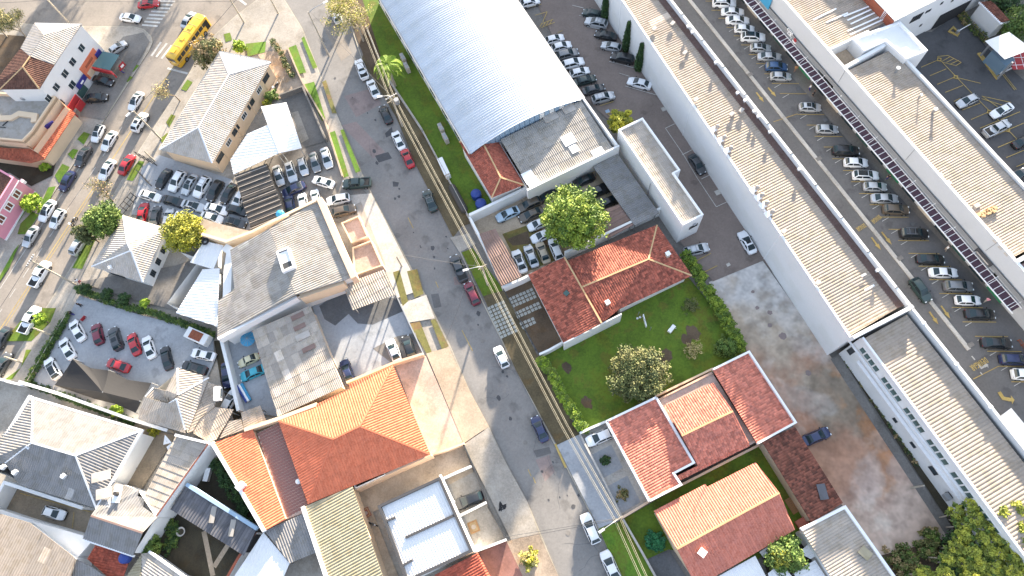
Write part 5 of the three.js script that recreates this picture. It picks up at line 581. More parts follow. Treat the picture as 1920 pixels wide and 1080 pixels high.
// ---------- vehicles ----------
const paint = {}; const PAINTS = { white: [0.78, 0.79, 0.8], cream: [0.68, 0.62, 0.4], silver: [0.5, 0.52, 0.54], grey: [0.2, 0.21, 0.22], tan: [0.42, 0.35, 0.25], black: [0.013, 0.014, 0.016], 'dark grey': [0.05, 0.053, 0.058], 'dark blue': [0.015, 0.025, 0.085], 'dark green': [0.02, 0.042, 0.04], blue: [0.035, 0.09, 0.2], 'light blue': [0.38, 0.5, 0.6], teal: [0.03, 0.36, 0.45], red: [0.42, 0.012, 0.02], 'dark red': [0.16, 0.01, 0.03], brown: [0.1, 0.078, 0.055], yellow: [0.72, 0.42, 0.02], 'white and black': [0.78, 0.79, 0.8] };
for (const k in PAINTS) { const m = new THREE.MeshPhysicalMaterial({ color: new THREE.Color().setRGB(...PAINTS[k]), roughness: 0.38, metalness: k === 'silver' || k === 'grey' ? 0.4 : 0, clearcoat: 0.8, clearcoatRoughness: 0.1, side: THREE.DoubleSide }); m.name = k.replace(/ /g, '_') + '_paint'; paint[k] = m; }
const carGlass = new THREE.MeshPhysicalMaterial({ color: new THREE.Color().setRGB(0.016, 0.022, 0.026), roughness: 0.06, side: THREE.DoubleSide }); carGlass.name = 'car_glass'; const glassTint = carGlass.clone(); glassTint.color.setRGB(0.018, 0.034, 0.04); glassTint.name = 'car_glass_tinted';
const rubber = new THREE.MeshStandardMaterial({ color: 0x0b0b0c, roughness: 0.85 }), alloy = new THREE.MeshStandardMaterial({ color: 0x8d9094, roughness: 0.35, metalness: 0.7 }), lampW = new THREE.MeshStandardMaterial({ color: 0xd8dde0, roughness: 0.15 }), lampR = new THREE.MeshStandardMaterial({ color: 0x8c0a0a, roughness: 0.25 }), trim = new THREE.MeshStandardMaterial({ color: 0x141414, roughness: 0.6 });
const box = (w, h, d, x, y, z) => new THREE.BoxGeometry(w, h, d).translate(x, y, z);
function loft(rings, closeEnds = true) { const p = [], idx = [], n = rings[0].length; rings.forEach((r) => r.forEach((q) => p.push(q[0], q[1], q[2]))); for (let i = 0; i + 1 < rings.length; i++) for (let j = 0; j < n; j++) { const a = i * n + j, b = i * n + (j + 1) % n, c = a + n, d = b + n; idx.push(a, b, d, a, d, c); } if (closeEnds) for (const i of [0, rings.length - 1]) for (let j = 1; j + 1 < n; j++) i ? idx.push(i * n, i * n + j, i * n + j + 1) : idx.push(0, j + 1, j); const g = new THREE.BufferGeometry(); g.setAttribute('position', new THREE.Float32BufferAttribute(p, 3)); g.setIndex(idx); g.setAttribute('uv', new THREE.Float32BufferAttribute(new Float32Array(p.length / 3 * 2), 2)); return toCreasedNormals(g, 0.7); }
const quadG = (a, b, c, d) => { const g = new Geo(); g.quad(V(...a), V(...b), V(...c), V(...d), 1, 1); return g.geo(); };
const SPEC = { // L, W, H, bottom, hood y, belt y, cabin base rear, roof rear, roof front, windscreen base, wheel x rear / front
  hatchback: { L: 3.95, W: 1.72, H: 1.5, hood: 0.9, belt: 0.98, c: [-1.86, -1.28, 0.05, 1.02], wx: [-1.22, 1.25], tail: 0.96 }, sedan: { L: 4.5, W: 1.78, H: 1.46, hood: 0.86, belt: 0.95, c: [-1.72, -0.88, 0.2, 1.22], wx: [-1.35, 1.35], tail: 0.98 }, suv: { L: 4.45, W: 1.84, H: 1.68, hood: 1.04, belt: 1.1, c: [-2.1, -1.6, 0.12, 1.14], wx: [-1.33, 1.38], tail: 1.1 }, pickup: { L: 5.2, W: 1.88, H: 1.78, hood: 1.08, belt: 1.15, c: [-0.75, -0.55, 0.75, 1.45], wx: [-1.6, 1.6], tail: 1.08 }, beetle: { L: 4.05, W: 1.54, H: 1.5, hood: 0.88, belt: 0.98, c: [-1.35, -0.55, 0.35, 0.8], wx: [-1.15, 1.25], tail: 0.85, round: true }, coupe: { L: 4.55, W: 1.83, H: 1.36, hood: 0.84, belt: 0.92, c: [-1.75, -0.75, 0.1, 0.95], wx: [-1.35, 1.4], tail: 0.97 }
};
function carProto(kind) {
  const s = SPEC[kind], G = new THREE.Group(), hw = s.W / 2, hl = s.L / 2, yb = 0.24, part = (n, g, m, o) => { const q = new THREE.Mesh(g, m); q.name = n; q.castShadow = q.receiveShadow = true; (o || G).add(q); return q; };
  const top = (x) => { if (x > s.c[3]) { const t = (x - s.c[3]) / (hl - s.c[3]); return s.hood + (s.belt - s.hood) * (1 - t) - (s.round ? 0.42 : 0.26) * Math.pow(t, 3.2); } if (x < s.c[0]) { const t = (s.c[0] - x) / Math.max(hl + s.c[0], 0.01); return s.tail + (s.belt - s.tail) * (1 - t) - (s.round ? 0.45 : 0.1) * Math.pow(t, 2.5); } return s.belt; };
  const wide = (x) => { const t = Math.abs(x) / hl; return hw * (1 - (s.round ? 0.32 : 0.24) * Math.pow(t, 6) - (s.round ? 0.1 : 0.04) * t * t); };
  const st2 = [-1, -0.97, -0.88, -0.7, -0.45, -0.2, 0.1, 0.35, 0.55, 0.72, 0.87, 0.96, 1].map((t) => t * hl);
  const rings = st2.map((x) => { const w = wide(x), t = top(x), e = Math.abs(x) / hl > 0.99 ? 0.12 : 0; const h = [[0.0, yb + e], [0.8, yb + e], [0.97, yb + 0.12 + e], [1, 0.58], [0.985, t - 0.16], [0.92, t - 0.03 - e * 0.6], [0.6, t + 0.01 - e * 0.6], [0, t + 0.025 - e * 0.6]]; return [...h.map(([a, y]) => [x, y, a * w]), ...h.slice(1, -1).reverse().map(([a, y]) => [x, y, -a * w])]; });
  const bodyG = [loft(rings)], [c0, c1, c2, c3] = s.c, H = s.H, B = s.belt - 0.02, wb = wide(c0 * 0.5) * 0.9, wt = hw * 0.64;
  const cs = [[c0, B, wb * 0.97, B + 0.01], [c0 + (c1 - c0) * 0.55, B, wb, B + (H - B) * 0.62], [c1, B, wb, H - 0.05], [(c1 + c2) / 2, B, wb, H], [c2, B, wb, H - 0.04], [c2 + (c3 - c2) * 0.5, B, wb, B + (H - B) * 0.56], [c3, B, wb * 0.95, B + 0.01]].map(([x, b, w, y]) => { const f = (y - b) / (H - b), w2 = w + (wt - w) * f; return [[x, b, w], [x, y - 0.05 * f, w2], [x, y - 0.012 * f, w2 * 0.86], [x, y, w2 * 0.4], [x, y, -w2 * 0.4], [x, y - 0.012 * f, -w2 * 0.86], [x, y - 0.05 * f, -w2], [x, b, -w]].map((q) => q); });
  bodyG.push(loft(cs)); if (kind === 'pickup') bodyG.push(box(0.12, 0.34, s.W * 0.9, -hl + 0.08, 1.14, 0), box(1.75, 0.12, 0.1, -1.7, 1.14, hw * 0.9), box(1.75, 0.12, 0.1, -1.7, 1.14, -hw * 0.9));
  const body = part('body', merge(bodyG), paint.white);
  const wAt = (w, y) => (w + (wt - w) * Math.max(0, (y - B) / (H - B))) * 0.86;
  const pane = (st3, d, n) => { const [lo, mi, up] = st3, lp = (p, q, f) => p.map((v, i) => v + (q[i] - v) * f), l = lp(lo, mi, 0.2), u = lp(mi, up, 0.9), off = (p) => [p[0] + d * 0.022, p[1] + 0.026], Q = (p, q) => { const P0 = off(p), P1 = off(q), w0 = wAt(p[2], p[1]), w1 = wAt(q[2], q[1]); return quadG([P0[0], P0[1], w0], [P0[0], P0[1], -w0], [P1[0], P1[1], -w1], [P1[0], P1[1], w1]); }; return part(n, merge([Q(l, mi), Q(mi, u)]), glassTint); };
  pane([[c3, B, wb * 0.95], [c2 + (c3 - c2) * 0.5, B + (H - B) * 0.56, wb], [c2, H - 0.045, wb]], 1, 'windscreen'); pane([[c0, B, wb * 0.97], [c0 + (c1 - c0) * 0.55, B + (H - B) * 0.62, wb], [c1, H - 0.055, wb]], -1, 'rear_window');
  for (const d of [1, -1]) { const y0 = B + 0.05, y1 = H - 0.14, f0 = (y0 - B) / (H - B), f1 = (y1 - B) / (H - B), w0 = (wb + (wt - wb) * f0 + 0.014) * d, w1 = (wb + (wt - wb) * f1 + 0.014) * d, m = (c1 + c2) / 2 - 0.05, xr = c0 + (c1 - c0) * f0 + 0.16, xr1 = c0 + (c1 - c0) * f1 + 0.12, xf = c3 + (c2 - c3) * f0 - 0.22, xf1 = c3 + (c2 - c3) * f1 - 0.12; part('side_window', merge([quadG([xr, y0, w0], [m - 0.05, y0, w0], [m - 0.05, y1, w1], [xr1, y1, w1]), quadG([m + 0.05, y0, w0], [xf, y0, w0], [xf1, y1, w1], [m + 0.05, y1, w1])]), carGlass); }
  for (const x of s.wx) for (const d of [1, -1]) { const r = kind === 'suv' || kind === 'pickup' ? 0.37 : 0.32, w = part('wheel', new THREE.CylinderGeometry(r, r, 0.22, 18).rotateX(Math.PI / 2).translate(x, r, d * (hw * (s.round ? 0.9 : 0.985) - 0.1)), rubber); part('rim', new THREE.CylinderGeometry(r * 0.62, r * 0.62, 0.02, 14).rotateX(Math.PI / 2).translate(x, r, d * (hw * (s.round ? 0.9 : 0.985) + 0.02)), alloy, w); }
  for (const d of [1, -1]) { const lx = hl * 0.945, lw = wide(lx); part('headlight', box(0.22, 0.14, lw * 0.38, lx - 0.03, s.hood - 0.2 - (s.round ? 0.02 : 0), d * lw * 0.72), lampW); part('tail_light', box(0.16, 0.2, lw * 0.26, -hl * 0.955, s.tail - 0.2, d * lw * 0.78), lampR); part('mirror', box(0.14, 0.12, 0.2, c3 - 0.3, s.belt + 0.1, d * (hw + 0.06)), trim); }
  part('number_plate', box(0.03, 0.13, 0.42, -hl + 0.02, 0.6, 0), lampW); part('bumper', merge([box(0.12, 0.2, s.W * 0.7, hl - 0.04, 0.36, 0), box(0.1, 0.16, s.W * 0.7, -hl + 0.04, 0.36, 0)]), trim);
  if (kind === 'pickup') part('cargo_bed', box(1.7, 0.03, s.W * 0.78, -1.68, 1.115, 0), trim);
  return G;
}
const protos = {}; for (const k in SPEC) protos[k] = carProto(k);
const extraG = { roof: (s) => box(s.c[2] - s.c[1] - 0.1, 0.03, s.W * 0.56, (s.c[1] + s.c[2]) / 2, s.H + 0.008, 0), sunroof: (s) => box(0.75, 0.03, s.W * 0.46, (s.c[1] + s.c[2]) / 2 + 0.2, s.H + 0.008, 0), rack: (s) => merge([1, -1].map((d) => box(s.c[2] - s.c[1], 0.06, 0.05, (s.c[1] + s.c[2]) / 2, s.H + 0.03, d * s.W * 0.3)).concat([-0.4, 0.5].map((x) => box(0.05, 0.05, s.W * 0.62, (s.c[1] + s.c[2]) / 2 + x, s.H + 0.06, 0)))) };
// px, py: the car's middle in the photograph; dx, dy: where its bonnet points
function car(px, py, dx, dy, kind, color, label, group, o = {}) {
  const y = o.y ?? 0.13, c = P(px, py, y + 0.75), f = P(px + dx * 0.2, py + dy * 0.2, y + 0.75).sub(c); const G = protos[kind].clone(); G.name = nm({ hatchback: 'hatchback_car', sedan: 'sedan_car', suv: 'suv_car', pickup: 'pickup_truck', beetle: 'beetle_car', coupe: 'coupe_car' }[kind]); G.position.set(c.x, y, c.z); G.rotation.y = Math.atan2(-f.z, f.x); G.children[0].material = paint[color]; const k = 0.97 + 0.07 * hash(px, py); G.scale.set(k, k, k);
  if (o.extra) { const m = new THREE.Mesh(extraG[o.extra](SPEC[kind]), o.extra === 'rack' ? alloy : carGlass); m.name = { roof: 'glass_roof', sunroof: 'sunroof', rack: 'roof_rack' }[o.extra]; G.add(m); } if (o.extra2) { const m = new THREE.Mesh(extraG.rack(SPEC[kind]), alloy); m.name = 'roof_rack'; G.add(m); }
  scene.add(G); return tag(G, label, { hatchback: 'car', sedan: 'car', suv: 'car', pickup: 'pickup truck', beetle: 'car', coupe: 'car' }[kind], group);
}
const kn = { hatchback: 'hatchback', sedan: 'sedan', suv: 'SUV', pickup: 'pickup', beetle: 'beetle shaped car', coupe: 'coupe' }, ORD = ['first', 'second', 'third', 'fourth', 'fifth', 'sixth', 'seventh', 'eighth', 'ninth', 'tenth', 'eleventh', 'twelfth', 'thirteenth', 'fourteenth', 'fifteenth', 'sixteenth', 'seventeenth', 'eighteenth', 'nineteenth', 'twentieth', 'twenty first', 'twenty second', 'twenty third', 'twenty fourth', 'twenty fifth', 'twenty sixth', 'twenty seventh'];
function row(list, dx, dy, where, group, o = {}) { list.forEach(([x, y, k, c, ex], i) => car(x, y, dx, dy, k, c, `${c} ${kn[k]}${ex === 'roof' ? ' with black glass roof' : ex === 'rack' ? ' with roof rack' : ex === 'sunroof' ? ' with sunroof' : ''}, ${list.length > 1 && i === list.length - 1 ? 'last' : ORD[i]} ${where}`, group, { ...o, extra: ex })); }
const H_ = 'hatchback', S_ = 'sedan', U_ = 'suv';
row([[1358, 6, U_, 'white', 'rack'], [1374, 22, S_, 'white'], [1383, 38, S_, 'white'], [1396, 54, H_, 'white'], [1412, 70, U_, 'white', 'roof'], [1426, 90, H_, 'silver', 'sunroof'], [1443, 106, S_, 'silver'], [1456, 125, H_, 'blue'], [1464, 143, H_, 'silver'], [1519, 201, H_, 'silver', 'sunroof'], [1551, 242, H_, 'silver'], [1586, 283, U_, 'black'], [1605, 305, H_, 'white'], [1623, 329, U_, 'white', 'roof'], [1641, 350, H_, 'silver'], [1659, 372, S_, 'silver'], [1680, 393, U_, 'brown'], [1714, 438, U_, 'black', 'rack'], [1745, 486, S_, 'black'], [1769, 511, S_, 'white'], [1797, 537, U_, 'grey'], [1815, 563, H_, 'white'], [1838, 589, S_, 'black'], [1869, 643, S_, 'black'], [1903, 674, U_, 'dark blue'], [1926, 702, U_, 'white']], 10, 0.3, 'from the top in the arcade row', 'cars parked along the arcade');
car(1726, 544, 90, 125, U_, 'dark green', 'dark green SUV driving down the arcade lane beside the pale centre strip', null);
row([[994, 4, H_, 'white'], [1040, 73, H_, 'white'], [1053, 87, H_, 'white'], [1064, 102, U_, 'grey'], [1074, 119, U_, 'white'], [1087, 135, H_, 'white'], [1097, 150, S_, 'dark green'], [1113, 167, S_, 'dark grey'], [1131, 183, U_, 'silver', 'rack']], 10, -2.6, 'from the top along the arched warehouse wall', 'cars beside the arched warehouse');
row([[1110, 25, H_, 'dark green'], [1118, 43, U_, 'silver', 'rack'], [1136, 66, S_, 'black'], [1146, 87, H_, 'silver'], [1167, 109, U_, 'black']], -10, -2.2, 'from the top among the cypress trees', 'cars beside the cypresses');
car(1199, 156, -10, -2.6, S_, 'white', 'white sedan below the last cypress by the long white wall', null); car(1307, 307, 0.55, 0.83, S_, 'dark grey', 'dark grey car parked parallel against the long white wall', null); car(1401, 454, -0.5, -0.85, 'coupe', 'white', 'white coupe parked close to the long white wall at the lot end', null, { extra: 'sunroof' }); car(1306, 468, 10, -2.4, U_, 'silver', 'silver SUV with a box on its roof below the white block', null, { extra: 'rack' });
car(1814, 189, -10, 4.6, H_, 'silver', 'silver people carrier in the eastern car park beside the hatched markings', null); car(1879, 207, -10, 5.2, S_, 'white', 'white sedan in the eastern car park with its nose to the hatching', null); car(1869, 241, 10, -5, 'pickup', 'silver', 'silver pickup with open cargo bed in the eastern car park', null); car(1921, 264, 10, -5, S_, 'black', 'black car cut by the right edge, upper of two', null); car(1921, 322, 10, -5, S_, 'dark grey', 'dark car cut by the right edge, lower of two', null); car(1890, 122, 10, -5, S_, 'white', 'white car half hidden under the gatehouse canopy', null);
// central street
const CS = 'cars parked along the central street';
for (const [x, y, dx, dy, k, c, lab, ex] of [[678, 130, -42, -105, 'pickup', 'white', 'white pickup parked first below the pale bushy tree'], [700, 166, -48, -105, S_, 'white', 'white sedan parked beside the palm tree base'], [723, 214, -48, -105, S_, 'black', 'black sedan parked below the palm and street lamp'], [747, 263, -48, -105, S_, 'white', 'white sedan parked nose to tail behind the red sedan'], [764, 296, -48, -105, S_, 'red', 'bright red sedan parked on the central street'], [806, 376, -42, -105, S_, 'dark green', 'dark car with pale roof rack on the central street', 'rack'], [860, 503, -45, -105, 'pickup', 'dark grey', 'dark grey pickup parked under the street lamp'], [885, 550, -48, -105, U_, 'dark red', 'dark red SUV parked just behind the grey pickup'], [940, 669, -48, -105, H_, 'white', 'white hatchback alone on the street near the stone drive'], [1012, 804, -45, -100, S_, 'dark blue', 'dark blue sedan parked above the yellow kerb'], [1107, 991, -45, -105, U_, 'white', 'white SUV parked beside the lower street lamp'], [1145, 1062, -45, -100, S_, 'white', 'white sedan cut by the bottom edge of the street'], [630, 28, -40, -105, U_, 'white', 'white car half hidden under the pale bushy tree']]) car(x, y, dx, dy, k, c, lab, CS, { y: 0.02, extra: ex });
car(669, 344, -10, 0.7, 'pickup', 'dark green', 'long dark pickup turning across the pavement into the car lot', null, { y: 0.1 });
row([[522, 329, S_, 'silver'], [546, 323, U_, 'silver', 'sunroof'], [568, 312, H_, 'silver'], [590, 304, S_, 'grey'], [612, 296, S_, 'silver']], 3, 10, 'in the row beside the white carport', 'row of silver cars'); car(550, 355, -10, 4.6, S_, 'dark blue', 'dark blue sedan parked below the row of silver cars', null); car(606, 341, -10, -3, S_, 'white', 'white sedan standing askew in the middle of the small lot', null); car(543, 384, -1.5, -10, S_, 'dark blue', 'dark car peeking out above the grey hall roof', null); car(568, 380, -1.5, -10, H_, 'white', 'white car peeking out above the grey hall, left one', null); car(592, 372, -2, -10, H_, 'white', 'white car peeking out above the grey hall, right one', null); car(634, 374, -10, 2, U_, 'white', 'white car half hidden by the pinkish lot wall', null); car(645, 395, 10, -2.6, U_, 'brown', 'dark brown SUV parked against the orange parapet', null);
row([[306, 335, S_, 'black'], [332, 340, U_, 'white'], [355, 346, S_, 'silver', 'sunroof'], [379, 351, U_, 'white', 'rack'], [403, 358, U_, 'black'], [428, 362, S_, 'black'], [448, 373, H_, 'white']], -5.6, 9, 'in the slanted row by the cream house', 'upper row of the fenced car lot'); row([[281, 367, S_, 'white'], [325, 377, S_, 'black'], [362, 386, S_, 'silver', 'sunroof'], [406, 392, S_, 'white'], [444, 394, S_, 'black']], 10, 2.6, 'in the middle line of the fenced lot', 'middle line of the fenced car lot'); row([[267, 399, S_, 'red'], [291, 405, S_, 'dark grey'], [316, 409, H_, 'silver']], 2, -10, 'of three noses by the white hipped house', 'lower cars of the fenced lot'); row([[348, 407, S_, 'white'], [397, 408, S_, 'white'], [440, 417, S_, 'dark grey', 'roof']], 10, 2.6, 'behind the tan flat roof', 'lowest line of the fenced car lot');
for (const [x, y, dx, dy, k, c, lab, ex] of [[145, 620, -6, -11, S_, 'white', 'white car highest in the tent lot, next to the hedge'], [126, 654, -6, -11, S_, 'white', 'white car between two white cars at the tent lot hedge'], [99, 691, -6, -11, U_, 'white', 'white SUV with black glass roof at the tent corner', 'roof'], [183, 626, -3, -12, H_, 'dark red', 'dark red hatchback in the tent lot row'], [217, 635, -4, -12, U_, 'dark grey', 'dark grey car between dark red and bright red cars', 'sunroof'], [251, 645, -4, -12, S_, 'red', 'bright red sedan upright in the tent lot row'], [279, 651, -4, -12, S_, 'white', 'white car right of the bright red sedan'], [312, 671, -3, -12, S_, 'black', 'black sedan at the right end of the tent lot row'], [221, 685, -12, -4, S_, 'red', 'bright red sedan lying across, above the shade tent'], [381, 665, -12, -2.5, S_, 'white', 'white sedan below the rusty roofed trailer'], [364, 690, -12, -3.5, S_, 'black', 'black car partly under the pale valley roof'], [425, 703, 1.2, 12, S_, 'dark blue', 'long dark car in the alley beside the white wall'], [430, 752, 5, -9, H_, 'white', 'small white car at the lower end of the alley']]) car(x, y, dx, dy, k, c, lab, null, { extra: ex });
car(466, 675, -12, 5.5, 'beetle', 'cream', 'cream rounded old car in the narrow yard', null); car(474, 699, -12, 5, S_, 'teal', 'bright teal old car in the narrow yard', null); car(651, 697, -4, -12, S_, 'dark blue', 'dark blue car between workshop roof and orange house', null); car(738, 658, -5, -12, S_, 'white', 'boxy white sedan in the oil stained yard', null); car(766, 649, -4, -12, H_, 'black', 'small black car in the yard corner by the fence', null);
car(101, 962, 12, 3.6, H_, 'white', 'white hatchback in the sunken walled court', null); car(879, 938, -12, 4.5, U_, 'black', 'black SUV parked beside the modern white roofed house', null); car(1124, 820, -12, 5, U_, 'white', 'white car in the front yard of the red roofed house', null); car(1531, 818, 12, -5, S_, 'dark blue', 'dark blue car alone on the bare lot', null);
for (const [x, y, dx, dy, k, c, lab, ex] of [[953, 401, -12, 5.3, S_, 'light blue', 'light blue sedan nearest the street in the courtyard'], [992, 384, -12, 5.3, U_, 'brown', 'brown SUV behind the light blue sedan'], [996, 402, -12, 5.3, S_, 'brown', 'olive brown car half under the big tree'], [1024, 368, -12, 5.3, S_, 'black', 'black car mostly hidden behind the big tree'], [1094, 338, -12, 5.3, S_, 'black', 'long black sedan along the upper courtyard wall'], [1120, 359, -12, 5.3, 'pickup', 'black', 'black pickup right of the big tree crown'], [1138, 379, -12, 5.3, S_, 'black', 'dark car at the edge of the striped brown roof'], [1009, 420, -12, 5, H_, 'white', 'white car under the tree edge, upper of two'], [1018, 441, -12, 5, S_, 'white', 'white car under the tree edge, lower of two'], [974, 490, -4.5, -11, S_, 'white', 'white car with dark roof beside the brown shed roof', 'sunroof'], [996, 480, -4.5, -11, S_, 'silver', 'silver car between white and tan cars in the courtyard'], [1018, 473, -4.5, -11, S_, 'tan', 'dusty tan car in the courtyard row'], [1042, 467, -4.5, -11, U_, 'white', 'white car at the right end of the courtyard row']]) car(x, y, dx, dy, k, c, lab, null, { extra: ex });
// diagonal road
for (const [x, y, dx, dy, k, c, lab, ex, gy] of [[278, 7, 12, -1.5, S_, 'red', 'red car at the top edge on the crosswalk'], [244, 33, 12, 1.5, S_, 'white', 'white car on the wide side road below the red car'], [353, 37, 6, -9, S_, 'silver', 'silver car half hidden beside the yellow bus'], [221, 89, 11, -8, H_, 'silver', 'small silver car parked above the teal awning', null, 0.13], [193, 151, 12, 3, S_, 'black', 'black car below the teal awning with red edge', null, 0.13], [180, 183, 12, -1, S_, 'black', 'black hatch car in front of the red shop', null, 0.13], [254, 189, -6, 10, S_, 'white', 'white sedan below the crosswalk on the diagonal road', 'sunroof'], [262, 229, 6, -10, U_, 'white', 'white and teal SUV under the leaning lamp post', 'sunroof'], [183, 250, -5, 10, H_, 'white', 'white car with black roof at the kerb by the tiled lean-to', 'roof'], [204, 264, -6, 10, S_, 'white', 'white sedan beside the black roofed white car'], [155, 293, -6, 10, S_, 'dark grey', 'dark car parked below the tiled lean-to', 'rack'], [125, 339, -6, 10, S_, 'dark blue', 'dark blue car parked near the pink house'], [200, 318, -6, 10, S_, 'white', 'white car in the lane left of the red car'], [237, 308, 6, -10, S_, 'red', 'red car driving up the diagonal road by the gate'], [88, 395, -6, 10, S_, 'white', 'white car nearest the bright bush', 'sunroof'], [107, 410, -6, 10, H_, 'white', 'white hatchback beside the yellow line near the motorcycle'], [57, 443, -6, 10, S_, 'silver', 'silver grey car parked below the bright bush'], [147, 459, 6, -10, U_, 'silver', 'silver car half under the round green tree'], [75, 514, 6, -10, 'pickup', 'white', 'white pickup with dark bed below the utility pole arms'], [56, 600, 5.5, -10, 'pickup', 'white', 'white pickup parked beside the small round bush'], [3, 634, -6, 10, S_, 'dark grey', 'dark car cut by the left edge, upper one'], [3, 684, 6, -10, S_, 'dark grey', 'dark car cut by the left edge, lower one']]) car(x, y, dx, dy, k, c, lab, null, { y: gy ?? 0.02, extra: ex });
car(96, 284, 6, -9, H_, 'light blue', 'pale car with green windows parked under the tiled lean-to', null);
{ // bus
  const c = P(354, 76, 1.6), f = P(400, 13, 1.6).sub(P(310, 138, 1.6)).normalize(), T = thing('city_bus', 'long yellow city bus on the diagonal road at the crosswalk', 'bus', V(c.x, 0.02, c.z)); T.rotation.y = Math.atan2(-f.z, f.x); const q = (n, g, m, o) => { const k = new THREE.Mesh(g, m); k.name = n; k.castShadow = k.receiveShadow = true; (o || T).add(k); return k; };
  const L = 11.6, rings = [-1, -0.985, -0.95, -0.5, 0, 0.5, 0.95, 0.985, 1].map((t) => { const e = Math.pow(Math.abs(t), 30) * 0.16, w = 1.27 - e * 0.8, h = [[0, 0.35], [1, 0.35], [1, 1.0], [0.985, 2.6], [0.93, 3.0 - e], [0.7, 3.12 - e], [0, 3.16 - e]]; return [...h.map(([a, y]) => [t * L / 2, y, a * w]), ...h.slice(1, -1).reverse().map(([a, y]) => [t * L / 2, y, -a * w])]; }); q('body', loft(rings), paint.yellow);
  for (const d of [1, -1]) { for (let k = 0; k < 8; k++) q('side_window', box(1.12, 0.85, 0.03, -4.75 + k * 1.3, 2.1, d * 1.272), carGlass); q('door', box(1.0, 2.0, 0.035, 4.9, 1.5, d * 1.27), trim); } q('windscreen', box(0.05, 1.3, 2.2, L / 2 + 0.01, 2.0, 0), carGlass); q('rear_window', box(0.05, 0.9, 2.0, -L / 2 - 0.01, 2.25, 0), carGlass);
  for (const x of [-3.6, 3.4]) for (const d of [1, -1]) { const w = q('wheel', new THREE.CylinderGeometry(0.5, 0.5, 0.3, 20).rotateX(Math.PI / 2).translate(x, 0.5, d * 1.14), rubber); q('rim', new THREE.CylinderGeometry(0.3, 0.3, 0.03, 16).rotateX(Math.PI / 2).translate(x, 0.5, d * 1.3), alloy, w); } for (const [x, w] of [[-4.2, 0.9], [-1, 0.7], [2, 0.9]]) q('roof_hatch', box(w, 0.1, 0.9, x, 3.2, 0), paint.yellow); for (let k = 0; k < 6; k++) q('roof_rib', box(0.05, 0.03, 2.0, -4.8 + k * 1.9, 3.165, 0), paint.tan); for (const d of [1, -1]) { q('headlight', box(0.06, 0.2, 0.4, L / 2, 0.85, d * 0.85), lampW); q('tail_light', box(0.06, 0.4, 0.2, -L / 2, 1.0, d * 1.0), lampR); }
}
function motorbike(px, py, dx, dy, lab) { const c = P(px, py, 0.6), f = P(px + dx, py + dy, 0.6).sub(c), T = thing('motorcycle', lab, 'motorcycle', V(c.x, 0.02, c.z)); T.rotation.y = Math.atan2(-f.z, f.x); const q = (n, g, m) => { const k = new THREE.Mesh(g, m); k.name = n; k.castShadow = true; T.add(k); }; for (const x of [-0.68, 0.68]) q('wheel', new THREE.TorusGeometry(0.28, 0.08, 8, 20).translate(x, 0.34, 0), rubber); q('fuel_tank', new THREE.SphereGeometry(0.26, 12, 8).scale(1.2, 0.7, 0.75).translate(0.18, 0.85, 0), paint.black); q('seat', box(0.7, 0.1, 0.26, -0.35, 0.84, 0), trim); q('engine', box(0.5, 0.34, 0.3, 0, 0.5, 0), alloy); q('handlebar', merge([cone(V(0.45, 1.05, -0.4), V(0.45, 1.05, 0.4), 0.025, 0.025), cone(V(0.7, 0.34, 0), V(0.45, 1.05, 0), 0.045, 0.035)]), alloy); q('luggage_box', box(0.4, 0.35, 0.4, -0.75, 1.05, 0), paint.white); q('headlight', new THREE.SphereGeometry(0.11, 10, 8).translate(0.62, 0.9, 0), lampW); return T; }
motorbike(138, 415, 6, -10, 'motorcycle with rider gear on the diagonal road'); motorbike(518, 161, 6, -8, 'motorcycle parked in the sandy yard by the cream house'); motorbike(697, 982, 8, 3, 'dark motorcycle beside the beige roof wall');
{ const c = P(374, 633, 1), f = P(385, 638, 1).sub(P(360, 627, 1)), T = thing('cargo_trailer', 'white box trailer with rusty brown roof panels', 'trailer', V(c.x, 0.13, c.z)); T.rotation.y = Math.atan2(-f.z, f.x); const q = (n, g, m) => { const k = new THREE.Mesh(g, m); k.name = n; k.castShadow = k.receiveShadow = true; T.add(k); return k; }; q('box', box(4.2, 1.6, 1.9, 0, 1.2, 0), mats.white_wall); for (let k = 0; k < 3; k++) q('roof_panel', box(0.75, 0.06, 1.5, -0.85 + k * 0.78, 2.03, 0), mats.rust); for (const d of [1, -1]) q('wheel', new THREE.CylinderGeometry(0.36, 0.36, 0.2, 16).rotateX(1.5708).translate(-0.3, 0.36, d * 0.98), rubber); q('drawbar', box(1.2, 0.1, 0.1, -2.6, 0.5, 0), alloy); }
// ---------- trees and plants ----------
const leafMat = new THREE.MeshStandardMaterial({ vertexColors: true, roughness: 0.75, side: THREE.DoubleSide }); leafMat.name = 'foliage';
const G_ = { bright: [[0.26, 0.33, 0.03], [0.14, 0.22, 0.02], [0.06, 0.115, 0.015]], yellow: [[0.46, 0.42, 0.03], [0.27, 0.27, 0.025], [0.11, 0.13, 0.015]], olive: [[0.16, 0.165, 0.05], [0.09, 0.115, 0.03], [0.05, 0.07, 0.02], [0.15, 0.145, 0.05]], dark: [[0.03, 0.075, 0.02], [0.02, 0.05, 0.015], [0.05, 0.1, 0.02]], mid: [[0.1, 0.17, 0.025], [0.06, 0.115, 0.02], [0.16, 0.21, 0.035]], dry: [[0.46, 0.36, 0.17], [0.34, 0.27, 0.12], [0.38, 0.34, 0.1]], flower: [[0.4, 0.27, 0.14], [0.27, 0.21, 0.07], [0.06, 0.09, 0.02], [0.12, 0.12, 0.035]], bush: [[0.26, 0.38, 0.02], [0.15, 0.26, 0.02], [0.34, 0.44, 0.04]], grove: [[0.46, 0.45, 0.05], [0.28, 0.31, 0.04], [0.13, 0.16, 0.025]] };
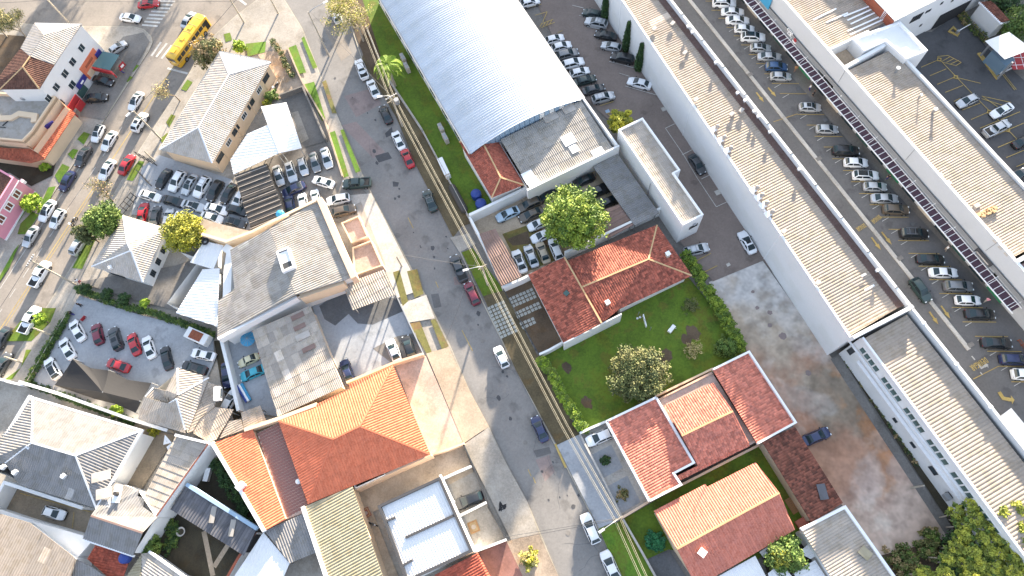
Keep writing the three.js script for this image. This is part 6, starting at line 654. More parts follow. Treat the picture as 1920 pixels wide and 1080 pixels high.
class Leaves { constructor() { this.p = []; this.c = []; }
  leaf(x, y, z, s, col, up = 0.5) { const a = rnd() * 6.283, t = (rnd() - 0.5) * 2.2, b = (rnd() - 0.5) * 1.6 + up * 0.3, ux = Math.cos(a) * Math.cos(t), uy = Math.sin(t) * 0.8, uz = Math.sin(a) * Math.cos(t), vx = -Math.sin(a), vy = b, vz = Math.cos(a), w = s * 0.5, k = 0.8 + 0.4 * rnd(), c = [col[0] * k, col[1] * k, col[2] * k]; const q = [[x - ux * s, y - uy * s, z - uz * s], [x + vx * w, y + vy * w, z + vz * w], [x + ux * s, y + uy * s, z + uz * s], [x - vx * w, y - vy * w, z - vz * w]]; for (const i of [0, 1, 2, 0, 2, 3]) { this.p.push(...q[i]); this.c.push(...c); } }
  clump(cx, cy, cz, r, n, s, pal, flat2 = 1) { const base = pal[Math.floor(rnd() * pal.length)]; for (let i = 0; i < n; i++) { const a = rnd() * 6.283, z = rnd() * 2 - 1, q = Math.sqrt(1 - z * z), rad = r * Math.pow(rnd(), 0.45); this.leaf(cx + Math.cos(a) * q * rad, cy + z * rad * flat2, cz + Math.sin(a) * q * rad, s * (0.7 + 0.6 * rnd()), mixc(base, pal[Math.floor(rnd() * pal.length)], 0.35)); } }
  geo() { const g = new THREE.BufferGeometry(); g.setAttribute('position', new THREE.Float32BufferAttribute(this.p, 3)); g.setAttribute('color', new THREE.Float32BufferAttribute(this.c, 3)); g.setAttribute('uv', new THREE.Float32BufferAttribute(new Float32Array(this.p.length / 3 * 2), 2)); g.computeVertexNormals(); return g; } }
function limb(list, a, b, r0, r1) { list.push(cone(a, b, r0, r1, 6)); }
// x, y: crown centre in the photograph, hc its height, r radius in metres
function tree(name, label, cat, x, y, hc, r, pal, o = {}) {
  const c = P(x, y, hc), T = thing(name, label, cat, V(c.x, 0.12, c.z), o.group), L = new Leaves(), ry = r * (o.sq ?? 0.8), nc = o.clumps ?? Math.round(26 * r), cr = o.cr ?? r * 0.27, wood = [];
  limb(wood, V(c.x, 0, c.z), V(c.x + 0.1, Math.max(hc - ry * 0.3, 0.3), c.z), 0.06 + r * 0.05, 0.03 + r * 0.025);
  for (let i = 0; i < nc; i++) { const z = 1 - 1.75 * ((i + 0.5) / nc), a = i * 2.39996 + rnd() * 0.7, q = Math.sqrt(Math.max(0, 1 - z * z)), k = (0.62 + 0.36 * rnd()) * (1 + (o.rough ?? 0.12) * (rnd() - 0.5) * 2), p = V(c.x + Math.cos(a) * q * r * k * (o.ex ?? 1), hc + z * ry * k, c.z + Math.sin(a) * q * r * k); L.clump(p.x, p.y, p.z, cr * (0.75 + 0.5 * rnd()), o.per ?? 46, o.leaf ?? 0.2, pal, 0.75); if (i % 4 === 0) limb(wood, V(c.x, hc - ry * 0.4, c.z), p, 0.02 + r * 0.012, 0.015); }
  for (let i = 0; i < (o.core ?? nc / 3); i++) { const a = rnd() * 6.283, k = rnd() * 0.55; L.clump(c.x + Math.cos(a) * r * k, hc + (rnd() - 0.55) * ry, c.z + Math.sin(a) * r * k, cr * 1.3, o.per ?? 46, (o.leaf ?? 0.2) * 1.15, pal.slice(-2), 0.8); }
  add(T, 'trunk', merge(wood), mats.bark); add(T, 'crown', L.geo(), leafMat); return T;
}
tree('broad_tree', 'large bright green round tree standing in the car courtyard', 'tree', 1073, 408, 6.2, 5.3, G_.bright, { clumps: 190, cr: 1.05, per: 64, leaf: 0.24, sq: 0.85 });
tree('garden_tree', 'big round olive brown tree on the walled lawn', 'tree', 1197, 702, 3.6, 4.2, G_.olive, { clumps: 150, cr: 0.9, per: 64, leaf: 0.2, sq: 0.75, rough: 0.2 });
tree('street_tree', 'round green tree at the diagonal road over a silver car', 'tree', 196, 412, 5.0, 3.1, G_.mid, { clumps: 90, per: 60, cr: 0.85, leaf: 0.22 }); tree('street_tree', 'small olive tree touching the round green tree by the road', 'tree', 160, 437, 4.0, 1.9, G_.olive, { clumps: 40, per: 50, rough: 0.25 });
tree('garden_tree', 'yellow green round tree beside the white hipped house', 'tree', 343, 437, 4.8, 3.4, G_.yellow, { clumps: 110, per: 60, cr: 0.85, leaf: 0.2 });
tree('flowering_tree', 'brownish flowering tree beside the yellow bus', 'tree', 390, 98, 4.2, 3.0, G_.flower, { clumps: 80, per: 50, rough: 0.3 });
tree('garden_bush', 'glowing yellow bush between white block and brown car park', 'bush', 1165, 229, 4.6, 2.0, G_.yellow, { clumps: 46, per: 40, rough: 0.35, leaf: 0.32 });
tree('round_bush', 'bright green round bush in front of the pink house', 'bush', 58, 381, 1.4, 1.8, G_.bush, { clumps: 40, per: 50 }); tree('round_bush', 'small clipped round bush beside a white pickup at the kerb', 'bush', 75, 598, 2.2, 1.15, G_.bush, { clumps: 40, per: 50, rough: 0.03, leaf: 0.14 }); tree('garden_bush', 'bushy green shrub between pink house and cream corner house', 'bush', 84, 312, 1, 1, G_.bush, { clumps: 16 });
tree('garden_shrub', 'grey green feathery shrub on the lawn near the hedge', 'bush', 1295, 573, 0.8, 1.4, G_.olive, { clumps: 30, per: 24, rough: 0.3, leaf: 0.1 }); tree('dry_shrub', 'bare tan shrub on the lawn', 'bush', 1300, 655, 0.8, 1.5, G_.dry, { clumps: 24, per: 12, rough: 0.5, leaf: 0.14 }); tree('corner_shrub', 'dark green shrub in the lawn corner against the hedge', 'bush', 1362, 652, 1.2, 1.8, G_.mid, { clumps: 34, rough: 0.3 });
tree('fern_shrub', 'blue green fern like shrub in the small lower garden', 'bush', 1229, 1016, 0.9, 1.5, [[0.02, 0.12, 0.05], [0.03, 0.18, 0.06]], { clumps: 26, rough: 0.2 }); tree('topiary_bush', 'small dark oval bush in the upper gravel bed', 'bush', 1135, 863, 0.7, 0.85, G_.dark, { clumps: 20, per: 50, leaf: 0.1 }); tree('spiky_bush', 'small brownish spiky bush in the lower gravel bed', 'bush', 1168, 927, 0.6, 1.1, G_.flower, { clumps: 24, per: 22, rough: 0.4, leaf: 0.12 });
tree('garden_tree', 'small green yellow tree among the bottom white roofs', 'tree', 1474, 1040, 3.4, 2.6, G_.mid, { clumps: 60, rough: 0.35 }); tree('garden_tree', 'yellow lit treetop next to the small tree by white roofs', 'tree', 1462, 1046, 4.2, 1.2, G_.yellow, { clumps: 20, rough: 0.3 }); tree('garden_bush', 'yellow green bush on the sandy verge at the street bottom', 'bush', 994, 1048, 0.9, 1.5, G_.dry.concat(G_.yellow), { clumps: 26, rough: 0.4, per: 30 }); tree('round_bush', 'round green bush beside the shaded garden wall', 'bush', 284, 1022, 2.0, 1.5, G_.mid, { clumps: 36 }); tree('round_bush', 'yellow green round bush in the strip below the shade tent', 'bush', 219, 770, 1.4, 1.05, G_.bush, { clumps: 30, rough: 0.05 }); tree('garden_bush', 'fluffy bush in the courtyard corner of the tan shed', 'bush', 288, 810, 0.8, 0.9, G_.yellow, { clumps: 16 }); tree('potted_palm', 'round green palm like bush near the crossing pavement', 'bush', 449, 86, 1.4, 1.3, G_.bush, { clumps: 26, leaf: 0.26 }); tree('garden_shrub', 'bush in front of the cream house lower wall', 'bush', 508, 180, 1.2, 1.2, G_.mid, { clumps: 22, rough: 0.3 }); tree('garden_shrub', 'small yellowish bush against the cream house corner', 'bush', 500, 192, 1.0, 0.8, G_.yellow, { clumps: 14 });
for (const [x, y, r, lab] of [[1689, 1052, 2.0, 'dark bush at the foot of the rough ground, left one'], [1712, 1066, 1.9, 'bush at the bottom edge between grey roof and grove'], [1738, 1030, 1.6, 'green scrub beside the drain path'], [1745, 1005, 1.2, 'small green scrub at the end of the bare lot']]) tree('scrub_bush', lab, 'bush', x, y, 0.8, r, G_.mid.concat(G_.flower), { clumps: 34, rough: 0.4, per: 36 });
for (const [i, [x, y]] of [[160, 541], [200, 551], [232, 560], [271, 568]].entries()) tree('topiary_ball', `${['first', 'second', 'third', 'fourth'][i]} ${i === 3 ? 'and brightest ' : ''}clipped ball from the road in the tent lot hedge`, 'bush', x, y, 1.6, i === 3 ? 0.85 : 1.05, i === 3 ? G_.bush : G_.dark, { clumps: 34, rough: 0.04, leaf: 0.12, group: 'clipped balls of the tent lot hedge' });
function hedge(label, line, w, h, pal, n) { const l = PS(line), T = thing('hedge', label, 'hedge', cen(l)), L = new Leaves(), wood = []; let tot = 0; for (let i = 0; i + 1 < l.length; i++) tot += l[i].distanceTo(l[i + 1]); for (let i = 0; i + 1 < l.length; i++) { const d = l[i].distanceTo(l[i + 1]), k = Math.round(n * d / tot); for (let j = 0; j < k; j++) { const p = l[i].clone().lerp(l[i + 1], rnd()), a = rnd() * 6.283, e = Math.sqrt(rnd()); L.clump(p.x + Math.cos(a) * e * w, 0.15 + h * (0.35 + 0.6 * rnd() * (1 - e * 0.4)), p.z + Math.sin(a) * e * w, 0.42, 34, 0.15, pal, 0.8); } for (let j = 0; j <= d; j += 1.2) { const p = l[i].clone().lerp(l[i + 1], j / d); limb(wood, V(p.x, 0, p.z), V(p.x, h * 0.7, p.z), 0.06, 0.03); } } add(T, 'stems', merge(wood), mats.bark); add(T, 'foliage', L.geo(), leafMat); }
hedge('tall bright clipped hedge between the lawn and bare lot', [[1284, 482], [1310, 528], [1350, 590], [1385, 655]], 0.95, 2.4, G_.bright, 420); hedge('loose sunlit hedge along the lawn wall on the street side', [[1016, 678], [1040, 715], [1062, 755], [1092, 806]], 0.8, 2.0, G_.bush.concat(G_.mid), 300); hedge('dark hedge along the tent lot front fence', [[134, 594], [112, 630], [84, 676], [58, 720]], 0.55, 1.4, G_.dark.concat(G_.mid), 200); hedge('ragged dark hedge along the top of the tent lot', [[150, 545], [220, 572], [300, 592], [404, 630]], 0.5, 1.3, G_.dark.concat(G_.mid), 300); hedge('low green hedge at the tent lot bottom wall', [[62, 722], [110, 738], [180, 766], [258, 794]], 0.5, 1, G_.dark, 160); hedge('dark bushes in the gap beside the orange shed roof', [[392, 850], [420, 890], [450, 935], [470, 970]], 1.0, 1.2, G_.dark, 130);
hedge('dark plants along the fence of the sandy yard', [[512, 80], [528, 100], [540, 128], [552, 148]], 0.5, 1.1, G_.dark.concat(G_.flower), 60); hedge('green plants in the shaded garden behind the two tone house', [[318, 975], [330, 1000], [322, 1030]], 1.1, 0.8, G_.dark.concat(G_.mid), 60);
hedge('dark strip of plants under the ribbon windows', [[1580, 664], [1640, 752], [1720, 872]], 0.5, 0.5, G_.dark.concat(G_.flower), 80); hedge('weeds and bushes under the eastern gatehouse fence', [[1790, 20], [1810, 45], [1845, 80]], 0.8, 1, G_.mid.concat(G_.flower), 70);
// cypresses against the white wall
for (const [i, [x, y, h]] of [[1196, 134, 7.2], [1173, 97, 7.6], [1134, 38, 8]].entries()) { const b = P(x, y), T = thing('cypress_tree', `slender dark cypress against the long white wall, ${['lowest', 'middle', 'highest'][i]} of three`, 'tree', V(b.x, 0.12, b.z), 'cypresses at the long white wall'), L = new Leaves(); for (let k = 0; k < 90; k++) { const t = k / 90, r = 0.95 * Math.pow(Math.sin(Math.min(1, t * 1.15 + 0.12) * 2.6), 0.9) * (1 - t * 0.55), a = k * 2.4; L.clump(b.x + Math.cos(a) * r * 0.7, 0.5 + t * h, b.z + Math.sin(a) * r * 0.7, 0.42 * (1.1 - 0.6 * t), 46, 0.17, G_.dark, 1.5); } add(T, 'trunk', cone(V(b.x, 0, b.z), V(b.x, h * 0.8, b.z), 0.16, 0.04), mats.bark); add(T, 'crown', L.geo(), leafMat); }
// trees without many leaves: forked twigs
function bare(name, label, x, y, h, r, n, pal, leaves, mat = mats.bark_pale) { const b = P(x, y), T = thing(name, label, 'tree', V(b.x, 0.12, b.z)), w = [], L = new Leaves(); const grow = (p, d, len, rad, k) => { const e = p.clone().addScaledVector(d, len); w.push(cone(p, e, rad, rad * 0.62, k > 2 ? 4 : 6)); if (k >= n) { for (let i = 0; i < leaves; i++) L.leaf(e.x + rr(-0.6, 0.6), e.y + rr(-0.4, 0.4), e.z + rr(-0.6, 0.6), 0.14, pal[Math.floor(rnd() * pal.length)]); return; } const m = k < 2 ? 4 : 3; for (let i = 0; i < m; i++) { const q = d.clone().add(V(rr(-1, 1), rr(-0.15, 0.6), rr(-1, 1)).multiplyScalar(0.85)).normalize(); grow(e, q, len * rr(0.62, 0.85), rad * 0.6, k + 1); } }; grow(V(b.x, 0, b.z), V(rr(-0.1, 0.1), 1, rr(-0.1, 0.1)).normalize(), h * 0.34, r, 0); add(T, 'trunk', merge(w), mat); if (leaves) add(T, 'crown', L.geo(), leafMat); }
bare('autumn_tree', 'wide pale autumn tree with thin leaves over the street top', 682, 78, 9.5, 0.24, 5, G_.dry.concat(G_.yellow), 10); bare('autumn_tree', 'smaller yellow leaved autumn tree at the top of the street', 652, 40, 6.5, 0.16, 4, G_.yellow.concat(G_.dry), 14); bare('bare_tree', 'leafless tree on the pavement below the stop line', 338, 190, 5.5, 0.13, 5, G_.dry, 1, mats.bark); bare('bare_tree', 'leafless tree by the fenced car lot gate', 213, 378, 5, 0.13, 5, G_.flower, 1, mats.bark); bare('wild_tree', 'tangled tan and olive tree behind the tall white house', 52, 72, 5.5, 0.2, 5, G_.dry.concat(G_.olive), 7); bare('wild_tree', 'tangled dry tree at the left edge of the picture', 14, 70, 5.5, 0.2, 5, G_.dry.concat(G_.olive), 7);
tree('broad_tree', 'broad tree beyond the top edge shading the side road', 'tree', 330, -185, 7.5, 6.5, G_.mid, { clumps: 60, per: 40, cr: 1.9, leaf: 0.4 }); tree('broad_tree', 'broad tree beyond the top edge left of the junction', 'tree', 150, -170, 7, 6, G_.mid, { clumps: 60, per: 40, cr: 1.9, leaf: 0.4 });
{ // palm
  const b = P(741, 162), h = 6.6, T = thing('palm_tree', 'bright green feather palm beside the overhead cables', 'palm tree', V(b.x, 0.12, b.z)); add(T, 'trunk', cone(V(b.x, 0, b.z), V(b.x - 0.1, h, b.z), 0.34, 0.2, 10), mats.bark_pale);
  for (let k = 0; k < 17; k++) { const a = k * 2.39996, len = 3.3 + 0.5 * hash(k, 3), rise = 0.75 + 0.5 * hash(k, 8) - (k > 11 ? 0.9 : 0), L = new Leaves(), pts = []; for (let i = 0; i <= 10; i++) { const t = i / 10; pts.push(V(b.x - 0.1 + Math.cos(a) * len * t * (1 - 0.2 * t), h + rise * t * 2 - 3.0 * t * t, b.z + Math.sin(a) * len * t * (1 - 0.2 * t))); } for (let i = 1; i <= 30; i++) { const t = i / 30, f = t * 10, j = Math.min(9, Math.floor(f)), p = pts[j].clone().lerp(pts[j + 1], f - j), s = 0.75 * Math.sin(Math.min(1, t * 0.9 + 0.12) * 3.0) + 0.1; for (const d of [-1, 1]) { const c = mixc([0.25, 0.34, 0.02], [0.12, 0.22, 0.02], rnd()), q = V(-Math.sin(a) * d * s + Math.cos(a) * 0.35 * s, -0.42 * s, Math.cos(a) * d * s + Math.sin(a) * 0.35 * s), e = p.clone().add(q), m = p.clone().addScaledVector(q, 0.5).add(V(Math.cos(a) * 0.07, 0.03, Math.sin(a) * 0.07)), m2 = p.clone().addScaledVector(q, 0.5).add(V(-Math.cos(a) * 0.07, 0, -Math.sin(a) * 0.07)); for (const v of [p, m, e, p, e, m2]) { L.p.push(v.x, v.y, v.z); L.c.push(...c); } } } add(T, 'frond', L.geo(), leafMat); }
  add(T, 'dead_frond', merge([0, 1, 2, 3].map((k) => cone(V(b.x, h - 0.3, b.z), V(b.x + Math.cos(k * 1.4) * 0.7, h - 2.6, b.z + Math.sin(k * 1.4) * 0.7), 0.16, 0.08, 5))), mats.bark_pale);
}
{ // grove at the lower right: slim trees with tufted crowns
  const rowsG = [0, 5, 10, 15, 20, 25, 30, 32], groveLabel = (i) => { const r = rowsG.findIndex((v, k) => i >= v && i < rowsG[k + 1]); return `tufted grove tree, ${ORD[i - rowsG[r]]} of the ${['topmost', 'second', 'third', 'fourth', 'fifth', 'sixth', 'outermost right'][r]} group`; };
  const spots = [[1825, 946, 7], [1862, 948, 8], [1795, 962, 6], [1880, 960, 9], [1908, 952, 9], [1830, 974, 7], [1808, 985, 6], [1856, 985, 7], [1890, 985, 8], [1912, 990, 9], [1807, 1005, 6], [1842, 1008, 7], [1872, 1008, 7], [1900, 1015, 8], [1926, 1020, 9], [1826, 1036, 7], [1794, 1028, 6], [1856, 1034, 7], [1884, 1040, 7], [1910, 1045, 8], [1776, 1048, 6], [1806, 1058, 6], [1838, 1060, 7], [1868, 1066, 7], [1898, 1072, 8], [1732, 1076, 5], [1770, 1078, 6], [1824, 1082, 7], [1850, 1090, 7], [1920, 1078, 8], [1935, 980, 9], [1940, 1050, 8]];
  spots.forEach(([x, y, h], i) => { const c = P(x, y, h), T = thing('tufted_tree', groveLabel(i), 'tree', V(c.x, 0.12, c.z), 'slim tufted trees of the corner grove'), L = new Leaves(), w = [], bx0 = c.x + rr(-0.6, 0.6), bz0 = c.z + rr(-0.6, 0.6), r = rr(0.85, 1.3); w.push(cone(V(bx0, 0, bz0), V(c.x, h, c.z), 0.13, 0.06, 6)); for (let k = 0; k < 15; k++) { const a = k * 2.4, e = Math.sqrt((k + 0.5) / 15), p = V(c.x + Math.cos(a) * r * e, h + 0.5 - 0.9 * e * e + rr(-0.2, 0.2), c.z + Math.sin(a) * r * e); if (k % 2) w.push(cone(V(c.x, h - 0.6, c.z), p, 0.04, 0.02, 4)); L.clump(p.x, p.y, p.z, 0.42, 40, 0.19, k < 9 ? G_.grove : G_.grove.slice(1).concat(G_.mid), 0.7); } add(T, 'trunk', merge(w), mats.bark_pale); add(T, 'crown', L.geo(), leafMat); });
  const L = new Leaves(); for (let k = 0; k < 260; k++) { const p = P(1760 + 180 * hash(k, 1), 1000 + 110 * hash(k, 2)); L.clump(p.x, 0.6 + 1.6 * hash(k, 4), p.z, 0.8, 26, 0.2, G_.dark, 0.7); } solo('undergrowth', 'dark undergrowth filling the corner grove', 'undergrowth', L.geo(), leafMat, null, 'stuff');
}
// ---------- markings in the car parks ----------
const LY = 0.42; let ml = 0; const pm = (a, b, w = 0.12, m = mats.yellow_line) => stripe('parking_line', a, b, w, m, LY + 0.0004 * ml++);
for (const [x, y, l] of [[1322, 5, 44], [1333, 22, 46], [1346, 37, 46], [1361, 54, 46], [1375, 70, 46], [1389, 87, 48], [1403, 105, 48], [1417, 122, 48], [1432, 141, 50], [1446, 159, 51], [1461, 178, 50], [1494, 217, 50], [1511, 237, 54], [1526, 258, 52], [1543, 278, 52], [1559, 300, 52], [1579, 322, 50], [1594, 343, 54], [1609, 365, 54], [1629, 386, 54], [1647, 409, 55], [1664, 432, 56], [1682, 453, 58], [1701, 477, 58], [1720, 501, 60], [1740, 526, 61], [1759, 552, 61], [1782, 578, 58], [1802, 605, 63], [1825, 632, 62], [1848, 660, 64], [1869, 688, 64], [1893, 717, 60]]) { pm([x, y], [x + l, y + 0.5]); if (y > 40) pm([x + 5, y + 8], [x + 17, y + 1], 0.09, mats.white_line); }
pm([1449, 231], [1494, 216]); pm([1822, 712], [1869, 688]); pm([1819, 669], [1825, 676], 0.2, mats.white_line); pm([1835, 699], [1839, 704], 0.15, mats.white_line); st('arrow_marking', flat(band([P(1831, 684), P(1837, 691.5), P(1845, 687)], 0.27), LY + 0.0004 * ml++), mats.white_line); arrow([1842, 688.5], [1849.5, 684.5], 0.2, mats.white_line);
function arrow(a, b, w, mat = mats.yellow_line) { const A = P(...a), B = P(...b), d = B.clone().sub(A), n = V(-d.z, 0, d.x).normalize(), L = d.length(), t = (f, s) => A.clone().addScaledVector(d, f).addScaledVector(n, s); st('arrow_marking', flat([t(0, -w), t(0.55, -w), t(0.55, -w * 2.6), t(1, 0), t(0.55, w * 2.6), t(0.55, w), t(0, w)], LY + 0.0004 * ml++), mat); }
for (const [a, b] of [[[1439, 167], [1454, 184]], [[1417, 176], [1431, 194]], [[1651, 437], [1670, 461]], [[1632, 447], [1650, 471]], [[1762, 575], [1779, 599]], [[1740, 586], [1757, 610]]]) arrow(a, b, 0.14); { const a = P(1870, 736), b = P(1878, 748), c = P(1890, 750); st('arrow_marking', flat(band([a, b, c], 0.55), LY + 0.0004 * ml++), mats.yellow_line); arrow([1886, 750], [1899, 751], 0.27); }
st('drain_strip', strip([V(71.7, 0, -120), V(70.5, 0, 3.5)], 0.62, 0.1, LY + 0.06), mats.concrete_pale); for (const z of [-57, -36, -14, 3]) st('drain_cover', bx(1.0, 0.04, 0.7, 71.2, LY + 0.07, z), mats.concrete_dark);
for (const [a, b] of [[[1725, 129], [1755, 116]], [[1741, 145], [1772, 132]], [[1755, 161], [1786, 148]], [[1770, 176], [1803, 163]], [[1786, 193], [1798, 187]], [[1802, 209], [1835, 196]], [[1818, 227], [1850, 213]], [[1835, 243], [1910, 212]], [[1852, 261], [1925, 230]], [[1868, 279], [1925, 255]], [[1884, 298], [1925, 281]], [[1903, 315], [1925, 306]], [[1762, 117], [1820, 178]], [[1833, 191], [1925, 285]], [[1755, 109], [1775, 107]], [[1775, 107], [1800, 120]], [[1800, 120], [1790, 126]], [[1790, 126], [1766, 120]], [[1764, 118], [1778, 110]], [[1772, 120], [1786, 113]], [[1780, 123], [1795, 116]], [[1794, 149], [1836, 159]], [[1838, 183], [1893, 195]], [[1838, 188], [1880, 201]], [[1840, 184], [1868, 203]], [[1875, 140], [1900, 172]], [[1880, 142], [1903, 171]]]) pm(a, b);
for (const [x, y] of [[1759, 114], [1790, 147], [1853, 212], [1887, 246]]) { const c = P(x, y); st('parking_line', ring([V(c.x - 0.5, 0, c.z), V(c.x, 0, c.z - 0.5), V(c.x + 0.5, 0, c.z), V(c.x, 0, c.z + 0.5)], 0.12, 0.2, LY + 0.0004 * ml++), mats.yellow_line); }
for (const [a, b] of [[[1073, 13], [1094, 18]], [[1086, 32], [1102, 35]], [[1100, 53], [1125, 58]], [[1131, 96], [1150, 100]], [[1142, 118], [1188, 130]], [[1161, 140], [1180, 146]], [[1172, 164], [1234, 182]], [[1078, -2], [1098, 2]], [[1238, 192], [1246, 190]], [[1247, 243], [1281, 293]], [[1247, 243], [1270, 232]], [[1281, 293], [1305, 334]], [[1305, 334], [1342, 390]], [[1342, 390], [1366, 379]], [[1278, 293], [1301, 281]], [[1314, 338], [1333, 329]]]) pm(a, b, 0.1, mats.white_line);
for (const [a, b] of [[[992, 17], [1015, 11]], [[1003, 32], [1026, 25]], [[1026, 25], [1018, 44]], [[1125, 201], [1150, 193]], [[1299, 494], [1332, 477]], [[1312, 516], [1344, 500]], [[1014, 48], [1038, 39]], [[1014, 55], [1040, 45]], [[1017, 46], [1012, 54]], [[1023, 44], [1018, 53]], [[1029, 42], [1024, 51]], [[1035, 40], [1031, 48]], [[1046, 64], [1055, 60]], [[1136, 216], [1160, 208]], [[1140, 224], [1164, 215]], [[1143, 220], [1140, 216]], [[1150, 219], [1146, 213]], [[1157, 217], [1153, 210]]]) pm(a, b);
sheet('disabled_sign', [[1134, 210], [1141, 207], [1144, 213], [1137, 216]], mats.metal_blue, LY + 0.02); sheet('manhole', [[1338, 361], [1349, 356], [1354, 364], [1343, 369]], mats.concrete_pale, LY + 0.02); sheet('manhole', [[1360, 497], [1366, 494], [1369, 499], [1363, 502]], mats.concrete_pale, LY + 0.021); sheet('manhole', [[1238, 205], [1246, 202], [1250, 209], [1242, 212]], mats.concrete_pale, LY + 0.022);
for (let k = 0; k < 9; k++) { const z = -66 + k * 8; st('drain_cover', bx(0.8, 0.03, 0.7, 77.0, LY + 0.01, z), mats.slab_wet); }
for (const [x, y] of [[1849, 562], [1876, 600], [1886, 612], [1895, 622], [1903, 630]]) { const p = P(x + 28, y - 6); st('drain_cover', bx(0.9, 0.03, 0.7, p.x, LY + 0.012, p.z, 0.4), mats.slab_wet); }
{ // painted words on the lane
  const font = await new FontLoader().loadAsync('fonts/droid/droid_sans_bold.typeface.json');
  for (const [a, b, t, w] of [[[1843, 671], [1814, 688], 'DEVAGAR', 0.95], [[1645, 405], [1630, 416], 'DEVAGAR', 0.8], [[1617, 421], [1602, 430], 'DEVAGAR', 0.8]]) { const A = P(...a), B = P(...b), d = B.clone().sub(A), L = d.length(); d.normalize(); const n = V(d.z, 0, -d.x), g = new THREE.ShapeGeometry(font.generateShapes(t, 1)); g.computeBoundingBox(); const wd = g.boundingBox.max.x - g.boundingBox.min.x, pos = g.attributes.position; const up = n.z < 0 ? n.negate() : n; for (let i = 0; i < pos.count; i++) { const u = (pos.getX(i) - g.boundingBox.min.x) / wd * L, v = pos.getY(i) * w; pos.setXYZ(i, A.x + d.x * u + up.x * v, LY + 0.03 + 0.0004 * ml, A.z + d.z * u + up.z * v); } ml++; g.computeVertexNormals(); st('painted_word', g, mats.yellow_line); }
}
// ---------- poles, cables ----------
function lampPole(label, base, h, head, o = {}) { const b = P(...base), T = thing(o.name || 'street_lamp', label, o.cat || 'street lamp', V(b.x, 0.1, b.z)); add(T, 'pole', cone(V(b.x, 0, b.z), V(b.x, h, b.z), 0.19, 0.12, 10), mats.pole); if (head) { const e = P(head[0], head[1], h + 0.3); add(T, 'arm', tube([V(b.x, h - 0.3, b.z), V(b.x, h + 0.1, b.z).lerp(e, 0.3), e], 0.06, 10), mats.metal_grey); const d = e.clone().sub(V(b.x, h, b.z)).setY(0).normalize(); add(T, 'lamp_head', bx(0.9, 0.16, 0.34, 0, 0, 0, Math.atan2(-d.z, d.x)).translate(e.x, e.y, e.z), mats.metal_white); } for (const [k, ang, w] of o.arms || []) add(T, 'crossarm', bx(w || 2.2, 0.12, 0.12, 0, 0, 0, ang).translate(b.x, h - k, b.z), mats.bark_pale); if (o.insul) add(T, 'insulators', merge([...Array(6)].map((_, k) => new THREE.CylinderGeometry(0.07, 0.09, 0.25, 8).translate(b.x + Math.cos(o.arms[0][1]) * (k - 2.5) * 0.4, h + 0.1 - (o.arms[0][0] || 0), b.z - Math.sin(o.arms[0][1]) * (k - 2.5) * 0.4))), mats.white_paint); if (o.transformer) { add(T, 'transformer', new THREE.CylinderGeometry(0.45, 0.45, 1.1, 14).translate(b.x + 0.6, h - 1.6, b.z + 0.3), mats.metal_grey); } return T; }
lampPole('tall leaning looking street lamp over the street top', [617, 105], 12.2, [610, 4]); lampPole('leaning concrete lamp post over the white and teal SUV', [303, 262], 9.4, [240, 215]); lampPole('utility pole with crossarms over the white pickup with dark bed', [142, 534], 11.4, null, { name: 'utility_pole', cat: 'utility pole', arms: [[0.15, 0.75, 2.6], [1.1, 0.75, 2.4]], insul: true }); lampPole('utility pole beside the tall white house', [129, 42], 9.5, null, { name: 'utility_pole', cat: 'utility pole', arms: [[0.2, 0.6, 2.2]], insul: true }); lampPole('utility pole on the curved pavement corner at the top', [458, 43], 10.5, null, { name: 'utility_pole', cat: 'utility pole', arms: [[0.2, 2.2, 2.2]], insul: true }); lampPole('thin dark pole at the sandy corner at the top', [522, 26], 8, null, { name: 'utility_pole', cat: 'utility pole' });
const bp = (px, py, h) => { const p = P(px, py, h); let best = [0, 0]; const v = V(p.x, 0, p.z); const c = v.clone().sub(camera.position); c.copy(v); const d = V(c.x, -HC, c.z), q = V(d.dot(V(EA.x, UP.x, -NO.x)), d.dot(V(EA.y, UP.y, -NO.y)), d.dot(V(EA.z, UP.z, -NO.z))); return [960 + q.x / -q.z * FL, 540 - q.y / -q.z * FL]; };
lampPole('utility pole with transformer and lamp below the palm', bp(733, 180, 9.6), 9.6, [712, 181], { arms: [[0.2, 0.1, 2.4], [1.2, 0.1, 2.2]], insul: true, transformer: true }); lampPole('street lamp on the cable line above the grey pickup', bp(904, 499, 8.6), 8.6, [873, 506], { arms: [[0.3, 0.1, 1.6]] }); lampPole('street lamp on the cable line beside the lower white SUV', bp(1158, 974, 8.6), 8.6, [1128, 995], { arms: [[0.3, 0.1, 1.8]] });
lampPole('thin post in the bare lot edge beside the drain path', [1707, 915], 4.2, null, { name: 'lot_post', cat: 'post' }); lampPole('short post over the white pickup by the clipped bush', [101, 631], 5, null, { name: 'gate_post', cat: 'post' }); lampPole('short post at the left edge pavement', [41, 680], 4, null, { name: 'gate_post', cat: 'post' }); lampPole('pale metal post at the fenced lot corner', [292, 304], 4, null, { name: 'gate_post', cat: 'post' }); lampPole('leaning looking post on the pavement before the grey terraces', [754, 500], 4.5, null, { name: 'gate_post', cat: 'post' });
function cableRun(label, pts, r, mat, group, sag = 0.35) { const gs = []; for (let i = 0; i + 1 < pts.length; i++) { const a = pts[i], b = pts[i + 1], l = []; for (let k = 0; k <= 8; k++) { const t = k / 8, p = a.clone().lerp(b, t); p.y -= sag * 4 * t * (1 - t); l.push(p); } gs.push(tube(l, r, 10, 5)); } const T = thing('overhead_cable', label, 'cable', cen(pts), group); add(T, 'cable', merge(gs), mat); }
const line = [[640, -60, 8], [733, 179, 8], [904, 500, 8], [1058, 798, 8], [1157, 972, 8], [1224, 1120, 8]];
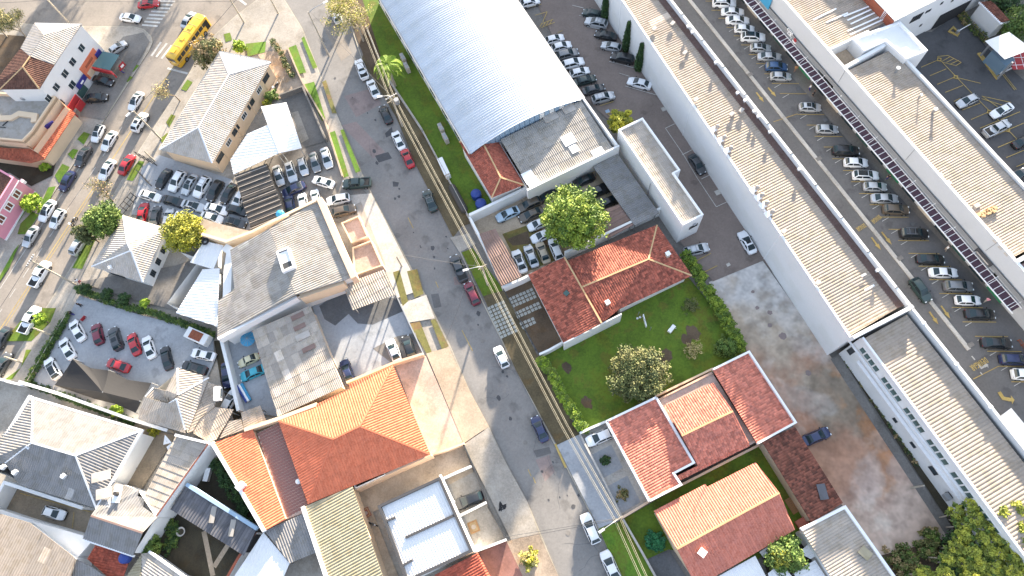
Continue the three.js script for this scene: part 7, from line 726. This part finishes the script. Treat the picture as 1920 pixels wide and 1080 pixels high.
[-0.5, -0.28, 0.3, 0.5].forEach((o, k) => cableRun(['leftmost of four pale cables along the right side of the street', 'second of four pale street cables counted from the left', 'third of four pale street cables counted from the left', 'rightmost of four pale cables along the right side of the street'][k], line.map(([x, y, h]) => P(x, y, h - k * 0.15).add(V(o, 0, 0))), k % 2 ? 0.03 : 0.02, mats.cable, 'overhead cables along the central street'));
for (const [a, b, lab] of [[[904, 500, 8], [757, 478, 6], 'thin cable crossing the street to the grey hall terraces'], [[1157, 972, 8], [950, 1006, 4], 'thin cable crossing the street near the rug yard'], [[1157, 974, 8], [953, 1012, 4], 'second thin cable crossing the street near the rug yard'], [[733, 180, 9], [580, 20, 11.5], 'thin cable from palm pole to the tall street lamp'], [[56, 487, 11], [-60, 660, 11], 'thin wire following the diagonal road to the left edge'], [[97, 0, 9], [440, 2, 10], 'thin wire across the top left junction'], [[97, -2, 9], [-60, 6, 9], 'thin wire leaving the picture at the top left'], [[56, 487, 11], [250, 208, 9], 'wire along the diagonal road between pole and lamp'], [[250, 208, 9], [442, 0, 10], 'wire along the diagonal road towards the junction pole'], [[895, 480, 8], [835, 640, 6], 'thin wire over the street beside the stone drive']]) cableRun(lab, [P(...a), P(...b)], 0.035, mats.wire);
function fence(label, line, h, gap, mat, o = {}) { const l = PS(line), T = thing('fence', label, 'fence', cen(l)); for (let i = 0; i + 1 < l.length; i++) { const a = l[i], b = l[i + 1], n = Math.max(1, Math.round(a.distanceTo(b) / gap)); for (let k = 0; k <= n; k++) { const p = a.clone().lerp(b, k / n); add(T, 'post', bx(0.12, h, 0.12, p.x, h / 2 + 0.1, p.z), mat); } for (const y of o.rails || [h * 0.5, h]) add(T, 'rail', beam(yy(a, y + 0.1), yy(b, y + 0.1), 0.08, 0.08), mat); } if (o.base) add(T, 'base_wall', strip(l, 0.22, 0.1, 0.1 + o.base), mats.concrete_pale); return T; }
fence('long pale fence between the street verge and warehouse lawn', [[690, 60], [728, 150], [794, 250], [884, 419]], 1.7, 3, mats.fibre_pale, { base: 0.5 }); fence('black gate fence of the crowded car lot, upper part', [[264, 296], [296, 312]], 2.2, 1, mats.frame_dark, { rails: [0.3, 1.2, 2.2] }); fence('black gate fence of the crowded car lot, middle part', [[268, 330], [286, 350]], 2.2, 1, mats.frame_dark, { rails: [0.3, 1.2, 2.2] }); fence('black gate fence of the crowded car lot, lower part', [[258, 372], [232, 404]], 2.2, 1, mats.frame_dark, { rails: [0.3, 1.2, 2.2] }); fence('thin fence along the tent lot front hedge', [[134, 590], [62, 716]], 1.2, 1.6, mats.fibre_pale); fence('dark front fence of the red tiled house yard', [[945, 547], [980, 612], [1011, 668]], 1.4, 1.2, mats.frame_dark); fence('metal rail before the arcade end', [[1905, 640], [1925, 668]], 1, 1, mats.rust); fence('fence along the edge of the eastern car park', [[1800, 40], [1850, 90]], 1.4, 1.5, mats.frame_dark);
// ---------- tanks and small things ----------
function tank(px, py, r, h, lab, y0 = 0.12, m = mats.plastic_blue) { const p = P(px, py, y0 + h), T = thing('water_tank', lab, 'water tank', V(p.x, y0, p.z)); add(T, 'tank', new THREE.LatheGeometry([[0, 0], [r * 0.9, 0], [r, h * 0.15], [r * 0.97, h * 0.5], [r, h * 0.85], [r * 0.9, h]].map(([a, b]) => new THREE.Vector2(a, b)), 24).translate(p.x, y0, p.z), m); add(T, 'lid', new THREE.LatheGeometry([[0, 0.22], [r * 0.3, 0.2], [r * 0.8, 0.06], [r * 0.92, -0.02]].map(([a, b]) => new THREE.Vector2(a, b)), 24).translate(p.x, y0 + h, p.z), m); add(T, 'ribs', merge([...Array(8)].map((_, k) => bx(r * 0.55, 0.05, 0.06, r * 0.55, 0, 0).rotateY(k * 0.785).translate(p.x, y0 + h + 0.13, p.z))), m); }
tank(892, 362, 0.95, 1.4, 'deep blue water tank, upper of two beside the tiled annexe'); tank(901, 380, 1.0, 1.4, 'deep blue water tank, lower of two beside the tiled annexe'); tank(524, 400, 0.75, 1.1, 'sky blue water tank at the corner of the black ribbed carport', 3.4, mats.plastic_sky); tank(231, 1046, 0.85, 1.1, 'blue water tank on the small dark red tiled roof', 3.2);
{ const p = P(464, 635, 2.3), T = thing('parasol', 'round sky blue parasol in the narrow yard', 'parasol', V(p.x, 0.2, p.z)); for (let k = 0; k < 10; k++) { const a = k * 0.6283, b = a + 0.6283, g = new Geo(), q = (r, y, t) => V(p.x + Math.cos(t) * r, y, p.z + Math.sin(t) * r); g.tri(q(0, 2.6, 0), q(1.35, 2.15, b), q(1.35, 2.15, a), [0, 0], [1, 0], [0, 1]); add(T, 'canopy_panel', g.geo(), k % 2 ? mats.plastic_sky : mats.plastic_sky); add(T, 'rib', cone(q(0, 2.63, 0), q(1.36, 2.17, a), 0.025, 0.02, 5), mats.metal_grey); } add(T, 'pole', cone(V(p.x, 0, p.z), V(p.x, 2.6, p.z), 0.04, 0.04), mats.metal_grey); }
{ const a = P(848, 352, 1), b = P(870, 393, 1), T = thing('storage_tank', 'long dark cylindrical tank lying along the fence', 'tank', cen([a, b])); add(T, 'cylinder', cone(a, b, 0.72, 0.72, 20), mats.metal_dark); for (const t of [0, 1]) add(T, 'end_cap', new THREE.SphereGeometry(0.71, 16, 10).translate(a.x + (b.x - a.x) * t, 1, a.z + (b.z - a.z) * t), mats.metal_dark); add(T, 'cradle', merge([0.2, 0.8].map((t) => bx(1.3, 0.5, 0.25, a.x + (b.x - a.x) * t, 0.35, a.z + (b.z - a.z) * t))), mats.concrete); }
{ const a = P(824, 296, 1.6), b = P(838, 326, 1.6), T = thing('meter_cabinet', 'pale cabinet block standing on the warehouse lawn fence', 'cabinet', cen([a, b])); add(T, 'cabinet', strip([yy(a, 0), yy(b, 0)], 0.9, 0, 1.5), mats.beige_wall); add(T, 'lid', strip([yy(a, 0), yy(b, 0)], 1.05, 1.503, 1.6), mats.white_paint); add(T, 'box', bx(0.9, 1.2, 0.7, P(838, 328).x, 0.6, P(838, 328).z + 0.7), mats.white_wall); }
function rug(px, py, dx, dy, w, lab, y, m) { const c = P(px, py, y), f = P(px + dx, py + dy, y).sub(c), T = thing('rug', lab, 'rug', V(c.x, y, c.z)), a = Math.atan2(-f.z, f.x), l = f.length() * 2; const q = (n, g, mm) => { g.rotateY(a); const k = new THREE.Mesh(g, mm); k.name = n; T.add(k); k.receiveShadow = true; }; q('rug', new THREE.BoxGeometry(l, 0.03, w), m); q('border', ring([V(-l / 2 + 0.1, 0, -w / 2 + 0.1), V(l / 2 - 0.1, 0, -w / 2 + 0.1), V(l / 2 - 0.1, 0, w / 2 - 0.1), V(-l / 2 + 0.1, 0, w / 2 - 0.1)], 0.16, 0.015, 0.022), mats.rug_tan === m ? mats.wood : mats.rug_tan); q('medallion', new THREE.CylinderGeometry(w * 0.22, w * 0.22, 0.022, 20).translate(0, 0.014, 0), mats.fibre_tan); }
rug(686, 962, 4, 8, 1.3, 'dark red patterned rug beside the beige roof', 0.9, mats.rug); rug(888, 988, 4, 11, 1.6, 'tan patterned rug lying in the walled yard', 0.45, mats.rug_tan);
{ const p = P(941, 950), T = thing('black_tarp', 'crumpled black tarp lying on the pale pavement', 'tarp', V(p.x, 0.13, p.z)), g = new THREE.SphereGeometry(0.9, 18, 8, 0, 6.3, 0, 1.5), q = g.attributes.position; for (let i = 0; i < q.count; i++) { const x = q.getX(i), z = q.getZ(i), k = 0.7 + 0.55 * hash(Math.round(x * 6), Math.round(z * 6)); q.setXYZ(i, x * k, q.getY(i) * 0.4 * k, z * k); } g.computeVertexNormals(); g.translate(p.x, 0.13, p.z); add(T, 'tarp', g, mats.black); }
{ const p = P(1260, 619), T = thing('garden_chair', 'white reclining garden chair on the lawn', 'chair', V(p.x, 0.12, p.z)); add(T, 'seat', bx(1.2, 0.08, 0.62, p.x + 0.1, 0.45, p.z - 0.2, 0.4), mats.white_paint); add(T, 'backrest', bx(0.5, 0.6, 0.62, p.x - 0.6, 0.7, p.z + 0.1, 0.4), mats.white_paint); for (const [a, b] of [[-0.4, -0.3], [0.6, -0.5], [-0.3, 0.3], [0.6, 0.1]]) add(T, 'leg', bx(0.08, 0.4, 0.08, p.x + a, 0.3, p.z + b), mats.white_paint); }
{ const p = P(1209, 601, 1.4), T = thing('washing_line', 'white laundry hanging on a line over the lawn', 'washing line', V(p.x, 0.12, p.z)); add(T, 'cloth', bx(0.14, 0.9, 2.1, p.x, 1.2, p.z, -0.3), mats.white_paint); for (const z of [-1.6, 1.6]) add(T, 'post', bx(0.08, 1.8, 0.08, p.x + z * 0.1, 0.95, p.z + z), mats.metal_grey); add(T, 'line', beam(V(p.x - 0.16, 1.7, p.z - 1.6), V(p.x + 0.16, 1.7, p.z + 1.6), 0.03, 0.03), mats.wire); }
for (const [x, y, lab] of [[1195, 597, 'left white ball on the lawn beside the laundry'], [1200, 595, 'right white ball on the lawn beside the laundry']]) { const p = P(x, y, 0.3); solo('garden_ball', lab, 'ball', new THREE.SphereGeometry(0.2, 12, 8).translate(p.x, 0.35, p.z), mats.white_paint); }
{ const p = P(456, 738, 1), T = thing('boat_cover', 'blue and white striped tarp bundle in the narrow yard', 'tarp', V(p.x, 0.2, p.z)), a = P(449, 722, 0.8), b = P(466, 752, 0.8); for (const [k, m] of [[-0.35, mats.plastic_blue], [0, mats.white_paint], [0.35, mats.plastic_sky]]) add(T, 'stripe', cone(a.clone().add(V(k, 0, 0)), b.clone().add(V(k, 0, 0)), 0.3, 0.22, 10), m); }
{ const p = P(316, 828, 1.8), T = thing('sun_sail', 'pale lilac triangular sun sail in the tan courtyard', 'sail', V(p.x, 0.15, p.z)), g = new Geo(); g.tri(P(309, 815, 2.6), P(322, 830, 2.2), P(306, 834, 2.0), [0, 0], [1, 0], [0, 1]); g.tri(P(322, 830, 2.2), P(316, 846, 2.4), P(312, 838, 2.2), [0, 0], [1, 0], [0, 1]); add(T, 'sail', g.geo(), mats.white_paint); add(T, 'pole', cone(V(p.x, 0, p.z), V(p.x, 2.4, p.z), 0.05, 0.05), mats.metal_grey); }
{ const p = P(248, 874, 0.6), T = thing('garden_bench', 'dark bench against the courtyard wall', 'bench', V(p.x, 0.15, p.z)); add(T, 'seat', bx(0.5, 0.1, 1.6, p.x, 0.6, p.z, -0.6), mats.wood); add(T, 'backrest', bx(0.08, 0.5, 1.6, p.x - 0.3, 0.85, p.z, -0.6), mats.black); add(T, 'legs', merge([-0.6, 0.6].map((k) => bx(0.5, 0.45, 0.1, p.x + k * 0.5, 0.38, p.z + k * 0.8, -0.6))), mats.black); }
{ const p = P(340, 997, 0.6), T = thing('stone_planter', 'round stone planter in the shaded garden', 'planter', V(p.x, 0.15, p.z)); add(T, 'bowl', new THREE.LatheGeometry([[0.2, 0], [0.45, 0.1], [0.7, 0.6], [0.72, 0.65], [0.6, 0.62], [0.4, 0.5], [0, 0.5]].map(([a, b]) => new THREE.Vector2(a, b)), 20).translate(p.x, 0.2, p.z), mats.concrete_pale); add(T, 'soil', new THREE.CylinderGeometry(0.5, 0.5, 0.05, 16).translate(p.x, 0.72, p.z), mats.soil_dark); }
for (const [px, py, w, d, h, lab, m] of [[262, 829, 1, 1.8, 2.2, 'pale teal box awning on the grey hipped house wall', 'teal'], [228, 890, 1.1, 1.1, 1.2, 'white cupboard at the courtyard entrance', 'white_wall'], [388, 890, 0.7, 2, 0.8, 'pale crate in the dark gap beside the orange shed', 'fibre_pale']]) { const p = P(px, py, h), T = thing('wall_box', lab, 'box', V(p.x, 0.15, p.z)); add(T, 'box', bx(w, h, d, p.x, h / 2 + 0.1, p.z, -0.6), mats[m]); add(T, 'lid', bx(w + 0.1, 0.08, d + 0.1, p.x, h + 0.16, p.z, -0.6), mats.white_paint); }
{ // gatehouse canopy of the eastern car park
  const T = thing('gatehouse_canopy', 'grey gatehouse with flat white canopy in the eastern car park', 'gatehouse', cen(PS([[1848, 78], [1900, 100]]))); corr(T, 'roof', PS([[1847, 77, 5], [1892, 60, 5], [1935, 92, 5], [1884, 111, 5]]), mats.metal_white, { prof: 'flat', sw: 2, row: 3, vary: 0.04 }); const a = P(1846, 128), b = P(1880, 146); add(T, 'booth', prism(PS([[1840, 118], [1858, 108], [1884, 134], [1866, 145]]), 0, 3.2), mats.blue_wall); for (const [x, y] of [[1836, 108], [1868, 150], [1905, 130]]) { const p = P(x, y); add(T, 'post', bx(0.3, 4.9, 0.3, p.x, 2.45, p.z), mats.metal_grey); } }
st('traffic_island', ring(PS([[1830, 103], [1836, 102], [1872, 148], [1866, 152]]), 0.3, 0.1, LY + 0.15), mats.yellow_line); st('traffic_island', prism(PS([[1831, 104], [1836, 103], [1870, 147], [1866, 150]]), 0.1, LY + 0.1), mats.concrete_dark); st('traffic_island', ring(PS([[1775, 62], [1785, 52], [1797, 66], [1794, 71]]), 0.3, 0.1, LY + 0.15), mats.yellow_line); { const a = P(1797, 58, 1.1), b = P(1820, 45, 1.1), T = thing('barrier_gate', 'white raised barrier arm at the eastern car park exit', 'barrier', V(a.x, 0.1, a.z)); add(T, 'housing', bx(0.5, 1.1, 0.4, a.x, 0.65, a.z), mats.metal_grey); add(T, 'arm', beam(a, b, 0.12, 0.1), mats.white_paint); }
{ const T = thing('neighbour_house', 'house with dark red roof and white gutter beyond the eastern fence', 'house', cen(PS([[1838, 10], [1885, 42]]))); corr(T, 'roof', PS([[1836, 4, 4], [1860, 2, 4.4], [1893, 38, 4.4], [1876, 44, 4]]), mats.clay_brown, TILE); add(T, 'wall', walls(PS([[1838, 8], [1862, 4], [1890, 38], [1874, 44]], 4), 0, 3.9), mats.white_wall); add(T, 'gutter', strip(PS([[1836, 4, 4], [1876, 44, 4], [1892, 40, 4]]), 0.3, 3.8, 4.1), mats.white_paint); } sheet('court_marking', [[1825, 40], [1834, 30], [1852, 46], [1843, 57]], mats.concrete_dark, 0.6);
tree('garden_tree', 'green tree behind the eastern gatehouse canopy', 'tree', 1908, 48, 3, 3.4, G_.mid, { clumps: 60, rough: 0.3 }); tree('garden_tree', 'dark tree at the top right corner', 'tree', 1880, 8, 3, 3, G_.dark, { clumps: 50, rough: 0.3 });
canopy('canopy', 'small white canopy at the lower end of the arcade lane', [[1871, 784, 3], [1896, 765, 3], [1925, 800, 3], [1925, 850, 3], [1912, 850, 3]], mats.metal_white, { cat: 'canopy', prof: 'flat', sw: 2, row: 3, vary: 0.03 });
{ const p = P(1912, 111, 2), T = thing('red_canopy', 'red roofed vehicle shelter with white grid at the right edge', 'canopy', V(p.x, 0.1, p.z)); add(T, 'roof', bx(4, 0.1, 5, p.x, 2.4, p.z, -0.5), mats.red); add(T, 'grid', merge([-1, 0, 1].map((k) => bx(0.08, 0.03, 5, k * 1.3, 0, 0)).concat([-1.6, 0, 1.6].map((k) => bx(4, 0.03, 0.08, 0, 0, k)))).rotateY(-0.5).translate(p.x, 2.47, p.z), mats.white_paint); for (const k of [-1.6, 1.6]) add(T, 'post', bx(0.12, 2.3, 0.12, p.x + k, 1.2, p.z), mats.metal_grey); }
// ---------- people ----------
import { MarchingCubes } from 'three/addons/objects/MarchingCubes.js';
function field(caps, res = 56, half = 1.0) { const mc = new MarchingCubes(res, new THREE.MeshBasicMaterial(), false, false, 60000); mc.isolation = 0; mc.reset(); const sz = mc.size; for (let z = 0; z < sz; z++) for (let y = 0; y < sz; y++) for (let x = 0; x < sz; x++) { const q = [x, y, z].map((v) => (v - mc.halfsize) / mc.halfsize * half); q[1] += 0.9; let s = 0; for (const [ax, ay, az, bx2, by, bz, r0, r1] of caps) { const dx = bx2 - ax, dy = by - ay, dz = bz - az, t = Math.max(0, Math.min(1, ((q[0] - ax) * dx + (q[1] - ay) * dy + (q[2] - az) * dz) / (dx * dx + dy * dy + dz * dz + 1e-9))), d = Math.hypot(q[0] - ax - dx * t, q[1] - ay - dy * t, q[2] - az - dz * t) - (r0 + (r1 - r0) * t); s += Math.exp(-d * 38); } mc.field[x + y * sz + z * sz * sz] = Math.log(Math.max(s, 1e-30)) / 38; } mc.update(); const n = mc.count, g = new THREE.BufferGeometry(), p = new Float32Array(mc.positionArray.slice(0, n * 3)); for (let i = 0; i < n; i++) { p[i * 3] *= half; p[i * 3 + 1] = p[i * 3 + 1] * half + 0.9; p[i * 3 + 2] *= half; } g.setAttribute('position', new THREE.BufferAttribute(p, 3)); g.setAttribute('uv', new THREE.BufferAttribute(new Float32Array(n * 2), 2)); g.computeVertexNormals(); return g; }
const legs = (e) => [[0, 0.95, 0.09, 0.12, 0.5, 0.1, 0.085 + e, 0.06 + e], [0.12, 0.5, 0.1, 0.02, 0.1, 0.1, 0.06 + e, 0.045 + e], [0, 0.95, -0.09, -0.06, 0.5, -0.1, 0.085 + e, 0.06 + e], [-0.06, 0.5, -0.1, -0.24, 0.12, -0.1, 0.06 + e, 0.045 + e], [0, 0.95, 0.07, 0, 0.95, -0.07, 0.11 + e, 0.11 + e]], torso = (e) => [[0, 1.0, 0.04, 0, 1.36, 0.1, 0.12 + e, 0.11 + e], [0, 1.0, -0.04, 0, 1.36, -0.1, 0.12 + e, 0.11 + e], [0, 1.4, 0.17, -0.04, 1.15, 0.24, 0.055 + e, 0.045 + e], [0, 1.4, -0.17, 0.06, 1.15, -0.24, 0.055 + e, 0.045 + e]];
const bodyG = field([...legs(0), ...torso(0), [0, 1.4, 0, 0.01, 1.52, 0, 0.055, 0.055], [0.01, 1.6, 0, 0.02, 1.66, 0, 0.1, 0.095], [0.1, 1.6, 0, 0.12, 1.6, 0, 0.02, 0.018], [-0.04, 1.15, 0.24, 0.1, 0.93, 0.24, 0.045, 0.035], [0.06, 1.15, -0.24, 0.22, 0.97, -0.22, 0.045, 0.035], [0.1, 0.93, 0.24, 0.15, 0.85, 0.24, 0.035, 0.02], [0.22, 0.97, -0.22, 0.28, 0.9, -0.22, 0.035, 0.02], [0.02, 0.05, 0.1, 0.18, 0.04, 0.1, 0.045, 0.035], [-0.25, 0.07, -0.1, -0.12, 0.04, -0.1, 0.045, 0.035]]), shirtG = field(torso(0.022)), trouserG = field(legs(0.02)), hairG = field([[-0.02, 1.66, 0.03, -0.03, 1.7, -0.03, 0.1, 0.1]], 40);
const skin = new THREE.MeshStandardMaterial({ color: new THREE.Color().setRGB(0.42, 0.25, 0.17), roughness: 0.6 }), hairM = new THREE.MeshStandardMaterial({ color: new THREE.Color().setRGB(0.03, 0.02, 0.015), roughness: 0.8 });
for (const [x, y, a, sh, tr, lab, yy0] of [[1491, 131, 0.4, 'wood', 'fibre_brown', 'person in tan clothes walking along the arcade pavement', 0.4], [1518, 166, 1, 'white_paint', 'navy', 'person in white top on the arcade pavement', 0.4], [1525, 177, 1.1, 'black', 'black', 'person in dark clothes just below the white clad one', 0.4], [1664, 334, 2, 'black', 'navy', 'person in dark clothes by the arcade entrance', 0.4], [1774, 467, 1, 'white_paint', 'fibre_grey', 'person in white on the arcade pavement further down', 0.4], [1849, 564, 0.3, 'pink_wall', 'fibre_pale', 'person in pink bending beside a parked white hatchback', 0.4], [137, 151, 2.2, 'black', 'black', 'person in black in front of the white house shop', 0.14], [228, 133, 1.5, 'red', 'navy', 'person in red beside the roadside sign', 0.14], [147, 527, 0.6, 'white_paint', 'red', 'person in white walking on the pavement by the utility pole', 0.14], [150, 572, 0.6, 'black', 'black', 'person in black at the tent lot entrance', 0.14], [135, 588, 1.4, 'black', 'navy', 'person in dark clothes beside the tent lot hedge end', 0.14]]) { const p = P(x, y, 0.9), T = thing('person', lab, 'person', V(p.x, yy0, p.z)); T.rotation.y = a * 2; const q = (n, g, m, o) => { const k = new THREE.Mesh(g, m); k.name = n; k.castShadow = k.receiveShadow = true; (o || T).add(k); return k; }; const b = q('body', bodyG, skin); q('shirt', shirtG, mats[sh], b); q('trousers', trouserG, mats[tr], b); q('hair', hairG, hairM, b); }
{ const p = P(156, 597, 0.8), T = thing('sign_board', 'small red board standing at the tent lot entrance', 'sign', V(p.x, 0.14, p.z)); add(T, 'board', bx(1.0, 0.7, 0.1, p.x, 0.8, p.z, 0.5), mats.red); add(T, 'legs', merge([-0.4, 0.4].map((k) => bx(0.06, 0.8, 0.06, p.x + k, 0.5, p.z))), mats.metal_grey); }
camera.far = 3000; camera.updateProjectionMatrix();
scene.traverse((o) => { if (o.isMesh) { o.castShadow = true; o.receiveShadow = true; } });
renderer.render(scene, camera);
